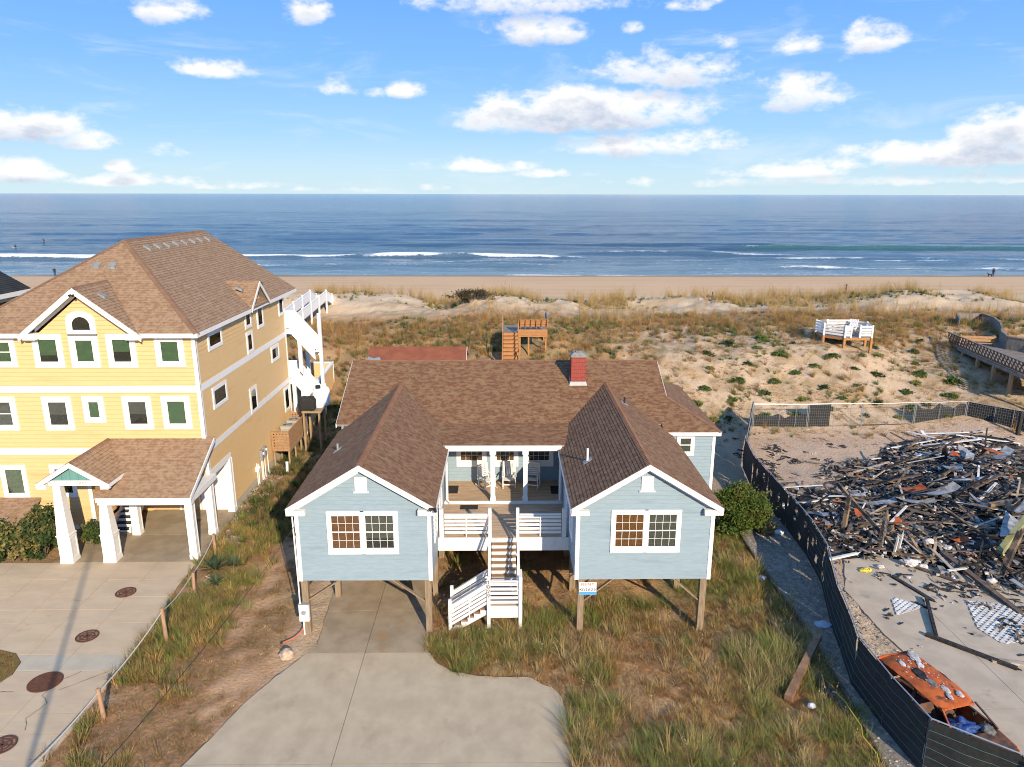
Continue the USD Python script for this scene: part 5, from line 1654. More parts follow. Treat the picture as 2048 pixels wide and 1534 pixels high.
# ---------------------------------------------------------------- air conditioners on their latticed stand, tank and grill
ac = thing('equipment_stand', 'raised pine stand with lattice sides along the yellow house wall', 'platform', (-13.8, 44, 0))
ax0, ax1, ay0, ay1 = -14.33, -13.27, 42.45, 46.6
for y in (42.52, 43.9, 45.2, 46.5):
    for x in (ax0 + .1, ax1 - .06):
        part(ac, 'leg', MB().bb(x - .05, x + .05, y - .05, y + .05, -.2, 1.05), M_TREATED)
part(ac, 'deck', MB().bb(ax0, ax1, ay0, ay1, 1.05, 1.16), M_TREATED)


def lattice(parent, fn, a0, a1, b0, b1, pitch, wd, mat, name='lattice_slat', diag=False, th=.015, single=True):
    """Crossed slats in the rectangle, fn(a, b, d)."""
    mb = MB()
    if diag:
        rect = sbox(a0, b0, a1, b1)
        L_ = (a1 - a0) + (b1 - b0)
        for s, d in ((1, 0), (-1, th)):
            k = -L_
            while k < L_:
                c = shapely.affinity.rotate(sbox(k - wd / 2 + (a0 + a1) / 2, (b0 + b1) / 2 - L_, k + wd / 2 + (a0 + a1) / 2, (b0 + b1) / 2 + L_), 45 * s, origin=((a0 + a1) / 2, (b0 + b1) / 2)).intersection(rect)
                if c.area > 1e-4:
                    m1 = MB().prism(c, fn, d, d + th)
                    if single:
                        part(parent, name, m1, mat)
                    else:
                        mb.add(*[m1.arrays()[0], [tuple(q) for q in m1.arrays()[1]]])
                k += pitch
    else:
        a = a0
        while a < a1 - wd * .5:
            m1 = MB().prism(sbox(a, b0, min(a + wd, a1), b1), fn, 0, th)
            part(parent, name, m1, mat) if single else mb.add(m1.arrays()[0], [tuple(q) for q in m1.arrays()[1]])
            a += pitch
        b = b0
        while b < b1 - wd * .5:
            m1 = MB().prism(sbox(a0, b, a1, min(b + wd, b1)), fn, th + .001, 2 * th)
            part(parent, name, m1, mat) if single else mb.add(m1.arrays()[0], [tuple(q) for q in m1.arrays()[1]])
            b += pitch
    if not single:
        part(parent, name, mb, mat, kind='stuff')


import shapely.affinity
lattice(ac, lambda a, b, d: (a, ay0 - d, b), ax0, ax1, 1.0, 2.25, .19, .115, M_LATTICE)
lattice(ac, lambda a, b, d: (ax1 + d, a, b), ay0, ay1, 1.0, 2.25, .19, .115, M_LATTICE)
lattice(ac, lambda a, b, d: (a, ay1 + d, b), ax0, ax1, 1.0, 2.35, .19, .115, M_LATTICE)
part(ac, 'cap_rail', MB().bb(ax0, ax1 + .06, ay0 - .06, ay0 + .04, 2.251, 2.29).bb(ax1 - .03, ax1 + .06, ay0 + .041, ay1, 2.251, 2.29), M_LATTICE)
part(ac, 'rim_joist', MB().bb(ax1 - .02, ax1 + .0, ay0, ay1, .88, 1.049), M_TREATED)
M_ACBODY = surf('beige_ac_cabinet', (.40, .37, .30), (.35, .325, .265), 3, .5)
for k, (y, h, lab) in enumerate(((42.95, .80, 'air conditioning unit nearest the street on the latticed stand'), (44.15, .98, 'tallest air conditioning unit in the middle of the latticed stand'), (45.5, .92, 'air conditioning unit at the far end of the latticed stand'))):
    a = thing('air_conditioner', lab, 'air conditioner', (-13.8, y, 1.16), 'air conditioners beside the yellow house', local=True)
    b = MB()
    b.bb(-.36, .36, -.38, .38, .0, h)
    part(a, 'cabinet', b, M_ACBODY)
    lv = MB()
    for j in range(10):
        z = .06 + j * (h - .16) / 10
        lv.bb(-.34, .34, -.392, -.381, z, z + .035)
        lv.bb(.361, .372, -.36, .36, z, z + .035)
    part(a, 'louvre', lv, M_METAL, kind='stuff')
    part(a, 'top', MB().bb(-.38, .38, -.40, .40, h, h + .04), M_ACBODY)
    fn_ = MB()
    for rr_ in (.10, .18, .26, .31):
        c = Polygon([(rr_ * math.cos(q), rr_ * math.sin(q)) for q in np.linspace(0, 2 * math.pi, 24)[:-1]])
        fn_.prism(c.difference(c.buffer(-.022)), lambda p, q, d: (p, q, h + .052 + d), 0, .012)
    part(a, 'fan_guard', fn_, M_METAL)
    part(a, 'fan_well', MB().tube([(0, 0, h + .0405), (0, 0, h + .046)], .30, 24), M_ROOM)
tp = thing('tank_stand', 'small pine stand carrying the propane tank and covered grill', 'platform', (-12.6, 45.8, 0))
part(tp, 'deck', MB().bb(-13.1, -11.85, 45.0, 46.6, 2.68, 2.8), M_TREATED)
for x in (-13.0, -12.0):
    for y in (45.1, 46.5):
        part(tp, 'leg', MB().bb(x - .06, x + .06, y - .06, y + .06, -.1, 2.68), M_TREATED)
for lab, x, y in (('white upright propane tank with dark collar beside the yellow house stairs', -12.22, 46.1), ('second white propane tank partly behind the front one', -11.95, 46.55)):
    tk = thing('propane_tank', lab, 'gas tank', (x, y, 2.80), 'white propane tanks', local=True)
    prof = [(.02, .0), (.30, .02), (.36, .12), (.38, .3), (.38, 1.0), (.34, 1.14), (.22, 1.24), (.15, 1.26)]
    part(tk, 'tank', MB().tube([(0, 0, z) for r, z in prof], [r for r, z in prof], 20), M_VINYL, smooth=40)
    part(tk, 'collar', MB().tube([(0, 0, 1.261), (0, 0, 1.45)], .17, 16), M_BLACK if x < -12 else M_VINYL)
    part(tk, 'foot_ring', MB().tube([(0, 0, .001), (0, 0, .07)], .31, 18), M_VINYL)
gr_ = thing('covered_grill', 'barbecue grill under a black fabric cover on the tank stand', 'grill', (-12.75, 45.35, 2.8), local=True)
cv = trimesh.creation.box((.95, .62, .85)).subdivide().subdivide().subdivide()
v = np.array(cv.vertices)
v[:, 0] *= 1 - .22 * smooth(.1, .43, v[:, 2]); v[:, 1] *= 1 - .3 * smooth(.15, .43, v[:, 2])
v += (np.stack([fb(v[:, 0], v[:, 2] + v[:, 1], .22, s, 3) for s in (5, 6, 7)], 1) - .5) * .10
v[:, 2] += .47
part(gr_, 'cover', (v, np.array(cv.faces)), M_RUBBER, smooth=True)
part(gr_, 'wheel', MB().tube([(-.36, -.2, .08), (-.36, -.26, .08)], .08, 12), M_BLACK)
wp_ = thing('white_pipe_stub', 'short white plastic pipe standing out of the sand beside the lattice stand', 'pipe', (-13.2, 41.4, 0), local=True)
part(wp_, 'pipe', MB().tube([(0, 0, -.1), (.03, 0, .62)], .08, 12), M_VINYL)
part(wp_, 'cap', MB().tube([(.03, 0, .62), (.032, 0, .68)], .092, 12), M_VINYL)

# ---------------------------------------------------------------- shed behind the cottage
sh = thing('garden_shed', 'low shed behind the cottage with a rusty red patched shingle roof', 'shed', (-6.4, 53.5, 2))
shx0, shx1 = -10.15, -2.75
SHZ, SHE = 5.12, 3.92
for k, pl in enumerate(([(shx0, 51.2, SHE), (shx1, 51.2, SHE), (shx1, 54.3, SHZ), (shx0, 54.3, SHZ)], [(shx0, 54.3, SHZ), (shx1, 54.3, SHZ), (shx1, 57.4, SHE), (shx0, 57.4, SHE)])):
    rp = part(sh, 'roof', slab3(np.array(pl, float) - (0, 0, .02), .08), M_UNDER)
    part(rp, 'shingles', shingles(pl, .15, .34, .012, seed=300 + k), M_SHRED, kind='stuff')
ridge_caps(sh, (shx0, 54.3, SHZ), (shx1, 54.3, SHZ), M_SHRED, pitch_l=.38, pitch_r=.38, step=.25)
pt = Polygon([(shx0 + .02, 51.25), (shx0 + .02, 53.0), (shx0 + .5, 52.75), (shx0 + .9, 52.95), (shx0 + 1.1, 52.4), (shx0 + .75, 52.2), (shx0 + .55, 51.6), (shx0 + .2, 51.25)])
part(sh, 'bare_patch', MB().prism(pt, lambda a, b, d: (a, b, SHE + (b - 51.2) * (SHZ - SHE) / 3.1 + .045 + d), 0, .012), M_METAL, label='bare grey torn patch at the shed roof corner')
M_SHEDW = surf('shed_wall_boards', (.24, .22, .19), (.17, .155, .135), 3, .85)
wl_ = MB()
wl_.prism(Polygon([(51.5, 1.2), (57.1, 1.2), (57.1, SHE - .1), (54.3, SHZ - .12), (51.5, SHE - .1)]), lambda a, b, d: (d, a, b), shx0 + .25, shx0 + .33)
part(sh, 'wall', wl_, M_SHEDW)
wl_ = MB().prism(Polygon([(51.5, 1.2), (57.1, 1.2), (57.1, SHE - .1), (54.3, SHZ - .12), (51.5, SHE - .1)]), lambda a, b, d: (d, a, b), shx1 - .33, shx1 - .25)
part(sh, 'wall', wl_, M_SHEDW)
part(sh, 'wall', MB().bb(shx0 + .33, shx1 - .33, 51.5, 51.58, 1.2, SHE + .05), M_SHEDW)
part(sh, 'rake_board', MB().bar((shx1 + .01, 51.2, SHE - .04), (shx1 + .01, 54.3, SHZ - .04), .03, .14), M_WHITE)

# ---------------------------------------------------------------- cedar stairs and bench behind the cottage
cs_ = thing('dune_stairs', 'new orange cedar stairs climbing the dune to a small bench deck', 'stairs', (.6, 56, 4))
DZ, DY = 5.70, 57.4
sy0, sz0 = 51.5, 2.2
for k in range(15):
    t0 = (k + 1) / 15
    y, z = sy0 + (DY - sy0) * t0, sz0 + (DZ - sz0) * t0
    part(cs_, 'tread', MB().bb(.04, 1.2, y - .40, y - .005, z - .05, z), M_RUSTWOOD)
    part(cs_, 'riser', MB().bb(.04, 1.2, y - .42, y - .40, z - .21, z - .001), M_RUSTWOOD)
for x in (-.02, 1.26):
    part(cs_, 'stringer', MB().hexa([(x - .03, sy0, sz0 - .25), (x + .03, sy0, sz0 - .25), (x + .03, DY, DZ - .25), (x - .03, DY, DZ - .25), (x - .03, sy0, sz0 + .1), (x + .03, sy0, sz0 + .1), (x + .03, DY, DZ + .1), (x - .03, DY, DZ + .1)]), M_RUSTWOOD)
    part(cs_, 'handrail', MB().bar((x, sy0, sz0 + 1.0), (x, DY, DZ + 1.0), .06, .12), M_RUSTWOOD)
    for t0 in (0, .5, 1.0):
        y, z = sy0 + (DY - sy0) * t0, sz0 + (DZ - sz0) * t0
        part(cs_, 'post', MB().bb(x - .05, x + .05, y - .05, y + .05, z - .9, z + 1.05), M_RUSTWOOD)
for k in range(22):
    y = DY + .0 + k * .146
    part(cs_, 'deck_board', MB().bb(.0, 3.6, y, y + .138, DZ - .04, DZ), M_CEDARGREY)
for k in range(3):
    part(cs_, 'rim_board', MB().bb(1.30, 3.62, DY - .05, DY - .01, DZ - .40 + k * .13, DZ - .28 + k * .13), M_RUSTWOOD)
for x in (1.4, 2.1, 3.5, .1):
    for y in (DY + .1, DY + 3.0):
        part(cs_, 'post', MB().bb(x - .06, x + .06, y - .06, y + .06, DZ - 2.0, DZ - .041), M_RUSTWOOD)
# backed bench facing the sea
for k in range(3):
    part(cs_, 'bench_back_board', MB().bar((1.32, DY + .0 - k * .10, DZ + .55 + k * .21), (3.66, DY - k * .10, DZ + .55 + k * .21), .035, .19), M_RUSTWOOD)
part(cs_, 'bench_back_board', MB().bar((1.32, DY + .05, DZ + .10), (3.62, DY + .05, DZ + .10), .035, .2), M_RUSTWOOD)
part(cs_, 'bench_cap', MB().bar((1.28, DY - .30, DZ + 1.1), (3.70, DY - .30, DZ + 1.1), .16, .04), M_RUSTWOOD)
part(cs_, 'bench_seat', MB().bb(1.35, 3.6, DY + .1, DY + .55, DZ + .42, DZ + .46), M_RUSTWOOD)
for k in range(6):
    x = 1.42 + k * .43
    part(cs_, 'bench_bracket', MB().bar((x, DY - .09, DZ + .32), (x, DY - .32, DZ + 1.08), .05, .10, (0, 1, 0)), M_RUSTWOOD)
part(cs_, 'side_rail', MB().hexa([(3.55, DY + .2, DZ + .55), (3.62, DY + .2, DZ + .55), (3.62, DY + 3.0, DZ + .9), (3.55, DY + 3.0, DZ + .9), (3.62, DY + .2, DZ + .95), (3.72, DY + .2, DZ + .95), (3.72, DY + 3.0, DZ + 1.2), (3.62, DY + 3.0, DZ + 1.2)]), M_CEDARGREY)
part(cs_, 'post', MB().bb(-.05, .05, DY + 2.9, DY + 3.0, DZ, DZ + 1.3), M_CEDARGREY)
# tarred sheet and old fence leaning beside the stairs
# ---------------------------------------------------------------- white viewing deck on the dune
gz0 = thing('viewing_deck', 'small raised viewing deck with white board rails on brown legs on the dune', 'deck', (27.9, 58.5, 4))
GDX, GDY, GDZ = 28.9, 59.6, 5.10
ring = [(-2.4, 1.6), (-2.35, -.3), (-.85, -1.9), (1.95, -1.9), (2.45, .3), (1.4, 1.9), (-1.1, 1.9)]
ring = [(GDX + a * .80, GDY + b * .8) for a, b in ring]
rp_poly = Polygon(ring)
for k in range(28):
    y = GDY - 1.9 + k * .14
    c = rp_poly.intersection(sbox(0, y, 100, y + .132))
    if c.area > .01:
        part(gz0, 'deck_board', MB().prism(c, lambda a, b, d: (a, b, GDZ + d), -.04, 0), M_CEDARGREY)
part(gz0, 'rim_board', MB().prism(rp_poly.difference(rp_poly.buffer(-.05)), lambda a, b, d: (a, b, GDZ + d), -.24, -.041), M_RUSTWOOD)
n = len(ring)
for k in range(n):
    p, q = ring[k], ring[(k + 1) % n]
    part(gz0, 'leg', MB().bb(p[0] - .09, p[0] + .09, p[1] - .09, p[1] + .09, float(ground_z(*p)) - .3, GDZ - .05), M_RUSTWOOD)
    part(gz0, 'post', MB().bb(p[0] - .06, p[0] + .06, p[1] - .06, p[1] + .06, GDZ - .04, GDZ + 1.02), M_DECKWHITE)
    segs = [(0, 1)] if k != 2 else [(.0, .22), (.55, 1)]
    for t0, t1 in segs:
        a = (p[0] + (q[0] - p[0]) * t0, p[1] + (q[1] - p[1]) * t0)
        b = (p[0] + (q[0] - p[0]) * t1, p[1] + (q[1] - p[1]) * t1)
        for j in range(4):
            z = GDZ + .10 + j * .235
            part(gz0, 'rail_board', MB().bar((*a, z + .08), (*b, z + .08), .03, .16), M_DECKWHITE)
        if t0:
            part(gz0, 'post', MB().bb(a[0] - .06, a[0] + .06, a[1] - .06, a[1] + .06, GDZ - .04, GDZ + 1.02), M_DECKWHITE)
        if t1 < 1:
            part(gz0, 'post', MB().bb(b[0] - .06, b[0] + .06, b[1] - .06, b[1] + .06, GDZ - .04, GDZ + 1.02), M_DECKWHITE)
for k, (x, y, r, lab) in enumerate(((-1.2, .6, 30, 'grey wooden chair at the seaward side of the white viewing deck'), (.9, .5, -40, 'white reclining chair against the rail of the viewing deck'))):
    ch = thing('deck_chair', lab, 'chair', (GDX + x, GDY + y, GDZ), 'chairs on the viewing deck', r, local=True)
    m_ = M_CEDARGREY if k == 0 else M_DECKWHITE
    for s in (-1, 1):
        part(ch, 'leg', MB().bar((s * .28, -.3, 0), (s * .28, -.25, .55), .05, .05), m_)
        part(ch, 'leg', MB().bar((s * .28, .35, 0), (s * .28, .1, .38), .05, .05), m_)
        part(ch, 'armrest', MB().bb(s * .32 - .06, s * .32 + .06, -.35, .35, .55, .58), m_)
    part(ch, 'seat', MB().bar((0, -.32, .40), (0, .2, .30), .56, .04), m_)
    for j in range(5):
        x_ = -.22 + j * .11
        part(ch, 'back_slat', MB().bar((x_, .15, .30), (x_ * 1.2, .48, 1.12), .09, .02, (0, 1, 0)), m_)

# ---------------------------------------------------------------- old boardwalk at the far right
bw = thing('boardwalk', 'weathered grey boardwalk on posts with crisscross rail along the dune', 'boardwalk', (38, 52, 3))
P0, P1 = np.array((39.5, 62.0)), np.array((37.6, 48.3))
dirb = (P1 - P0) / np.linalg.norm(P1 - P0)
nb_ = np.array((-dirb[1], dirb[0]))
if nb_[0] < 0:
    nb_ = -nb_
BZD = 3.85
Lb = np.linalg.norm(P1 - P0)
k = 0.0
i_ = 0
while k < Lb:
    a = P0 + dirb * k
    wd = 4.2
    part(bw, 'deck_board', MB().bar((*a, BZD - .02), (*(a + nb_ * wd), BZD - .02), .135, .04), M_CEDARGREY)
    k += .147
for k in np.arange(0, Lb + .1, 2.55):
    a = P0 + dirb * k + nb_ * .06
    for off in (0, 3.4):
        b = a + nb_ * off
        part(bw, 'post', MB().bb(b[0] - .11, b[0] + .11, b[1] - .11, b[1] + .11, float(ground_z(*b)) - .5, BZD - .05), M_TREATED)
part(bw, 'beam', MB().bar((*(P0 - nb_ * .03), BZD - .18), (*(P1 - nb_ * .03), BZD - .18), .06, .26), M_CEDARGREY)
part(bw, 'handrail', MB().bar((*(P0 - nb_ * .25), BZD + .98), (*(P1 - nb_ * .25), BZD + .98), .16, .05), M_CEDARGREY)
part(bw, 'bottom_rail', MB().bar((*(P0 - nb_ * .0), BZD + .08), (*(P1 - nb_ * .0), BZD + .08), .05, .1), M_OLDTIMBER)
fnb = lambda a, b, d: (*(P0 + dirb * a - nb_ * (.02 + .22 * (b - .1) / .85 + d)), BZD + b)
lattice(bw, fnb, 0, Lb, .12, .95, .36, .13, M_OLDTIMBER, diag=True, th=.02)
# solid board wall on its far side
q0, q1, q2 = P0 + nb_ * 4.6 + dirb * 3, P0 + nb_ * 1.2 - dirb * 3.4, np.array((39.2, 71.0))
hw_ = thing('retaining_wall', 'curving grey board retaining wall beside the old boardwalk', 'wall', (41, 64, 4))
seg_pts = [(44.6, 54.5), (43.6, 57.5), (42.6, 59.2), (43.6, 61.4), (45.2, 64.0), (46.6, 67.0), (47.0, 69.4), (44.6, 69.6), (43.0, 66.5)]
for a, b in zip(seg_pts[:-1], seg_pts[1:]):
    a, b = np.array(a), np.array(b)
    n_ = max(2, int(np.linalg.norm(b - a) / .3))
    for j in range(n_):
        s0, s1 = a + (b - a) * j / n_, a + (b - a) * (j + .94) / n_
        zb = float(ground_z(*s0)) - .3
        zt = 4.9 + .02 * R.random() + (.3 if s0[1] > 62 else 0)
        part(hw_, 'wall_board', MB().bar((*((s0 + s1) / 2), zb), (*((s0 + s1) / 2), zt), np.linalg.norm(s1 - s0), .05, (*(np.array((-(b - a)[1], (b - a)[0])) / np.linalg.norm(b - a)), 0)), M_CEDARGREY)
    part(hw_, 'cap', MB().bar((*a, 4.97 + (.3 if a[1] > 62 else 0)), (*b, 4.97 + (.3 if b[1] > 62 else 0)), .16, .05), M_CEDARGREY)
bn = thing('timber_bench', 'pile of pale planks forming a bench on the grey boardwalk', 'bench', (41, 60.6, BZD))
for k in range(3):
    part(bn, 'plank', MB().bar((39.6, 60.9 - k * .05, BZD + .25 + k * .26), (42.4, 60.4 - k * .05, BZD + .25 + k * .26), .3 if k == 0 else .05, .06 if k == 0 else .22), M_LATTICE)
for x, y in ((39.7, 60.9), (42.3, 60.4)):
    part(bn, 'end_post', MB().bb(x - .05, x + .05, y - .05, y + .3, BZD, BZD + .95), M_LATTICE)

# ---------------------------------------------------------------- neighbour with the dark roof, far left
nb = thing('grey_house', 'neighbouring grey house with a charcoal shingle roof beside the yellow house', 'house', (-34, 38.5, 0))
for k, pl in enumerate(([(-29.2, 32, 10.8), (-29.2, 45, 10.8), (-34, 45, 13.7), (-34, 32, 13.7)], [(-38.8, 32, 10.8), (-38.8, 45, 10.8), (-34, 45, 13.7), (-34, 32, 13.7)])):
    rp = part(nb, 'roof', slab3(np.array(pl, float) - (0, 0, .02), .1), M_UNDER)
    part(rp, 'shingles', shingles(pl, .18, .36, .02, seed=320 + k), M_SHDARK, kind='stuff')
part(nb, 'fascia', MB().bb(-29.2, -29.16, 32, 45, 10.52, 10.79), M_WHITE)
M_GREYW = surf('grey_blue_siding', (.20, .24, .26), (.17, .21, .23), 3, .6)
part(nb, 'wall', MB().bb(-38.4, -29.7, 32.5, 44.6, 0, 10.62), M_GREYW)
nw = Wall((-29.7, 32.5), (0, 1), (1, 0))
window(nb, nw, 7.4, 9.0, 9.0, 10.4, .14, 'dark', None)
window(nb, nw, 9.6, 11.4, 9.0, 10.4, .14, 'dark', None)

# ---------------------------------------------------------------- screened fence round the burnt lot
M_GALV = surf('galvanised_tube', (.42, .43, .44), (.36, .37, .38), 6, .4, metallic=.5)


def fabric_material():
    g = Graph()
    t = g.add('transparent_bsdf', {'color': (1, 1, 1)}, 'BSDF')
    b = g.add('principled_bsdf', {'base_color': (.009, .010, .011), 'roughness': .8, 'specular_ior_level': .2}, 'BSDF')
    return g.make('black_mesh_screen', surface=g.add('mix_closure', {'fac': .86}, 'closure', closure1=t, closure2=b))


M_FAB = fabric_material()
M_FAB2 = surf('black_screen_cloth', (.016, .018, .019), (.024, .026, .026), 7, .75)
M_THREAD = surf('teal_thread', (.10, .24, .24), None, rough=.6)
fc = thing('screen_fence', 'leaning metal site fence hung with torn black fabric between the cottage and the burnt lot', 'fence', (14, 30, 0))
FP = [(17.6, 48.25), (15.0, 41.8), (14.5, 38.8), (14.45, 36.2), (14.45, 33.4), (14.3, 30.4), (13.95, 28.0), (13.0, 24.9), (12.58, 23.1), (12.12, 21.3), (12.14, 19.3), (12.3, 17.4), (13.98, 16.0), (17.5, 13.2)]
HOLES = {2: [(.35, .62), (.72, .70)], 3: [(.15, .5), (.55, .62), (.85, .6)], 4: [(.35, .55), (.42, .78), (.62, .28), (.85, .75)], 5: [(.25, .55), (.45, .8), (.55, .33)], 6: [(.1, .3)]}
for i, (a, b) in enumerate(zip(FP[:-1], FP[1:])):
    a, b = np.array(a), np.array(b)
    za, zb_ = float(ground_z(*a)), float(ground_z(*b))
    if i > 3:
        za = zb_ = .0
    L_ = np.linalg.norm(b - a)
    d = (b - a) / L_
    nrm = np.array((-d[1], d[0]))
    if nrm @ np.array((-1, 0)) < 0:
        nrm = -nrm           # towards the cottage
    top = 1.95
    pn = part(fc, 'fence_panel', MB().tube([(*a, za + .02), (*a, za + top)], .024, 8), M_GALV)
    part(pn, 'top_rail', MB().tube([(*a, za + top), (*b, zb_ + top)], .024, 8), M_GALV)
    part(pn, 'bottom_rail', MB().tube([(*a, za + .12), (*b, zb_ + .12)], .018, 6), M_GALV)
    part(pn, 'post', MB().tube([(*(b - d * .06), zb_ + .02), (*(b - d * .06), zb_ + top)], .024, 8), M_GALV)
    # cloth: a sheet with folds, lozenge cuts where the wind is let through
    nu, nv = max(6, int(L_ / .14)), 13
    V, F = [], []
    seed = 400 + i
    for r in range(nv):
        for c in range(nu):
            u, vv = c / (nu - 1), r / (nv - 1)
            p = a + (b - a) * u
            z0 = za + (zb_ - za) * u
            wob = (fb(np.array(u * L_), np.array(vv * 2), .9, seed, 3) - .5) * .28 * math.sin(math.pi * min(1, vv * .9)) + .05
            lowlift = .10 * (1 - vv) * (fb(np.array(u * L_), np.array(0.), 1.2, seed + 3, 2) - .2)
            q = p + nrm * (.03 + max(-.01, wob))
            V.append((*q, z0 + .02 + (top - .02) * vv + lowlift))
    keep = []
    for r in range(nv - 1):
        for c in range(nu - 1):
            u, vv = (c + .5) / (nu - 1), (r + .5) / (nv - 1)
            if any(abs(u - hu) * L_ / .20 + abs(vv - hv) * 2 / .27 < 1 for hu, hv in HOLES.get(i, [])):
                continue
            F.append((r * nu + c, r * nu + c + 1, (r + 1) * nu + c + 1, (r + 1) * nu + c))
    m_ = MB().add(V, F)
    part(pn, 'black_fabric', m_, M_FAB2, smooth=True)
    V = np.array(V).reshape(nv, nu, 3)
    if i > 4:
        tm_ = MB()
        for r in (2, 4, 6, 8, 10):
            tm_.tube(V[r] + np.array((*(nrm * .006), 0)), .0045, 4)
        part(pn, 'teal_thread', tm_, M_THREAD, kind='stuff')
sgn = thing('fence_notice', 'small white notice tied to the corner of the black site fence', 'sign', (14.2, 15.75, 1.5))
cdir = np.array((3.52, -2.8)); cdir /= np.linalg.norm(cdir)
cn = np.array((cdir[1], -cdir[0]))
if cn[1] > 0: cn = -cn
s0 = np.array((14.15, 15.86)) + cn * .22
part(sgn, 'board', MB().bar((*s0, 1.78), (*(s0 + cdir * .42), 1.78), .01, .26), M_SIGNWHITE)
ln = MB()
for k in range(4):
    ln.bar((*(s0 + cdir * .05 + cn * .008), 1.86 - k * .05), (*(s0 + cdir * .36 + cn * .008), 1.86 - k * .05), .002, .018)
part(sgn, 'print_lines', ln, surf('pink_print', (.45, .20, .20), None), kind='stuff')
bf = thing('mesh_fence', 'galvanised temporary mesh fence with sagging black cloth at the back of the burnt lot', 'fence', (25, 48.4, 0))
BP = [(17.65, 48.3), (21.5, 48.25), (25.4, 48.35), (29.25, 48.55), (33.1, 48.85), (35.6, 46.2), (38.4, 43.2)]
cloth = {0: [(0, 1, 0, .62)], 1: [(0, .42, 0, .98), (.42, 1, 0, .12)], 2: [(0, 1, 0, .16)], 3: [(0, 1, 0, .95)], 4: [(0, 1, 0, 1)], 5: [(0, 1, 0, 1)]}
for i, (a, b) in enumerate(zip(BP[:-1], BP[1:])):
    a, b = np.array(a), np.array(b)
    za, zb_ = float(ground_z(*a)), float(ground_z(*b))
    za, zb_ = .32, .32
    d = (b - a) / np.linalg.norm(b - a)
    pn = part(bf, 'fence_panel', MB().tube([(*(a + d * .05), za + .05), (*(a + d * .05), za + 1.95)], .026, 8), M_GALV)
    part(pn, 'post', MB().tube([(*(b - d * .05), zb_ + .05), (*(b - d * .05), zb_ + 1.95)], .026, 8), M_GALV)
    part(pn, 'top_rail', MB().tube([(*a, za + 1.95), (*b, zb_ + 1.95)], .022, 8), M_GALV)
    part(pn, 'bottom_rail', MB().tube([(*a, za + .10), (*b, zb_ + .10)], .022, 8), M_GALV)
    for t in (.48, .78):
        p = a + (b - a) * t
        part(pn, 'stay', MB().tube([(*p, .36), (*p, 2.25)], .016, 6), M_GALV)
    wm = MB()
    for k in range(9):
        z = .55 + k * .2
        wm.tube([(*a, z), (*b, z)], .004, 3)
    for k in range(1, 26):
        p = a + (b - a) * k / 26
        wm.tube([(*p, .42), (*p, 2.25)], .003, 3)
    part(pn, 'wire_mesh', wm, M_GALV, kind='stuff')
    for (u0, u1, v0, v1) in cloth[i]:
        nu, nv = 20, 8
        V, F = [], []
        for r in range(nv):
            for c in range(nu):
                u, vv = u0 + (u1 - u0) * c / (nu - 1), v0 + (v1 - v0) * r / (nv - 1)
                sag = 0
                if i in (0, 3):
                    sag = .45 * vv * abs(math.sin(u * 7 + i)) * (fb(np.array(u * 5), np.array(vv), .6, 430 + i, 2))
                p = a + (b - a) * u + np.array((0, .06 + .12 * (fb(np.array(u * 4), np.array(vv * 3), .6, 440 + i, 3) - .3)))
                V.append((*p, .40 + 1.87 * max(0, vv - sag)))
        for r in range(nv - 1):
            for c in range(nu - 1):
                F.append((r * nu + c, r * nu + c + 1, (r + 1) * nu + c + 1, (r + 1) * nu + c))
        part(pn, 'black_cloth', MB().add(V, F), M_FAB2, smooth=True)
    if i in (1, 2, 3):
        sb = np.array(trimesh.creation.icosphere(2).vertices) * (.36, .16, .09)
        part(pn, 'sandbag', (sb + (a[0] + .05, a[1] - .2, .40), np.array(trimesh.creation.icosphere(2).faces)), M_VINYL, smooth=True)
# ---------------------------------------------------------------- loose timbers beside the path
for nm, lab, p, q, w_, h_, m_ in (('grey_timber', 'long grey weathered timber lying in the grass by the path', (10.55, 24.85, .28), (11.05, 20.6, .14), .16, .12, M_OLDTIMBER),
                                  ('rusty_beam', 'heavy timber with a reddish flank propped across the grass by the path', (9.55, 20.55, .16), (11.72, 23.35, .62), .24, .22, surf('red_brown_timber', (.26, .16, .10), (.18, .10, .06), 2.5, .85, .006, 30)),
                                  ('broken_board', 'short broken grey board beside the long grey timber', (10.35, 23.4, .15), (10.6, 21.9, .1), .12, .06, M_OLDTIMBER),
                                  ('half_buried_plank', 'half buried plank end next to the propped heavy timber', (11.2, 21.9, .16), (11.3, 19.6, .1), .18, .07, M_OLDTIMBER)):
    t = thing(nm, lab, 'timber', p)
    part(t, 'timber', MB().bar(p, q, w_, h_), m_)
    part(t, 'split_end', MB().bar(np.array(q) + (np.array(q) - np.array(p)) * .002, np.array(q) + (np.array(q) - np.array(p)) / np.linalg.norm(np.array(q) - np.array(p)) * .12, w_ * .45, h_ * .5), m_)
# litter and small things
M_BAG = surf('white_plastic_bag', (.62, .64, .68), (.5, .53, .6), 12, .45)


def lump(name, lab, cat, loc, r, mat, seed, group=None):
    s = trimesh.creation.icosphere(3)
    v = np.array(s.vertices)
    v = v * (1 + (fb(v[:, 0] + v[:, 2] * .6, v[:, 1] + v[:, 2] * .7, .5, seed, 3) - .5)[:, None] * .9) * np.array(r)
    v[:, 2] = np.maximum(v[:, 2], -r[2] * .5) + r[2] * .4
    return solo(name, (v + np.array(loc), np.array(s.faces)), mat, lab, cat, group, smooth=50)


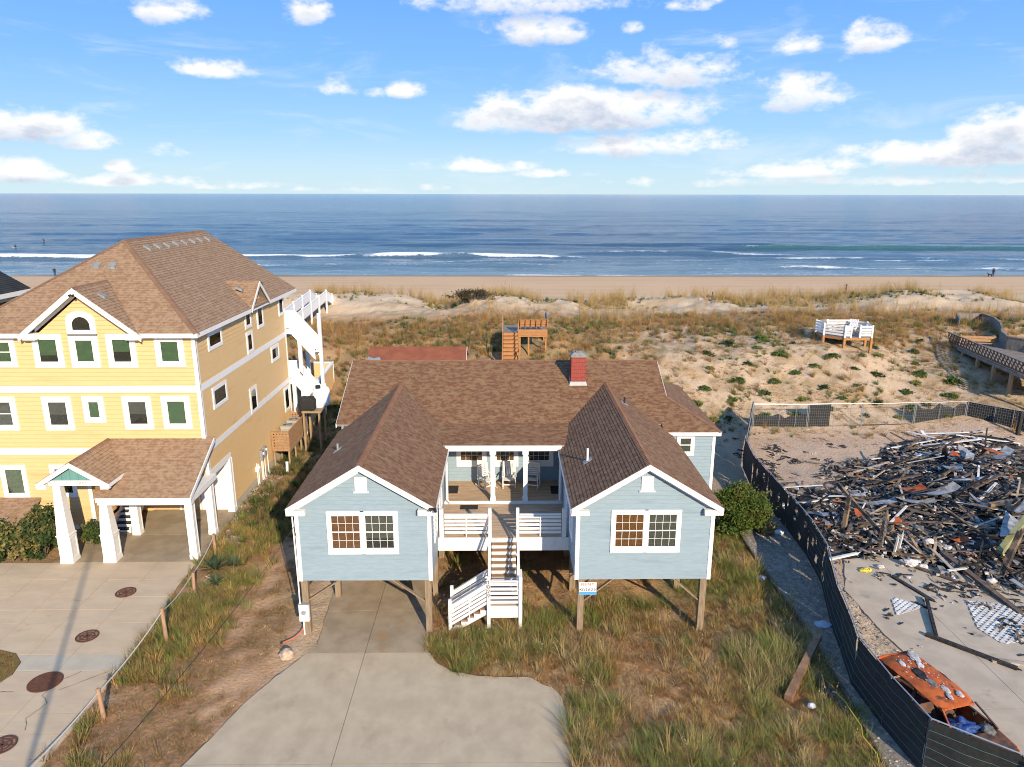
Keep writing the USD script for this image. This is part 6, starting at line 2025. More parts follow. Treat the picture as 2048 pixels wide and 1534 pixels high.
lump('plastic_bag', 'crumpled white plastic bag at the foot of the black fence beside the bush', 'litter', (13.75, 32.7, .13), (.28, .2, .14), M_BAG, 501)
lump('plastic_sheet', 'bluish white plastic sheet on the shell path against the fence', 'litter', (12.55, 24.8, .13), (.32, .26, .06), surf('bluish_plastic', (.42, .46, .58), (.35, .4, .52), 9, .4), 503)
lump('plastic_jug', 'small clear plastic bottle lying in the grass near the fence', 'litter', (10.2, 20.2, .1), (.13, .1, .11), M_BAG, 505)
lump('paper_scrap', 'crumpled white paper in the grass beside the path edging', 'litter', (11.45, 28.5, .05), (.2, .16, .07), M_BAG, 507)
lump('pale_rock', 'pale angular rock at the driveway corner by the meter piling', 'rock', (-7.95, 23.15, .02), (.25, .22, .22), surf('pale_rock_stone', (.48, .38, .28), (.38, .29, .21), 6, .9, .01), 509)
hs_ = thing('orange_hose', 'short orange cable curling out of the grass by the meter', 'hose', (-8, 24.4, 0))
part(hs_, 'hose', MB().tube([(-7.66, 24.6, .35), (-7.75, 24.45, .22), (-7.95, 24.15, .16), (-8.3, 23.85, .14)], .02, 8), surf('orange_plastic', (.62, .13, .06), None, rough=.4))
part(hs_, 'end_fitting', MB().tube([(-8.3, 23.85, .14), (-8.38, 23.80, .135)], .026, 8), M_BLACK)
yr_ = thing('yellow_rope', 'thin yellow rope snaking through the grass beside the shell path', 'rope', (11, 19.5, .1))
part(yr_, 'rope', MB().tube([(11.15, 20.6, .35), (11.3, 20.2, .3), (11.2, 19.6, .42), (11.25, 19.0, .35), (11.05, 18.5, .4), (11.2, 17.9, .3), (10.95, 17.2, .25)], .014, 5), surf('yellow_rope_fibre', (.65, .48, .06), None))
part(yr_, 'frayed_end', MB().tube([(11.15, 20.6, .35), (11.1, 20.68, .30)], .02, 5), M_ROPE)
# people and beach furniture
M_WET = surf('black_clothing', (.02, .022, .026), (.03, .03, .035), 6, .7)
M_SKIN = surf('skin', (.42, .26, .18), None, rough=.6)


def body(joints, bones, iters=8):
    import manifold3d as m3
    parts_ = []
    for a, b in bones:
        (pa, ra), (pb, rb_) = joints[a], joints[b]
        s0 = m3.Manifold.sphere(ra, 16).translate(pa)
        s1 = m3.Manifold.sphere(rb_, 16).translate(pb)
        parts_.append(m3.Manifold.batch_hull([s0, s1]))
    m = parts_[0]
    for p in parts_[1:]:
        m = m + p
    mm = m.refine_to_length(.05).to_mesh()
    t = trimesh.Trimesh(mm.vert_properties[:, :3], mm.tri_verts)
    trimesh.smoothing.filter_taubin(t, iterations=iters)
    return t


J = {'pelvis': ((0, 0, .95), .15), 'chest': ((0, .02, 1.32), .17), 'neck': ((0, .01, 1.50), .06), 'head': ((0, -.02, 1.66), .105), 'jaw': ((0, -.06, 1.60), .075),
     'ls': ((-.19, .01, 1.42), .07), 'le': ((-.25, .0, 1.14), .05), 'lw': ((-.22, -.16, .93), .035), 'lh': ((-.22, -.22, .88), .045),
     'rs': ((.19, .01, 1.42), .07), 're': ((.25, .03, 1.14), .05), 'rw': ((.27, -.05, .88), .035), 'rh': ((.27, -.07, .80), .045),
     'lk': ((-.10, -.10, .52), .075), 'la': ((-.10, -.02, .09), .05), 'lt': ((-.10, -.18, .05), .045), 'rk': ((.10, .02, .52), .075), 'ra': ((.10, .18, .10), .05), 'rt': ((.10, .04, .05), .045), 'lhip': ((-.09, 0, .9), .10), 'rhip': ((.09, 0, .9), .10)}
BN_ = [('pelvis', 'chest'), ('chest', 'neck'), ('neck', 'head'), ('head', 'jaw'), ('chest', 'ls'), ('ls', 'le'), ('le', 'lw'), ('lw', 'lh'), ('chest', 'rs'), ('rs', 're'), ('re', 'rw'), ('rw', 'rh'), ('pelvis', 'lhip'), ('lhip', 'lk'), ('lk', 'la'), ('la', 'lt'), ('pelvis', 'rhip'), ('rhip', 'rk'), ('rk', 'ra'), ('ra', 'rt')]
walker = body(J, BN_)
for nm, lab, x, y, rz in (('person', 'person in dark clothes walking a dog along the wet sand', 101.5, 148.6, 100), ('person', 'person in dark clothes standing at the water edge above the yellow roof', -91.4, 149.0, 20)):
    t = thing(nm, lab, 'person', (x, y, float(ground_z(x, y))), None, rz, local=True)
    part(t, 'body', (np.array(walker.vertices), np.array(walker.faces)), M_WET, smooth=True)
    hd = trimesh.creation.icosphere(2)
    part(t, 'face', (np.array(hd.vertices) * (.075, .05, .09) + (0, -.10, 1.64), np.array(hd.faces)), M_SKIN, smooth=True)
DJ = {'hip': ((.28, 0, .42), .10), 'mid': ((0, 0, .40), .10), 'sh': ((-.26, 0, .43), .125), 'nk': ((-.38, 0, .56), .07), 'hd': ((-.45, 0, .64), .075), 'mz': ((-.57, 0, .60), .04), 'tl': ((.42, 0, .50), .03), 'tt': ((.55, 0, .62), .02),
      'fl': ((-.27, .07, .22), .04), 'fp': ((-.27, .07, .03), .03), 'gl': ((-.24, -.07, .22), .04), 'gp': ((-.22, -.07, .03), .03), 'hk': ((.24, .07, .28), .055), 'hh': ((.36, .07, .15), .032), 'hp': ((.33, .07, .03), .03), 'jk': ((.26, -.07, .28), .055), 'jh': ((.38, -.07, .15), .032), 'jp': ((.36, -.07, .03), .03), 'e1': ((-.42, .05, .72), .025), 'e2': ((-.42, -.05, .72), .025)}
DB = [('hip', 'mid'), ('mid', 'sh'), ('sh', 'nk'), ('nk', 'hd'), ('hd', 'mz'), ('hip', 'tl'), ('tl', 'tt'), ('sh', 'fl'), ('fl', 'fp'), ('sh', 'gl'), ('gl', 'gp'), ('hip', 'hk'), ('hk', 'hh'), ('hh', 'hp'), ('hip', 'jk'), ('jk', 'jh'), ('jh', 'jp'), ('hd', 'e1'), ('hd', 'e2')]
dg = body(DJ, DB, 5)
solo('dog', (np.array(dg.vertices) * 1.15 + (100.6, 148.2, float(ground_z(100.6, 148.2))), np.array(dg.faces)), M_WET, 'dark dog beside the person walking on the wet sand', 'dog', smooth=True)
SJ = {'p': ((0, .05, .02), .15), 'c': ((0, -.02, .36), .16), 'n': ((0, -.05, .53), .06), 'h': ((0, -.07, .69), .105), 'ls': ((-.2, 0, .44), .07), 'le': ((-.3, -.1, .2), .05), 'lw': ((-.27, -.28, .06), .04), 'rs': ((.2, 0, .44), .07), 're': ((.3, -.1, .2), .05), 'rw': ((.27, -.28, .06), .04)}
SB = [('p', 'c'), ('c', 'n'), ('n', 'h'), ('c', 'ls'), ('ls', 'le'), ('le', 'lw'), ('c', 'rs'), ('rs', 're'), ('re', 'rw')]
sf = body(SJ, SB, 5)
M_BOARD = surf('white_surfboard', (.75, .76, .75), None, rough=.25)
for lab, x, y, rz in (('surfer in a black wetsuit sitting beyond the breaking wave, farthest out', -158.2, 254.5, 20), ('surfer in the water near the white breaker at the picture edge', -149.6, 226.5, -70)):
    t = thing('surfer', lab, 'person', (x, y, .32), 'surfers waiting in the water', rz, local=True)
    part(t, 'body', (np.array(sf.vertices) * 1.25, np.array(sf.faces)), M_WET, smooth=True)
    b = trimesh.creation.icosphere(3)
    v = np.array(b.vertices) * (.26, 1.0, .05)
    v[:, 2] += np.where(v[:, 1] < 0, v[:, 1] ** 2 * .5, 0)
    part(t, 'surfboard', (v + (0, -.1, -.08), np.array(b.faces)), M_BOARD, smooth=True)
lg = thing('beach_lounger', 'white beach lounger with raised back lying on the foredune sand', 'lounger', (46.8, 84.5, float(ground_z(46.8, 84.5)) + .02), None, 60, local=True)
for s in (-1, 1):
    part(lg, 'side_rail', MB().bar((s * .3, -1.0, .34), (s * .3, .3, .34), .05, .06), M_VINYL)
    part(lg, 'leg', MB().bar((s * .3, -.7, 0), (s * .3, -.65, .34), .05, .05), M_VINYL)
    part(lg, 'leg', MB().bar((s * .3, .5, 0), (s * .3, .25, .34), .05, .05), M_VINYL)
for k in range(9):
    part(lg, 'slat', MB().bb(-.29, .29, -.98 + k * .14, -.87 + k * .14, .37, .39), M_VINYL)
for k in range(6):
    y, z = .30 + k * .09, .40 + k * .12
    part(lg, 'back_slat', MB().bar((-.29, y, z), (.29, y, z), .10, .02, (0, .6, .8)), M_VINYL)
for (x, y), lab in (((24.6, 84.0), 'dark wooden stake standing in the sand gap of the foredune'), ((41.0, 85.5), 'thin dark stake beside the tall dune grass near the lounger')):
    t = thing('beach_stake', lab, 'post', (x, y, float(ground_z(x, y))), 'stakes on the foredune', local=True)
    part(t, 'stake', MB().bar((0, 0, -.2), (.02, 0, 1.1), .16, .12), M_OLDTIMBER)
    part(t, 'top', MB().bar((.02, 0, 1.1), (.021, 0, 1.16), .11, .08), M_OLDTIMBER)
# ================================================================ vegetation
def leafm(name, c1, c2, tr=.42, obj=.22):
    return surf(name, c1, c2, 3.0, .75, 0, None, (1, 1, 1), island=.28, translucent=tr, obj=obj, spec=.15, coords='position')


M_GOLD = leafm('golden_grass', (0.72, 0.48, 0.17), (0.6, 0.38, 0.13))
M_TAN = leafm('straw_grass', (0.74, 0.57, 0.3), (0.62, 0.44, 0.21))
M_BROWN = leafm('brown_grass', (0.52, 0.34, 0.155), (0.4, 0.245, 0.11))
M_RUSTG = leafm('rusty_grass', (0.58, 0.3, 0.12), (0.48, 0.23, 0.09))
M_GREEN = leafm('green_grass', (0.38, 0.41, 0.11), (0.28, 0.32, 0.085))
M_OLIVE = leafm('olive_grass', (0.4, 0.34, 0.12), (0.3, 0.265, 0.1))
M_DKGREEN = leafm('dark_green_leaves', (0.100, 0.154, 0.050), (0.064, 0.108, 0.036))
M_LEAF = leafm('bright_bush_leaves', (0.195, 0.285, 0.053), (0.128, 0.195, 0.042))
M_YUCCA = leafm('blue_green_yucca', (0.105, 0.161, 0.091), (0.077, 0.119, 0.070), .15)
M_DUNEGREEN = leafm('dune_plant_green', (0.19, 0.28, 0.07), (0.13, 0.22, 0.055))
M_DARKSHRUB = leafm('dusky_shrub_leaves', (0.136, 0.112, 0.064), (0.096, 0.083, 0.048))


def tuft(n, h, spread, wd, droop, seed, heads=0, segs=3):
    rr = np.random.default_rng(seed)
    V, F = [], []
    for b in range(n):
        a = rr.uniform(0, 2 * np.pi)
        r0 = spread * math.sqrt(rr.random()) * .35
        base = np.array((r0 * math.cos(a + rr.uniform(-1, 1)), r0 * math.sin(a + rr.uniform(-1, 1)), -.03))
        hh = h * rr.uniform(.5, 1.1)
        out = np.array((math.cos(a), math.sin(a), 0)) * spread * rr.uniform(.25, 1.0)
        dr = droop * rr.uniform(.3, 1.2)
        sd_ = np.array((-math.sin(a + rr.uniform(-.6, .6)), math.cos(a), 0))
        w = wd * rr.uniform(.7, 1.2)
        k = len(V)
        for s in range(segs + 1):
            t = s / segs
            p = base + out * t ** 1.4 + np.array((0, 0, hh * (t - dr * .45 * t * t)))
            ww = w * (1 - t * .92) * .5
            V.append(p - sd_ * ww)
            V.append(p + sd_ * ww)
        for s in range(segs):
            F.append((k + 2 * s, k + 2 * s + 1, k + 2 * s + 3, k + 2 * s + 2))
        if heads and rr.random() < heads:
            tip = base + out * 1.0 + np.array((0, 0, hh * (1 - dr * .45)))
            m = len(V)
            for s in range(5):
                q = tip + np.array((rr.uniform(-.03, .03), rr.uniform(-.03, .03), -.06 * s))
                e = np.array((rr.uniform(-1, 1), rr.uniform(-1, 1), .4)) * .018
                f = np.array((rr.uniform(-1, 1), rr.uniform(-1, 1), -1)) * .035
                V.extend([q, q + e, q + e + f, q + f])
                F.append((m, m + 1, m + 2, m + 3))
                m += 4
    mb = MB()
    mb.add(V, F)
    return mb


def area_points(n, x0, x1, y0, y1, prob):
    x, y = NR.uniform(x0, x1, n), NR.uniform(y0, y1, n)
    k = NR.random(n) < prob(x, y)
    x, y = x[k], y[k]
    return x, y


HOUSEBOX = [sbox(-10.6, 51, -2.4, 57.5), sbox(-26, 31, -14.2, 56), sbox(-.1, 51.5, 1.35, 57.5), sbox(.0, 57.4, 3.7, 60.7), sbox(-.62, 24.7, .75, 27.3), sbox(-2.1, 24.8, -.6, 25.9)]
KEEP = [DRIVE.buffer(-.06), YDRIVE.buffer(-.03), SLAB.buffer(-.03), PATHP.buffer(-.02)] + HOUSEBOX
for x, y in pil:
    pass


def outside(x, y):
    m = np.ones(len(x), bool)
    for pg in KEEP:
        m &= ~shapely.contains_xy(pg, x, y)
    return m


def plant(name, protos, n, box_, prob, hmin, hmax, label, cat='grass', zoff=0.0, stand=False):
    x, y = area_points(n, *box_, prob)
    m = outside(x, y)
    x, y = x[m], y[m]
    z = ground_z(x, y) - .02 + zoff
    s = NR.uniform(hmin, hmax, len(x))
    sc = np.stack([s, s, s * NR.uniform(.8, 1.2, len(x))], 1)
    return scatter(name, protos, np.stack([x, y, z], 1), NR.uniform(0, 2 * np.pi, len(x)), sc, label, cat)


fine = [tuft(30, .34, .32, .021, .9, s) for s in (1, 2, 3)]
wild = [tuft(27, .52, .36, .023, .8, s) for s in (4, 5, 6)]
tall = [tuft(26, .95, .30, .012, .55, s, heads=.25) for s in (7, 8)]
arch = [tuft(46, .85, .66, .019, 1.15, s, segs=5) for s in (17, 18)]
oat = [tuft(22, 1.35, .30, .011, .35, s, heads=.8) for s in (9, 10)]
scrub = [tuft(60, .55, .42, .020, .5, s) for s in (11, 12)]
low = [tuft(34, .14, .26, .022, .7, s) for s in (13, 14)]


def undr(x, y):      # beneath the cottage little grows
    return np.where((x > -8) & (x < 8) & (y > 26.5) & (y < 42.5), .12, 1.0)


yard = lambda x, y: smooth(-3.2, -2.6, x + (fb(x, y, 1, 3) - .5)) * (1 - smooth(11.6, 11.9, x)) * undr(x, y)
cl = lambda x, y, s, a, b: smooth(a, b, fb(x, y, s, int(s * 31) + 7, 3))
plant('yard_mat_grass', [(fine[0], M_BROWN), (low[1], M_BROWN), (fine[1], M_RUSTG), (low[0], M_TAN), (fine[2], M_BROWN)], 15000, (-3.5, 12, 11, 34), lambda x, y: yard(x, y) * (.25 + .75 * cl(x, y, 1.1, .36, .48)), .5, 1.0, 'matted brown dead grass covering the yard before and beneath the cottage')
plant('yard_gold_grass', [(fine[0], M_GOLD), (fine[1], M_TAN), (wild[1], M_GOLD), (wild[0], M_TAN)], 9000, (-3.5, 12, 11, 34), lambda x, y: yard(x, y) * cl(x, y, 1.5, .48, .58), .5, .95, 'golden straw grass in patches over the yard')
plant('yard_long_grass', [(arch[0], M_GOLD), (arch[1], M_TAN), (arch[0], M_GREEN)], 3000, (-3.5, 12, 11, 30), lambda x, y: yard(x, y) * cl(x, y, .9, .52, .64), .55, 1.15, 'long arching clumps of straw coloured grass through the yard')
plant('yard_green_grass', [(wild[1], M_GREEN), (fine[1], M_GREEN), (wild[2], M_OLIVE), (low[0], M_GREEN), (arch[1], M_GREEN)], 12000, (-3.5, 12, 11, 34), lambda x, y: yard(x, y) * np.maximum(cl(x, y, 1.7, .51, .60), .45 * smooth(7, 10, x) * cl(x, y, .8, .45, .55)), .5, 1.0, 'patches of bright green grass and weeds through the dry yard grass')
gx_, gy_ = NR.normal(10.0, .75, 120), NR.normal(22.4, .6, 120)
scatter('bright_grass_clump', [(arch[0], M_GREEN), (arch[1], M_GREEN), (arch[0], M_TAN)], np.stack([gx_, gy_, ground_z(gx_, gy_)], 1), NR.uniform(0, 6.28, 120), np.repeat(NR.uniform(.8, 1.3, 120)[:, None], 3, 1), 'tall bright green and straw grass clump beside the propped timber', 'grass')
plant('yard_seed_stalks', [(tuft(5, .95, .30, .006, .5, 21, heads=.5), M_TAN)], 420, (-3, 11.5, 12, 26), lambda x, y: yard(x, y) * .5, .7, 1.3, 'tall thin dry seed stalks standing above the yard grass')
strip = lambda x, y: smooth(-14.15, -13.5, x) * (1 - smooth(-8.8, -7.6, x + (y - 26) * .05)) * (1 - smooth(45, 48, y)) * (y > 8)
lit_ = lambda x, y: litter(x, y)
plant('verge_grass', [(fine[0], M_BROWN), (fine[1], M_OLIVE), (fine[2], M_TAN), (wild[0], M_BROWN)], 9500, (-14.2, -7.4, 8, 48), lambda x, y: strip(x, y) * (.06 + .94 * smooth(.55, .98, lit_(x, y))) * .55, .3, .75, 'short brown grass on the sandy verge between the two drives')
plant('verge_green_grass', [(wild[1], M_GREEN), (wild[2], M_OLIVE), (wild[0], M_GOLD)], 4200, (-14.2, -8.5, 8, 34), lambda x, y: strip(x, y) * (1 - smooth(-11.6, -10.2, x)) * cl(x, y, 1.9, .46, .6), .7, 1.35, 'longer green tufts along the rope fence on the verge')
plant('side_yard_grass', [(fine[1], M_OLIVE), (wild[1], M_OLIVE), (fine[0], M_BROWN), (wild[2], M_DKGREEN)], 5000, (-14.2, -7.2, 31, 52), lambda x, y: smooth(30, 35, y) * (.25 + .75 * cl(x, y, 1.9, .42, .6)), .6, 1.2, 'dull green and brown weeds between the two houses')
dn = lambda x, y: smooth(45, 49, y) * (1 - smooth(68, 75, y - (x * .03)))
rs_ = lambda x, y: smooth(8, 15, x + (y - 52) * .3) * (1 - smooth(60, 64, y + (x - 25) * .05))
far_fade = lambda x: 1 - .6 * smooth(30, 75, np.abs(x))
plant('dune_grass', [(wild[0], M_BROWN), (tall[0], M_GOLD), (scrub[0], M_BROWN), (wild[1], M_GOLD), (tall[1], M_RUSTG), (scrub[1], M_OLIVE)], 30000, (-62, 80, 45, 78), lambda x, y: dn(x, y) * (1 - .86 * rs_(x, y)) * (.22 + .78 * cl(x, y, 3.3, .36, .52)) * far_fade(x), .6, 1.25, 'dense brown and golden dune grass behind the houses')
plant('dune_green_scrub', [(scrub[0], M_DKGREEN), (scrub[1], M_OLIVE), (scrub[0], M_DUNEGREEN)], 12000, (-62, 85, 46, 80), lambda x, y: dn(x, y) * (1 - .96 * rs_(x, y)) * cl(x, y, 4.5, .50, .62) * far_fade(x), .6, 1.2, 'dark green scrub patches among the dune grass')
plant('dune_slope_litter', [(low[0], M_BROWN), (low[1], M_TAN), (low[0], M_OLIVE), (fine[2], M_TAN), (low[1], M_RUSTG)], 30000, (9, 60, 44, 66), lambda x, y: smooth(44, 49, y) * rs_(x, y) * (.08 + .8 * cl(x, y, 1.1, .44, .58)) * (.25 + .75 * cl(x, y, 6, .38, .55)), .4, 1.15, 'thin dry straw scattered over the bare sandy dune slope')
plant('slope_green_patches', [(scrub[0], M_DUNEGREEN), (wild[1], M_GREEN), (low[0], M_GREEN), (scrub[1], M_OLIVE)], 9000, (9, 62, 45, 66), lambda x, y: smooth(46, 49, y) * rs_(x, y) * cl(x, y, 1.9, .57, .66), .35, .95, 'ragged green patches of low plants on the sandy dune slope')
plant('sea_oats', [(oat[0], M_GOLD), (oat[1], M_TAN), (tall[0], M_GOLD)], 17000, (-75, 92, 70, 92), lambda x, y: smooth(69, 74, y) * (1 - smooth(88, 91, y)) * (.10 + .9 * np.maximum(smooth(82, 85, y), .55 * (1 - smooth(73, 77, y)))) * cl(x, y * .5, 6, .40, .56) * far_fade(x), .75, 1.3, 'tall golden sea oats along the crest of the foredune')
plant('foredune_green', [(scrub[0], M_OLIVE), (wild[1], M_GREEN), (scrub[1], M_DKGREEN)], 7000, (-75, 92, 76, 91), lambda x, y: smooth(79, 82, y) * (1 - smooth(87, 90, y)) * np.maximum(cl(x, y * .5, 6, .47, .60), .7 * cl(x, y, 2.5, .52, .6)), .5, 1.1, 'green grass at the roots of the foredune sea oats')
# the island's grass and everything else that KEEP would cut
xs_, ys_ = area_points(2600, -22, -17.4, 21.4, 23.6, lambda x, y: shapely.contains_xy(isl.buffer(-.12), x, y).astype(float))
scatter('island_turf_blades', [(fine[0], M_OLIVE), (fine[1], M_BROWN), (fine[2], M_GOLD)], np.stack([xs_, ys_, np.full(len(xs_), .05)], 1), NR.uniform(0, 6.28, len(xs_)), np.repeat(NR.uniform(.25, .42, len(xs_))[:, None], 3, 1), 'short turf on the small curved lawn island in the court', 'grass')
# debris grass and gravel edge inside the fence, shells along the yellow house wall
peb = trimesh.creation.icosphere(0)
M_PEB = surf('shell_pebbles', (.52, .45, .36), (.34, .27, .2), 5, .85, island=.2, obj=.35)
px_, py_ = area_points(5200, -14.4, -12.9, 28, 43, lambda x, y: ((x > -14.35 + np.clip(36 - y, 0, 9) * .16) & (x < -13.3 + np.clip(36 - y, 0, 9) * .13)) * (.25 + .75 * cl(x, y, .9, .42, .6)))
scatter('shell_gravel', [((np.array(peb.vertices) * (.05, .04, .02), np.array(peb.faces)), M_PEB), ((np.array(peb.vertices) * (.03, .035, .015), np.array(peb.faces)), M_PEB)], np.stack([px_, py_, ground_z(px_, py_) + .01], 1), NR.uniform(0, 6.28, len(px_)), np.repeat(NR.uniform(.6, 1.6, len(px_))[:, None], 3, 1), 'broken shells and gravel along the foot of the yellow house wall', 'gravel')
px_, py_ = area_points(5000, 11.4, 16.2, 14, 36, lambda x, y: (shapely.contains_xy(PATHP, x, y) * .75 + shapely.contains_xy(Polygon([(12.3, 18), (12.5, 23), (13.4, 26), (14.1, 29), (14.9, 29), (14.7, 24), (14.9, 23), (15.5, 20), (14, 18)]), x, y)))
scatter('path_shells', [((np.array(peb.vertices) * (.045, .035, .015), np.array(peb.faces)), M_PEB), ((np.array(peb.vertices) * (.025, .03, .012), np.array(peb.faces)), M_SHELL)], np.stack([px_, py_, np.where(shapely.contains_xy(PATHP, px_, py_), .135, .03)], 1), NR.uniform(0, 6.28, len(px_)), np.repeat(NR.uniform(.5, 1.4, len(px_))[:, None], 3, 1), 'loose shells and grit strewn over the side path and the fence edge', 'gravel')


def crown(rr, radii, n, size, clumps=26, flat=.0, shell=.55, elong=1.6):
    """Leaf clumps spread through an uneven crown: small faces, gaps between."""
    V, F = [], []
    C = []
    for _ in range(clumps):
        d = rr.normal(size=3); d /= np.linalg.norm(d)
        d[2] = abs(d[2]) * 1.0 if rr.random() < .8 else d[2]
        C.append((d * np.array(radii) * rr.uniform(shell, 1.12), rr.uniform(.12, .34)))
    for _ in range(n):
        c, r = C[rr.integers(len(C))]
        p = c + rr.normal(size=3) * r * np.array(radii) * .75
        if p[2] < -radii[2] * .95:
            continue
        u = rr.normal(size=3); u /= np.linalg.norm(u)
        w = np.cross(u, rr.normal(size=3)); w /= np.linalg.norm(w)
        s = size * rr.uniform(.6, 1.3)
        k = len(V)
        V += [p - u * s * elong * .5, p + w * s * .4, p + u * s * elong * .5, p - w * s * .4]
        F.append((k, k + 1, k + 2, k + 3))
    return MB().add(V, F)


def shrub(name, label, x, y, z, radii, n, size, mat, seed, cat='bush', group=None, lift=.8, second=None, stems=9, stem_mat=None):
    rr = np.random.default_rng(seed)
    t = thing(name, label, cat, (x, y, z), group, local=True)
    sm = MB()
    for k in range(stems):
        a = rr.uniform(0, 6.28)
        e = np.array((math.cos(a) * radii[0] * .6, math.sin(a) * radii[1] * .6, radii[2] * (lift + rr.uniform(.0, .7))))
        sm.tube([(e[0] * .12, e[1] * .12, -.1), e * .5 + rr.normal(size=3) * .05, e], [.03, .02, .008], 5)
    part(t, 'stems', sm, stem_mat or M_OLDTIMBER, kind='stuff')
    v, f = crown(rr, radii, n, size).arrays()
    part(t, 'foliage', (v + (0, 0, radii[2] * lift), f), mat, kind='stuff')
    if second:
        v, f = crown(rr, np.array(radii) * 1.03, int(n * second[1]), size).arrays()
        part(t, 'pale_leaves', (v + (0, 0, radii[2] * lift), f), second[0], kind='stuff')
    return t


shrub('round_bush', 'rounded leafy green bush between the cottage and the black fence', 12.0, 33.2, .0, (1.45, 1.15, 1.2), 9000, .095, M_LEAF, 601, second=(leafm('pale_bush_leaves', (.24, .26, .06), (.19, .20, .05)), .35), stems=16)
shrub('entrance_shrub', 'large dark green shrub beside the tapered porch pier of the yellow house', -21.6, 31.0, .0, (.95, .75, 1.15), 5200, .13, M_DKGREEN, 603, second=(M_OLIVE, .35))
shrub('entrance_shrub', 'second dark shrub merging into the first before the lean-to roof', -22.7, 30.7, .0, (.9, .6, .75), 3300, .13, M_DKGREEN, 605, second=(M_OLIVE, .35))
shrub('entrance_shrub', 'dark shrub cut by the picture edge at the court corner', -23.6, 30.9, .0, (.6, .6, .85), 1700, .13, M_DKGREEN, 607, second=(M_OLIVE, .3))
shrub('entrance_shrub', 'low shrub between the two tapered piers by the entry steps', -19.85, 32.2, .0, (.55, .65, .55), 3000, .075, M_DKGREEN, 609, second=(M_GREEN, .25))
shrub('dusky_shrub', 'dusky purple brown shrub on the foredune sand above the cottage', -3.6, 79.5, float(ground_z(-3.6, 79.5)), (2.0, 1.0, .8), 2500, .12, M_DARKSHRUB, 611, stems=12)


def yucca(name, label, x, y, z, r, seed, mat=None, n=70, group=None):
    rr = np.random.default_rng(seed)
    t = thing(name, label, 'yucca', (x, y, z), group, local=True)
    for part_, m, cnt, el0, el1 in (('leaf_rosette', mat or M_YUCCA, n, .15, 1.45), ('dry_skirt', M_TAN, n // 4, -.1, .2)):
        V, F = [], []
        for _ in range(cnt):
            a, e = rr.uniform(0, 6.28), rr.uniform(el0, el1)
            d = np.array((math.cos(a) * math.cos(e), math.sin(a) * math.cos(e), math.sin(e)))
            sdv = np.array((-math.sin(a), math.cos(a), 0))
            L_ = r * rr.uniform(.7, 1.1)
            k = len(V)
            b = np.array((0, 0, .12))
            V += [b - sdv * .018, b + sdv * .018, b + d * L_ * .5 + sdv * .024, b + d * L_ * .5 - sdv * .024, b + d * L_ - np.array((0, 0, .06 * r))]
            F += [(k, k + 1, k + 2, k + 3), (k + 3, k + 2, k + 4)]
        part(t, part_, MB().add(V, F), m, kind='stuff')
    return t


LOC_ = '/World/round_bush'
for (dx, dy, dz, r, n_, m_) in ((.75, .35, .55, (.7, .7, .55), 2400, M_LEAF), (-.6, -.45, .45, (.65, .6, .5), 2200, M_DUNEGREEN), (.15, .5, 1.5, (.55, .5, .4), 1500, M_LEAF), (1.1, -.3, .3, (.5, .5, .35), 1200, M_TAN)):
    v, f = crown(np.random.default_rng(int(n_ + 7)), r, n_, .10, 16, elong=1.9).arrays()
    part(LOC_, 'side_branches', (v + (dx, dy, dz), f), m_, kind='stuff')
yucca('yucca', 'large spiky yucca beside the rope fence', -12.95, 29.4, .0, .85, 621, n=110)
yucca('yucca', 'smaller yucca touching the large one beside the rope fence', -12.2, 29.75, .0, .62, 623)
yucca('yucca', 'low yucca below the large one on the verge', -12.45, 28.2, .0, .5, 625)
for k, (x, y, lab) in enumerate(((-13.5, 36.6, 'weed tuft at the corner of the carport opening'), (-13.55, 34.6, 'weed tuft on the shells beside the carport post'), (-12.7, 33.6, 'weed tuft on the shell bed farther from the carport'), (-13.4, 38.6, 'dark weed below the meters on the yellow wall'), (-12.0, 38.9, 'green weed in the middle of the side yard'), (-12.3, 35.4, 'dusky weed in the sandy side yard'), (-13.6, 43.2, 'weed in the shade under the lattice stand'), (-12.7, 32.1, 'weed tuft at the end of the shell bed'))):
    yucca('weed', lab, x, y, float(ground_z(x, y)), .45, 640 + k, M_DUNEGREEN if k % 2 == 0 else M_GREEN, 60)
# green plants dotted over the sandy slope
spots = [(20.9, 53.2), (19.7, 51.8), (22.3, 51.1), (24.3, 52.6), (24.6, 55.0), (25.2, 51.2), (27.0, 52.6), (27.7, 50.8), (29.9, 50.1), (31.2, 50.4), (32.0, 53.5), (29.3, 54.2), (26.4, 56.0), (22.4, 56.6), (20.9, 57.6), (19.3, 55.2), (18.0, 53.2), (17.1, 51.2), (16.2, 54.6), (18.8, 59.2), (33.2, 55.0), (34.3, 57.8), (30.9, 57.3), (31.6, 60.2), (35.6, 60.6), (23.4, 50.0), (21.2, 49.6), (26.2, 49.5), (19.0, 49.5), (31.8, 48.9), (28.6, 49.3), (16.8, 57.0), (29.0, 56.5), (30.4, 61.6), (33.4, 62.6), (37.0, 62.4), (15.2, 52.4), (14.2, 50.6), (17.9, 61.3), (24.2, 58.8), (22.0, 60.3), (36.2, 65.2), (39.0, 66.4), (27.7, 54.6), (30.6, 52.2), (22.9, 54.3), (15.0, 48.9), (16.1, 49.2), (33.5, 51.6), (35.3, 54.2)]
protos_ = []
for k in range(4):
    rr = np.random.default_rng(700 + k)
    mbs = crown(rr, (.42, .42, .22), 420, .075, 14, elong=2.2)
    path = f'/World/dune_plant' + (f'_{COUNT.setdefault(("/World", "dune_plant"), -1)}' if False else '')
    protos_.append((mbs, [M_DUNEGREEN, M_DUNEGREEN, M_GREEN, M_DKGREEN][k]))
first = []
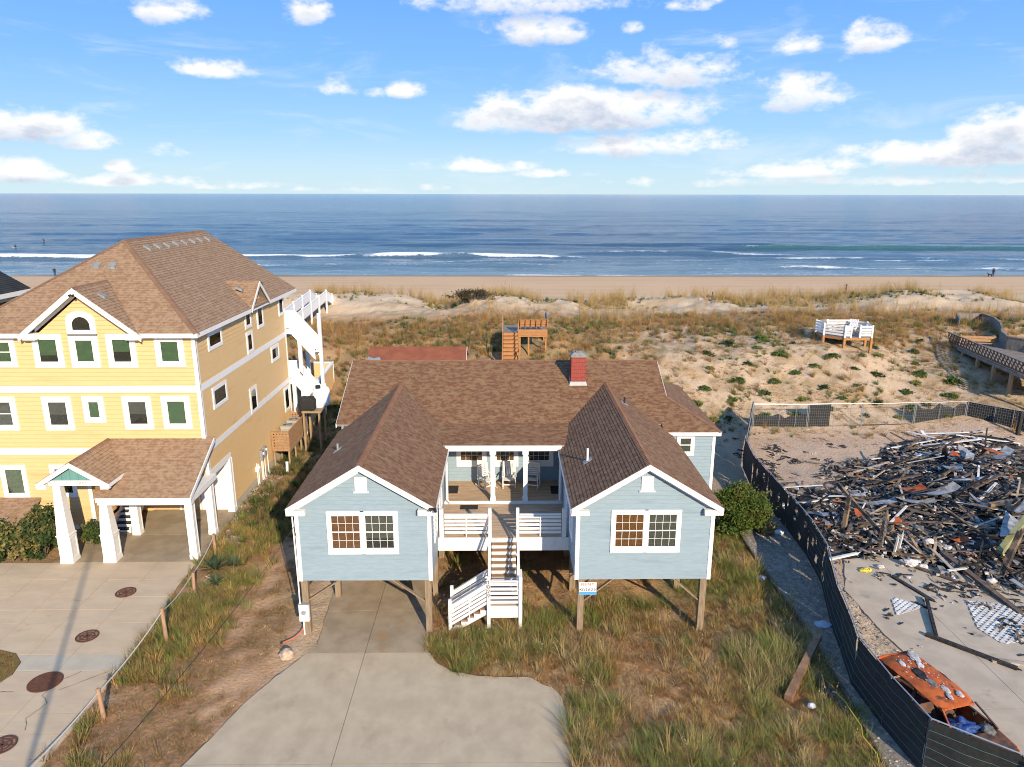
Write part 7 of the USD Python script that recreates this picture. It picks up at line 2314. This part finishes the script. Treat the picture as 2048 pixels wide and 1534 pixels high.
for k, (x, y) in enumerate(spots):
    z = float(ground_z(x, y))
    where = 'behind the mesh fence' if y < 51.8 else ('below the white viewing deck' if 23 < x < 33 and y < 58.5 else ('beside the old boardwalk' if x >= 33 else ('between the cottage and the viewing deck' if x <= 23 else 'above the white viewing deck')))
    lab = 'small green leafy plant in the sandy slope ' + where
    grp = 'green plants in the sand ' + where
    s = R.uniform(.6, 1.35)
    if k < 4:
        t = thing('dune_plant', lab, 'plant', (x, y, z + .08), grp, local=True)
        part(t, 'foliage', protos_[k][0], protos_[k][1], kind='stuff')
        part(t, 'stems', MB().tube([(0, 0, -.2), (.02, 0, .12)], [.03, .012], 5).tube([(0, 0, -.2), (.15, .05, .12)], [.02, .01], 5).tube([(0, 0, -.2), (-.13, .09, .12)], [.02, .01], 5), M_OLDTIMBER, kind='stuff')
        first.append(t)
    else:
        copy(first[k % 4], 'dune_plant', lab, (x, y, z + .08), R.uniform(0, 360), grp, scale=(s, s, s * R.uniform(.8, 1.3)))
# ================================================================ the burnt lot: rubble, timbers, sheets, the wrecked car
M_CHAR = surf('charred_wood', (.022, .021, .021), (.06, .055, .05), 5, .8, .01, 22, island=.3, obj=.3)
M_CHARTAN = surf('half_burnt_wood', (.24, .17, .105), (.05, .042, .036), 2.2, .85, .008, 20, lo=.42, hi=.58, obj=.2)
M_PALEWOOD = surf('pale_broken_wood', (.42, .35, .27), (.28, .22, .16), 4, .85, .006, 25, obj=.25)
M_WHITEBOARD = surf('white_painted_board', (.68, .67, .63), (.50, .48, .44), 3, .6, .003, 25, obj=.1)
M_SHEET = surf('buckled_galvanised_sheet', (.36, .37, .38), (.20, .205, .21), 3.5, .5, .01, 18, metallic=.35, obj=.15, third=((.10, .095, .09), 2.2, .58, .72))
M_ORANGE = surf('orange_rust_sheet', (.46, .115, .03), (.26, .06, .025), 3, .85, .008, 30, obj=.12)
M_ASH = surf('grey_ash', (.22, .215, .21), (.09, .09, .09), 6, .95, .01, 40, obj=.3)
M_PLASTER = surf('white_ash_lumps', (.60, .57, .53), (.42, .39, .36), 9, .9, .01, 40, obj=.15)
M_GREENBEAM = surf('greenish_beam', (.29, .29, .14), (.21, .21, .11), 2.5, .8, .005, 20)


def heap(x, y):
    x, y = np.asarray(x, float), np.asarray(y, float)
    return 1.75 * np.exp(-((x - 28.8) / 5.0) ** 2 - ((y - 36.4) / 4.8) ** 2) + .45 * np.exp(-((x - 20.5) / 4.8) ** 2 - ((y - 33.8) / 3.2) ** 2) + .3 * np.exp(-((x - 30) / 3.6) ** 2 - ((y - 44.6) / 1.6) ** 2) + 1.0 * np.exp(-((x - 25.6) / 3.2) ** 2 - ((y - 30.4) / 2.4) ** 2)


def top(x, y):
    return float(np.maximum(ground_z(x, y), .03) + heap(x, y))


# ashy mound beneath the pieces
ax_, ay_ = np.arange(15.5, 36, .22), np.arange(25.5, 48, .22)
AX, AY = np.meshgrid(ax_, ay_)
AZ = np.maximum(ground_z(AX, AY), .03) + heap(AX, AY) * (.75 + .5 * fb(AX, AY, .8, 801, 3)) - .09 + .10 * smooth(.1, .5, heap(AX, AY))
n_ = AX.shape
ii = np.arange(AX.size).reshape(n_)
qd = np.stack([ii[:-1, :-1], ii[:-1, 1:], ii[1:, 1:], ii[1:, :-1]], -1).reshape(-1, 4)
AC = blend(np.broadcast_to(np.array((.03, .029, .028)), AX.shape + (3,)), (.15, .13, .115), smooth(.44, .62, fb(AX, AY, 1.1, 803, 4)))
AC = blend(AC, (.20, .15, .11), smooth(.6, .75, fb(AX, AY, 1.7, 805, 3)))
solo('ash_mound', (np.stack([AX, AY, AZ], -1).reshape(-1, 3), np.vstack([qd[:, [0, 1, 2]], qd[:, [0, 2, 3]]])), surf('ash_and_char', (.04, .04, .04), (.45, .42, .4), 5, .95, .12, 5, attr='tone'), 'black ash and char heaped over the burnt lot', 'ash', kind='stuff', smooth=True, colors=AC.reshape(-1, 3))


def rubble_points(n, f):
    x, y = NR.uniform(15, 36, n), NR.uniform(22, 48, n)
    k = NR.random(n) < f(x, y)
    x, y = x[k], y[k]
    z = np.maximum(ground_z(x, y), .045) + heap(x, y) * (.9 + .3 * NR.random(len(x))) + .02
    return np.stack([x, y, z], 1)


def splinter(seed, L_, w, h):
    rr = np.random.default_rng(seed)
    m = MB()
    m.hexa(np.array([(-w, -L_, -h), (w * .8, -L_ * .9, -h), (w, L_, -h), (-w * .7, L_ * .85, -h), (-w * .9, -L_ * .95, h), (w * .7, -L_, h), (w * .8, L_ * .9, h), (-w, L_, h)]) + rr.normal(size=(8, 3)) * (w * .2, L_ * .08, h * .2))
    a = rr.uniform(-.35, .35)
    v, f = m.arrays()
    c, s = math.cos(a), math.sin(a)
    v = np.stack([v[:, 0], v[:, 1] * c - v[:, 2] * s, v[:, 1] * s + v[:, 2] * c + h], 1)
    return (v, f)


dens = lambda x, y: np.clip(smooth(.05, .35, heap(x, y)) * .9 + burnt(x, y) * .7, 0, 1) * (.2 + .8 * smooth(.40, .55, fb(x, y, .9, 811, 3)))
pts = rubble_points(17000, dens)
scatter('rubble', [(splinter(1, .26, .035, .02), M_CHAR), (splinter(2, .15, .05, .03), M_CHAR), (splinter(3, .40, .045, .02), M_CHARTAN), (splinter(9, .45, .06, .015), M_CHARTAN), (splinter(10, .30, .05, .02), M_PALEWOOD), (splinter(15, .14, .10, .05), M_ASH), (splinter(18, .24, .05, .02), M_OLDTIMBER), (splinter(16, .06, .05, .03), M_PLASTER), (splinter(17, .09, .05, .02), M_ORANGE), (splinter(4, .10, .06, .02), M_ASH), (splinter(5, .22, .025, .012), M_PALEWOOD), (splinter(6, .07, .05, .03), M_PLASTER), (splinter(7, .12, .08, .012), M_SHEET), (splinter(8, .08, .06, .03), M_CHAR)],
        pts, NR.uniform(0, 6.28, len(pts)), np.repeat(NR.uniform(.5, 1.5, len(pts))[:, None], 3, 1), 'small charred splinters, ash and plaster crumbs covering the burnt lot', 'rubble')
edge = lambda x, y: smooth(14.5, 15.5, x) * smooth(22.3, 26, y) * (1 - smooth(29, 31, y)) * smooth(.50, .66, fb(x, y, 1.5, 815, 3)) * .8 + smooth(20, 26, x - (y - 24) * .4) * smooth(20, 23, y) * (1 - smooth(27, 29, y)) * .35
pts = rubble_points(5000, edge)
scatter('slab_rubble', [(splinter(11, .14, .03, .015), M_CHAR), (splinter(12, .06, .04, .02), M_CHAR), (splinter(13, .10, .03, .01), M_PALEWOOD), (splinter(14, .05, .04, .015), M_PLASTER)], pts, NR.uniform(0, 6.28, len(pts)), np.repeat(NR.uniform(.4, 1.3, len(pts))[:, None], 3, 1), 'black crumbs and splinters strewn over the concrete of the burnt lot', 'rubble')


left = lambda x, y: smooth(14.6, 15.6, x) * smooth(29, 31, y) * (1 - smooth(44, 47, y)) * smooth(.50, .62, fb(x, y, 1.3, 817, 3)) * (1 - .8 * smooth(22, 26, x))
pts = rubble_points(9000, left)
scatter('scattered_char', [(splinter(21, .22, .04, .015), M_CHAR), (splinter(22, .12, .05, .02), M_CHAR), (splinter(23, .35, .03, .012), M_CHAR), (splinter(24, .16, .04, .012), M_CHARTAN), (splinter(25, .07, .05, .02), M_PLASTER)], pts, NR.uniform(0, 6.28, len(pts)), np.repeat(NR.uniform(.4, 1.4, len(pts))[:, None], 3, 1), 'patches of black scraps scattered over the sand beside the black fence', 'rubble')
front = lambda x, y: smooth(17.2, 19.5, x + (y - 24) * .3) * smooth(20.5, 22, y) * (1 - smooth(28, 30, y)) * smooth(.47, .60, fb(x, y, 1.1, 819, 3))
pts = rubble_points(8000, front)
scatter('trailing_char', [(splinter(31, .20, .04, .015), M_CHAR), (splinter(32, .12, .05, .02), M_CHAR), (splinter(33, .30, .03, .02), M_CHARTAN), (splinter(34, .10, .05, .012), M_OLDTIMBER), (splinter(35, .07, .05, .02), M_PLASTER)], pts, NR.uniform(0, 6.28, len(pts)), np.repeat(NR.uniform(.4, 1.5, len(pts))[:, None], 3, 1), 'black scraps trailing over the slab round the large lattice', 'rubble')


def piece(name, lab, p, q, w, h, mat, cat='timber', group=None, upv=(0, 0, 1), notch=True):
    t = thing(name, lab, cat, ((p[0] + q[0]) / 2, (p[1] + q[1]) / 2, min(p[2], q[2])), group)
    p, q = np.array(p, float), np.array(q, float)
    d = (q - p) / np.linalg.norm(q - p)
    part(t, 'body', MB().bar(p, q, w, h, upv, taper=R.uniform(.8, 1.0)), mat)
    if notch:
        part(t, 'broken_end', MB().bar(q - d * .03, q + d * R.uniform(.10, .22), w * .5, h * .45, upv, taper=.35), mat)
    return t


def lay(name, lab, x0, y0, x1, y1, w, h, mat, lift0=.08, lift1=.08, **k):
    return piece(name, lab, (x0, y0, top(x0, y0) + lift0), (x1, y1, top(x1, y1) + lift1), w, h, mat, **k)


# standing posts
def post_piece(name, lab, x, y, hgt, lean, s, mat):
    z = top(x, y)
    return piece(name, lab, (x, y, z - .3), (x + lean[0], y + lean[1], z + hgt), s, s, mat, 'post')


post_piece('burnt_post', 'standing tan and grey post with an orange sheet leaning on it', 17.0, 32.7, 1.75, (.12, .1), .20, M_CHARTAN)
post_piece('burnt_post', 'half burnt post with a hanging chain in the middle of the rubble', 18.1, 31.2, 1.6, (.15, .1), .22, M_CHARTAN)
post_piece('burnt_post', 'black charred post standing against the back mesh fence', 34.9, 45.9, 1.5, (.02, .0), .22, M_CHAR)
post_piece('burnt_post', 'short black charred stump beside the buckled white sheet', 26.9, 41.0, .95, (.03, .02), .26, M_CHAR)
post_piece('burnt_post', 'short black stump behind the rubble near the white boards', 30.2, 42.3, .75, (.1, .05), .24, M_CHAR)
post_piece('burnt_post', 'thick leaning dark post with a tan edge at the picture edge', 21.9, 28.3, 1.9, (1.0, .55), .24, M_CHARTAN)
post_piece('burnt_post', 'pair of short white splintered posts, the nearer one', 18.3, 30.4, .85, (.2, .12), .09, M_WHITEBOARD)
post_piece('burnt_post', 'pair of short white splintered posts, the farther one', 18.6, 30.6, .85, (.2, .12), .09, M_WHITEBOARD)
post_piece('burnt_post', 'short pale upright stake at the front of the rubble', 20.1, 30.2, .65, (.03, .05), .12, M_PALEWOOD)
ch_ = thing('hanging_chain', 'pale chain hanging down the half burnt post', 'chain', (18.1, 31.05, 0))
for k in range(14):
    z = top(18.1, 31.2) + 1.45 - k * .095
    a = k % 2
    lk = [(18.10 + (.035 * math.cos(t) if a else 0), 31.04 + (0 if a else .035 * math.cos(t)), z + .06 * math.sin(t)) for t in np.linspace(0, 2 * math.pi, 9)]
    part(ch_, 'link', MB().tube(lk, .012, 5), M_SHEET)
# long timbers
lay('burnt_beam', 'long half burnt beam leaning from the post down to the slab edge', 17.3, 34.4, 18.55, 30.3, .12, .16, M_CHARTAN, 1.75, .1)
lay('burnt_beam', 'brown beam lying flat along the front of the rubble', 18.2, 30.35, 20.0, 29.85, .14, .12, M_CHARTAN, .1, .12)
lay('burnt_beam', 'grey split trough shaped beam lying diagonally on the slab', 20.5, 30.2, 21.0, 25.6, .28, .14, M_OLDTIMBER, .12, .05)
lay('burnt_beam', 'thick olive green beam sticking out of the heap', 22.4, 29.2, 24.4, 30.4, .26, .26, M_GREENBEAM, .5, 1.1)
lay('burnt_beam', 'double beam with brick coloured plaster at the picture edge', 24.2, 32.8, 27.2, 33.2, .22, .16, M_CHARTAN, .6, .6)
lay('burnt_beam', 'black branch shaped charred limb lying on the slab', 17.7, 26.6, 16.6, 24.0, .12, .12, M_CHAR, .15, .1)
lay('burnt_beam', 'burnt timber trailing across the slab towards the car', 16.3, 24.2, 18.4, 22.1, .16, .14, M_CHAR, .07, .07)
lay('burnt_beam', 'pale plank lying flat at the slab edge near the car', 17.8, 22.6, 20.2, 22.1, .20, .08, M_PALEWOOD, .06, .05)
lay('burnt_beam', 'dark plank with metal strap flat on the slab', 17.3, 28.6, 18.0, 26.6, .18, .05, M_CHAR, .05, .05)
lay('burnt_beam', 'grey plank lying slantwise beside the trough shaped beam', 18.7, 29.4, 20.3, 27.6, .16, .06, M_OLDTIMBER, .06, .05)
lay('burnt_beam', 'long pale pole slanting up out of the heap', 21.2, 36.2, 24.0, 39.4, .09, .09, M_CHARTAN, .4, .75)
lay('burnt_beam', 'grey plank pointing up at the corner of the large lattice', 21.9, 27.6, 22.6, 25.9, .26, .06, M_SHEET, .35, .12)
# white boards at the back
for lab, a in (('long white board lying across the back of the heap, its end on the sand', (25.3, 44.5, 30.0, 45.4)), ('white board crossing over the long one', (29.0, 47.0, 33.0, 45.9)), ('short white board lying beside the mesh fence', (28.1, 47.2, 29.4, 45.4)), ('broad white board lying alone before the white stack', (26.3, 43.0, 29.4, 42.8)), ('white board sloping down from the stack into the char', (26.9, 43.6, 27.2, 40.6)), ('thin white board on top of the white stack', (27.6, 44.4, 31.6, 44.6)), ('white board ending near the charred fence post', (30.5, 45.6, 34.0, 44.4)), ('white stub of board standing against the mesh fence', (29.0, 46.6, 29.1, 47.2)), ('narrow white board under the stack', (27.0, 44.0, 30.5, 43.9)), ('white window frame strip beside the stack', (30.9, 44.0, 31.6, 43.1)), ('white strip along the front of the pale stack', (29.4, 43.2, 32.0, 43.4))):
    lay('white_board', lab, *a, R.uniform(.12, .22), .05, M_WHITEBOARD, R.uniform(.1, .35), R.uniform(.1, .35), cat='board')
lay('white_board', 'white board end at the lower edge of the rubble by the black fence', 14.9, 29.9, 16.6, 30.4, .14, .08, M_WHITEBOARD, .12, .15, cat='board')


def sheet(name, lab, x, y, L_, w, rz, curl, twist, lift, mat, seed, cat='metal sheet', group=None):
    """A buckled strip of sheet metal: bent, twisted and creased."""
    rr = np.random.default_rng(seed)
    nu, nv = 22, 7
    V, F = [], []
    c, s = math.cos(rz), math.sin(rz)
    for i in range(nu):
        u = i / (nu - 1)
        for j in range(nv):
            v = j / (nv - 1) - .5
            a = curl * (u - .5)
            xx = (math.sin(a) / max(abs(curl), .3) if abs(curl) > .3 else (u - .5)) * L_ * (1 if abs(curl) < .3 else abs(1))
            zz = (1 - math.cos(a)) / max(abs(curl), .3) * L_ * (1 if abs(curl) > .3 else 0)
            tw = twist * (u - .5)
            wv = v * w * (1 - .25 * fb(np.array(u * 3), np.array(v * 2), .5, seed, 2))
            yy = wv * math.cos(tw)
            zz += wv * math.sin(tw) + .10 * (fb(np.array(u * 4), np.array(v * 3.), .7, seed + 5, 3) - .5)
            V.append((c * xx - s * yy, s * xx + c * yy, zz))
    for i in range(nu - 1):
        for j in range(nv - 1):
            F.append((i * nv + j, (i + 1) * nv + j, (i + 1) * nv + j + 1, i * nv + j + 1))
    V = np.array(V)
    z = top(x, y) + lift - V[:, 2].min() * .5
    m = MB().add(V + (x, y, z), F)
    m.add(V + (x, y, z - .008), [f[::-1] for f in F])
    return solo(name, m, mat, lab, cat, group, smooth=60)


for k, (lab, x, y, L_, w, rz, cu, tw, lf) in enumerate((('broad twisted grey metal sheet lying across the middle of the heap', 23.2, 35.2, 2.9, .62, .45, .5, .5, .45), ('grey metal sheet trailing behind the chained post', 19.6, 35.0, 2.6, .42, .12, .4, .6, .25), ('grey metal sheet half under the orange one', 21.6, 34.7, 2.0, .5, -.2, .8, .4, .3),
        ('white buckled metal sheet standing at the top of the heap', 28.0, 40.6, 1.6, .75, 1.3, 1.6, .9, .45), ('grey bent sheet folded beside the white buckled one', 27.2, 39.2, 1.5, .5, .9, 1.8, .8, .35), ('long silver sheet sloping at the picture edge of the heap', 28.9, 38.9, 2.8, .6, .7, .4, .5, .55), ('second silver sheet behind the long sloping one', 30.0, 38.2, 1.6, .45, .6, .6, .4, .5),
        ('curved silver strip standing on end in the dark hollow', 24.4, 33.6, 1.5, .36, 1.9, 1.4, 1.0, .35), ('pointed silver sheet lying in the dark hollow', 23.0, 31.9, 1.9, .36, -.25, .6, .7, .2), ('large crumpled silver sheet near the olive green beam', 23.6, 30.3, 2.4, .9, .9, 1.0, 1.1, .45), ('looping silver strip arching beside the crumpled sheet', 25.0, 32.0, 2.8, .34, .5, 2.6, .6, .4), ('thin silver strip balanced across the heap', 25.2, 35.9, 3.2, .28, .15, .3, .9, .5), ('bluish bent sheet lying behind the orange sheet', 25.5, 38.2, 1.3, .6, -.4, 1.2, .5, .4), ('grey sheet scrap at the burnt edge of the sand', 19.3, 36.8, 1.5, .3, -.2, .4, 1.2, .15), ('grey flat sheet scrap at the slab edge', 20.4, 29.6, .8, .5, .4, .2, .2, .06), ('greenish grey panel lying among splinters near the fence', 16.6, 34.4, 1.7, .5, -.3, .2, .3, .12))):
    sheet('metal_sheet', lab, x, y, L_, w, rz, cu, tw, lf, M_SHEET, 820 + k)
for k, (lab, x, y, L_, w, rz, cu, tw, lf) in enumerate((('largest orange rusted sheet lying on the heap', 22.3, 36.3, 1.6, .75, .1, 1.1, .3, .30), ('bright orange rusted piece leaning against the tan post', 18.0, 33.2, .9, .55, 1.2, .5, .3, .55), ('orange rusted plate high on the heap below the white buckled sheet', 28.6, 39.3, 1.1, .4, 2.0, .3, .3, .8), ('orange rusted plate beside the grey folded sheet', 26.9, 40.0, .9, .6, .8, .9, .4, .6), ('rust red scrap beside the chain post', 19.5, 32.7, .9, .4, .5, 1.5, .8, .2), ('orange rusted scrap far back at the picture edge', 31.0, 39.0, 1.0, .4, 1.2, .8, .6, .5), ('rust brown plate lying in splinters near the fence', 16.4, 33.4, 1.1, .4, -.2, .2, .2, .1), ('small rusted sheet close to the olive green beam', 21.6, 30.8, .9, .4, .1, .8, .4, .2))):
    sheet('rusted_sheet', lab, x, y, L_, w, rz, cu, tw, lf, M_ORANGE, 850 + k)
# charred and pale boards of the heap
rr = random.Random(71)


def zone(x, y):
    if y > 42.3:
        return 'among the white boards at the back'
    if x < 19.5:
        return 'on the side of the heap by the black fence'
    if y < 31.5:
        return 'at the slab edge of the heap'
    return 'on the high middle of the heap' if x > 25 else 'round the orange sheets in the heap'


for k in range(150):
    while True:
        x, y = rr.uniform(15.6, 33), rr.uniform(27, 46)
        if float(dens(np.array(x), np.array(y))) > rr.random() * .8:
            break
    a, L_ = rr.uniform(-.7, .5) if rr.random() < .45 else rr.uniform(0, math.pi), rr.uniform(.9, 3.4) * (.7 if x < 19 else 1)
    dx, dy = math.cos(a) * L_ / 2, math.sin(a) * L_ / 2
    m_ = rr.choice([M_CHAR, M_CHAR, M_CHARTAN, M_OLDTIMBER])
    lay('charred_board', 'charred board lying loose ' + zone(x, y), x - dx, y - dy, x + dx, y + dy, rr.uniform(.06, .18), rr.uniform(.03, .09), m_, rr.uniform(.02, .25), rr.uniform(.02, .8), cat='board', group='charred boards ' + zone(x, y), notch=rr.random() < .5)
for k in range(105):
    while True:
        x, y = rr.uniform(15.4, 33), rr.uniform(27, 46)
        if float(dens(np.array(x), np.array(y))) > rr.random() * .8:
            break
    a, L_ = rr.uniform(-.7, .5) if rr.random() < .45 else rr.uniform(0, math.pi), rr.uniform(.6, 2.6)
    dx, dy = math.cos(a) * L_ / 2, math.sin(a) * L_ / 2
    lay('broken_board', 'pale broken board scrap ' + zone(x, y), x - dx, y - dy, x + dx, y + dy, rr.uniform(.06, .17), rr.uniform(.02, .06), rr.choice([M_PALEWOOD, M_PALEWOOD, M_CHARTAN, M_OLDTIMBER, M_WHITEBOARD]), rr.uniform(.05, .3), rr.uniform(.05, .7), cat='board', group='pale board scraps ' + zone(x, y), notch=False)
for k, (x, y, r) in enumerate(((18.7, 29.6, .32), (19.1, 29.3, .22), (20.4, 31.2, .28), (20.0, 28.4, .16), (21.4, 28.0, .22), (19.2, 30.9, .2), (17.2, 29.4, .16), (21.0, 30.6, .2))):
    lump('plaster_lump', ['whitest plaster lump at the front edge of the rubble', 'plaster lump next to the whitest one', 'plaster lump among splinters before the dark hollow', 'small white plaster crumb heap on the bare slab', 'pale plaster heap beside the trough shaped beam', 'plaster lump behind the flat brown beam', 'small plaster lump beside the fence end white board', 'plaster lump near the short upright stake'][k], 'plaster', (x, y, top(x, y)), (r, r * .8, r * .5), M_PLASTER, 880 + k)
yb_ = lump('yellow_bag', 'bright yellow and black bag lying at the slab edge', 'bag', (16.4, 29.1, .06), (.28, .14, .10), surf('yellow_plastic', (.62, .50, .05), (.05, .05, .04), 8, .5, lo=.55, hi=.62), 890)
# white lattice panels lying on the slab
for lab, pts_, pitch in (('small torn triangle of white plastic lattice lying on the slab', [(15.9, 25.55), (17.35, 26.15), (16.55, 26.85), (16.3, 26.7)], .17), ('large white plastic lattice sheet lying on the slab by the trough beam', [(19.4, 26.6), (20.6, 26.35), (21.6, 25.2), (20.6, 23.9), (18.9, 23.6), (18.6, 24.6)], .20)):
    c = np.mean(pts_, 0)
    t = thing('lattice_sheet', lab, 'lattice', (c[0], c[1], .05))
    pg = Polygon(pts_)
    for s, z in ((1, .0), (-1, .014)):
        for k in range(-20, 21):
            o = k * pitch
            st_ = shapely.affinity.translate(shapely.affinity.rotate(sbox(o - .045, -4, o + .045, 4), 52 * s, origin=(0, 0)), c[0], c[1]).intersection(pg)
            for q in getattr(st_, 'geoms', [st_]):
                if q.geom_type == 'Polygon' and q.area > .002:
                    part(t, 'lattice_slat', MB().prism(q, lambda a, b, d: (a, b, .06 + z + d), 0, .012), M_WHITEBOARD)
# ---------------------------------------------------------------- the burnt out car
M_CARRUST = surf('burnt_orange_car_rust', (.50, .125, .028), (.33, .075, .022), 3.0, .8, .006, 30, detail=7, third=((.11, .045, .03), 1.9, .56, .68))
M_CARDARK = surf('sooty_car_metal', (.04, .034, .03), (.14, .06, .03), 4, .75, .004, 40)
M_TARP = surf('blue_tarp', (.03, .085, .29), (.015, .04, .15), 6, .45, .05, 9)
car = thing('burnt_car', 'burnt out orange rusted car with no windows behind the black fence corner', 'car', (13.72, 19.15, .05), rz=math.degrees(math.atan2(-.97, .25)) - 90, local=True)
# local frame: y forward, x to the car's right
def car_side(sx):
    o = Polygon([(-2.15, .35), (-2.15, .85), (-2.05, .98), (1.2, .98), (2.0, .88), (2.15, .70), (2.15, .35)])
    for wy in (-1.35, 1.38):
        o = o.difference(Polygon([(wy + .37 * math.cos(t), .33 + .37 * math.sin(t)) for t in np.linspace(0, 6.28, 24)[:-1]]))
    return MB().prism(o, lambda a, b, d: (sx * (.84 - .06 * max(0, (b - .7)) * 2 + d), a, b), -.04, 0)
for sx in (-1, 1):
    part(car, 'side_panel', car_side(sx), M_CARRUST)
    for (y0, z0, y1, z1, w_) in ((1.35, .97, .62, 1.47, .045), (-.35, .97, -.35, 1.49, .09), (-1.6, .97, -1.75, 1.46, .10), (.62, .97, .62, 1.02, .05)):
        part(car, 'pillar', MB().bar((sx * .80, y0, z0), (sx * .62, y1, z1 - .06), w_, .05, (1, 0, 0)), M_CARRUST if y0 > 1 and sx > 0 else M_CARDARK)
    part(car, 'roof_rail', MB().tube([(sx * .585, .60, 1.35), (sx * .69, -.6, 1.44), (sx * .60, -1.9, 1.36)], .03, 8), M_CARDARK)
    part(car, 'door_sill', MB().bar((sx * .80, 1.2, .98), (sx * .80, -2.0, .98), .07, .04), M_CARDARK)
    for wy in (-1.35, 1.38):
        wh = part(car, 'wheel', MB().tube([(sx * .62, wy, .30), (sx * .80, wy, .30)], .27, 18), M_CARDARK)
        part(wh, 'hub', MB().tube([(sx * .80, wy, .30), (sx * .83, wy, .30)], .12, 12), M_SHEET)
nu, nv = 26, 14
V, F = [], []
for i in range(nu):
    for j in range(nv):
        y = -2.0 + 2.66 * i / (nu - 1)
        e_ = abs(y + .67) / 1.33
        hw_ = .70 * (1 - .16 * e_ ** 5)
        q_ = -1 + 2 * j / (nv - 1)
        x = hw_ * q_
        z = 1.555 - .10 * abs(q_) ** 4 - .13 * e_ ** 4 - .11 * float(fb(np.array(x), np.array(y), .45, 901, 3) - .4)
        V.append((x, y, z))
for i in range(nu - 1):
    for j in range(nv - 1):
        F.append((i * nv + j, i * nv + j + 1, (i + 1) * nv + j + 1, (i + 1) * nv + j))
V = np.array(V)
part(car, 'roof', MB().add(V, F).add(V - (0, 0, .02), [f[::-1] for f in F]), M_CARRUST, smooth=60)
V2 = np.array([(x, 1.38 + .72 * (j / 7), .96 - .12 * (j / 7) ** 1.6 + .03 * math.cos(x * 1.8)) for j in range(8) for x in np.linspace(-.78, .78, 9)])
F2 = [(i * 9 + j, i * 9 + j + 1, (i + 1) * 9 + j + 1, (i + 1) * 9 + j) for i in range(7) for j in range(8)]
part(car, 'bonnet', MB().add(V2, F2).add(V2 - (0, 0, .02), [f[::-1] for f in F2]), M_CARDARK, smooth=60)
part(car, 'windscreen_header', MB().bar((-.56, .62, 1.37), (.56, .62, 1.37), .06, .05), M_CARRUST)
part(car, 'floor', MB().bb(-.78, .78, -2.1, 2.1, .28, .32), M_CARDARK)
part(car, 'dashboard', MB().hexa([(-.76, 1.0, .6), (.76, 1.0, .6), (.76, 1.36, .6), (-.76, 1.36, .6), (-.76, 1.1, .9), (.76, 1.1, .9), (.76, 1.36, .95), (-.76, 1.36, .95)]), M_CARDARK)
for x in (-.38, .38):
    part(car, 'seat_frame', MB().bar((x, .1, .45), (x, -.25, 1.05), .5, .10, (0, 1, 0)), M_CARDARK)
    part(car, 'seat_base', MB().bb(x - .25, x + .25, .0, .5, .33, .50), M_CARDARK)
part(car, 'steering_wheel', MB().tube([(.36 + .18 * math.cos(q), .92 + .06 * math.sin(q), .95 + .17 * math.sin(q)) for q in np.linspace(0, 6.3, 18)], .016, 6), M_CARDARK)
for x in np.linspace(-.5, .5, 6):
    part(car, 'wiring', MB().tube([(x, 1.1, .93), (x + R.uniform(-.2, .2), 1.0, 1.0), (x + R.uniform(-.3, .3), .8, .7)], .012, 4), M_CARDARK)
part(car, 'bumper', MB().bar((-.8, 2.17, .48), (.8, 2.17, .48), .08, .22), M_CARDARK)
part(car, 'tailgate', MB().hexa([(-.78, -2.18, .4), (.78, -2.18, .4), (.78, -2.10, .4), (-.78, -2.10, .4), (-.66, -1.98, 1.46), (.66, -1.98, 1.46), (.66, -1.93, 1.46), (-.66, -1.93, 1.46)]), M_CARRUST)


def carpt(x, y, z):
    a = math.radians(math.degrees(math.atan2(-.97, .25)) - 90)
    return (13.72 + x * math.cos(a) - y * math.sin(a), 19.15 + x * math.sin(a) + y * math.cos(a), .05 + z)


for k, (x, y, r, m_, lab) in enumerate(((-.38, -1.55, .26, M_PLASTER, 'longest white flaky crust on the rear of the rusted car roof'), (-.25, -1.15, .16, M_PLASTER, 'white crust on the car roof below the longest one'), (.28, -1.35, .14, M_PLASTER, 'small pale crust at the fence side of the car roof'), (.12, -.75, .30, M_CHAR, 'black sooty crust down the middle of the car roof'), (.12, -.3, .18, M_ASH, 'grey crust at the end of the sooty one on the car roof'), (-.05, .05, .17, M_PLASTER, 'tan white crust in the middle of the car roof front'), (-.3, .35, .14, M_PLASTER, 'white crust at the front corner of the car roof'), (.1, .38, .12, M_PLASTER, 'thin white scab near the windscreen edge of the car roof'))):
    a = carpt(x, y, 1.535)
    lump('roof_crust', lab, 'crust', a, (r * .6, r * 1.2, .035), m_, 910 + k, 'crusts of ash on the car roof')
fl_ = MB()
rf_ = np.random.default_rng(77)
for _ in range(60):
    x, y, r = rf_.normal(.05, .28), rf_.normal(-.7, .6), rf_.uniform(.012, .035)
    if abs(x) > .6 or not -1.9 < y < .5:
        continue
    fl_.add([(x + r * math.cos(q) * rf_.uniform(.5, 1.2), y + r * math.sin(q) * rf_.uniform(.8, 1.8), 1.565 - .03 * abs((y + .7) / 1.35) ** 2) for q in np.linspace(0, 6.28, 7)[:-1]], [(0, 1, 2, 3, 4, 5)])
part(car, 'paint_flakes', fl_, M_PLASTER, kind='stuff')
c0 = carpt(.05, .95, .75)
lump('blue_tarp', 'crumpled blue tarpaulin stuffed in the open windscreen of the burnt car', 'tarpaulin', c0, (.46, .34, .26), M_TARP, 930)
lump('pale_bundle', 'pale bundle lying on the dashboard of the burnt car', 'bundle', carpt(-.45, 1.3, .95), (.2, .22, .12), M_ASH, 931)
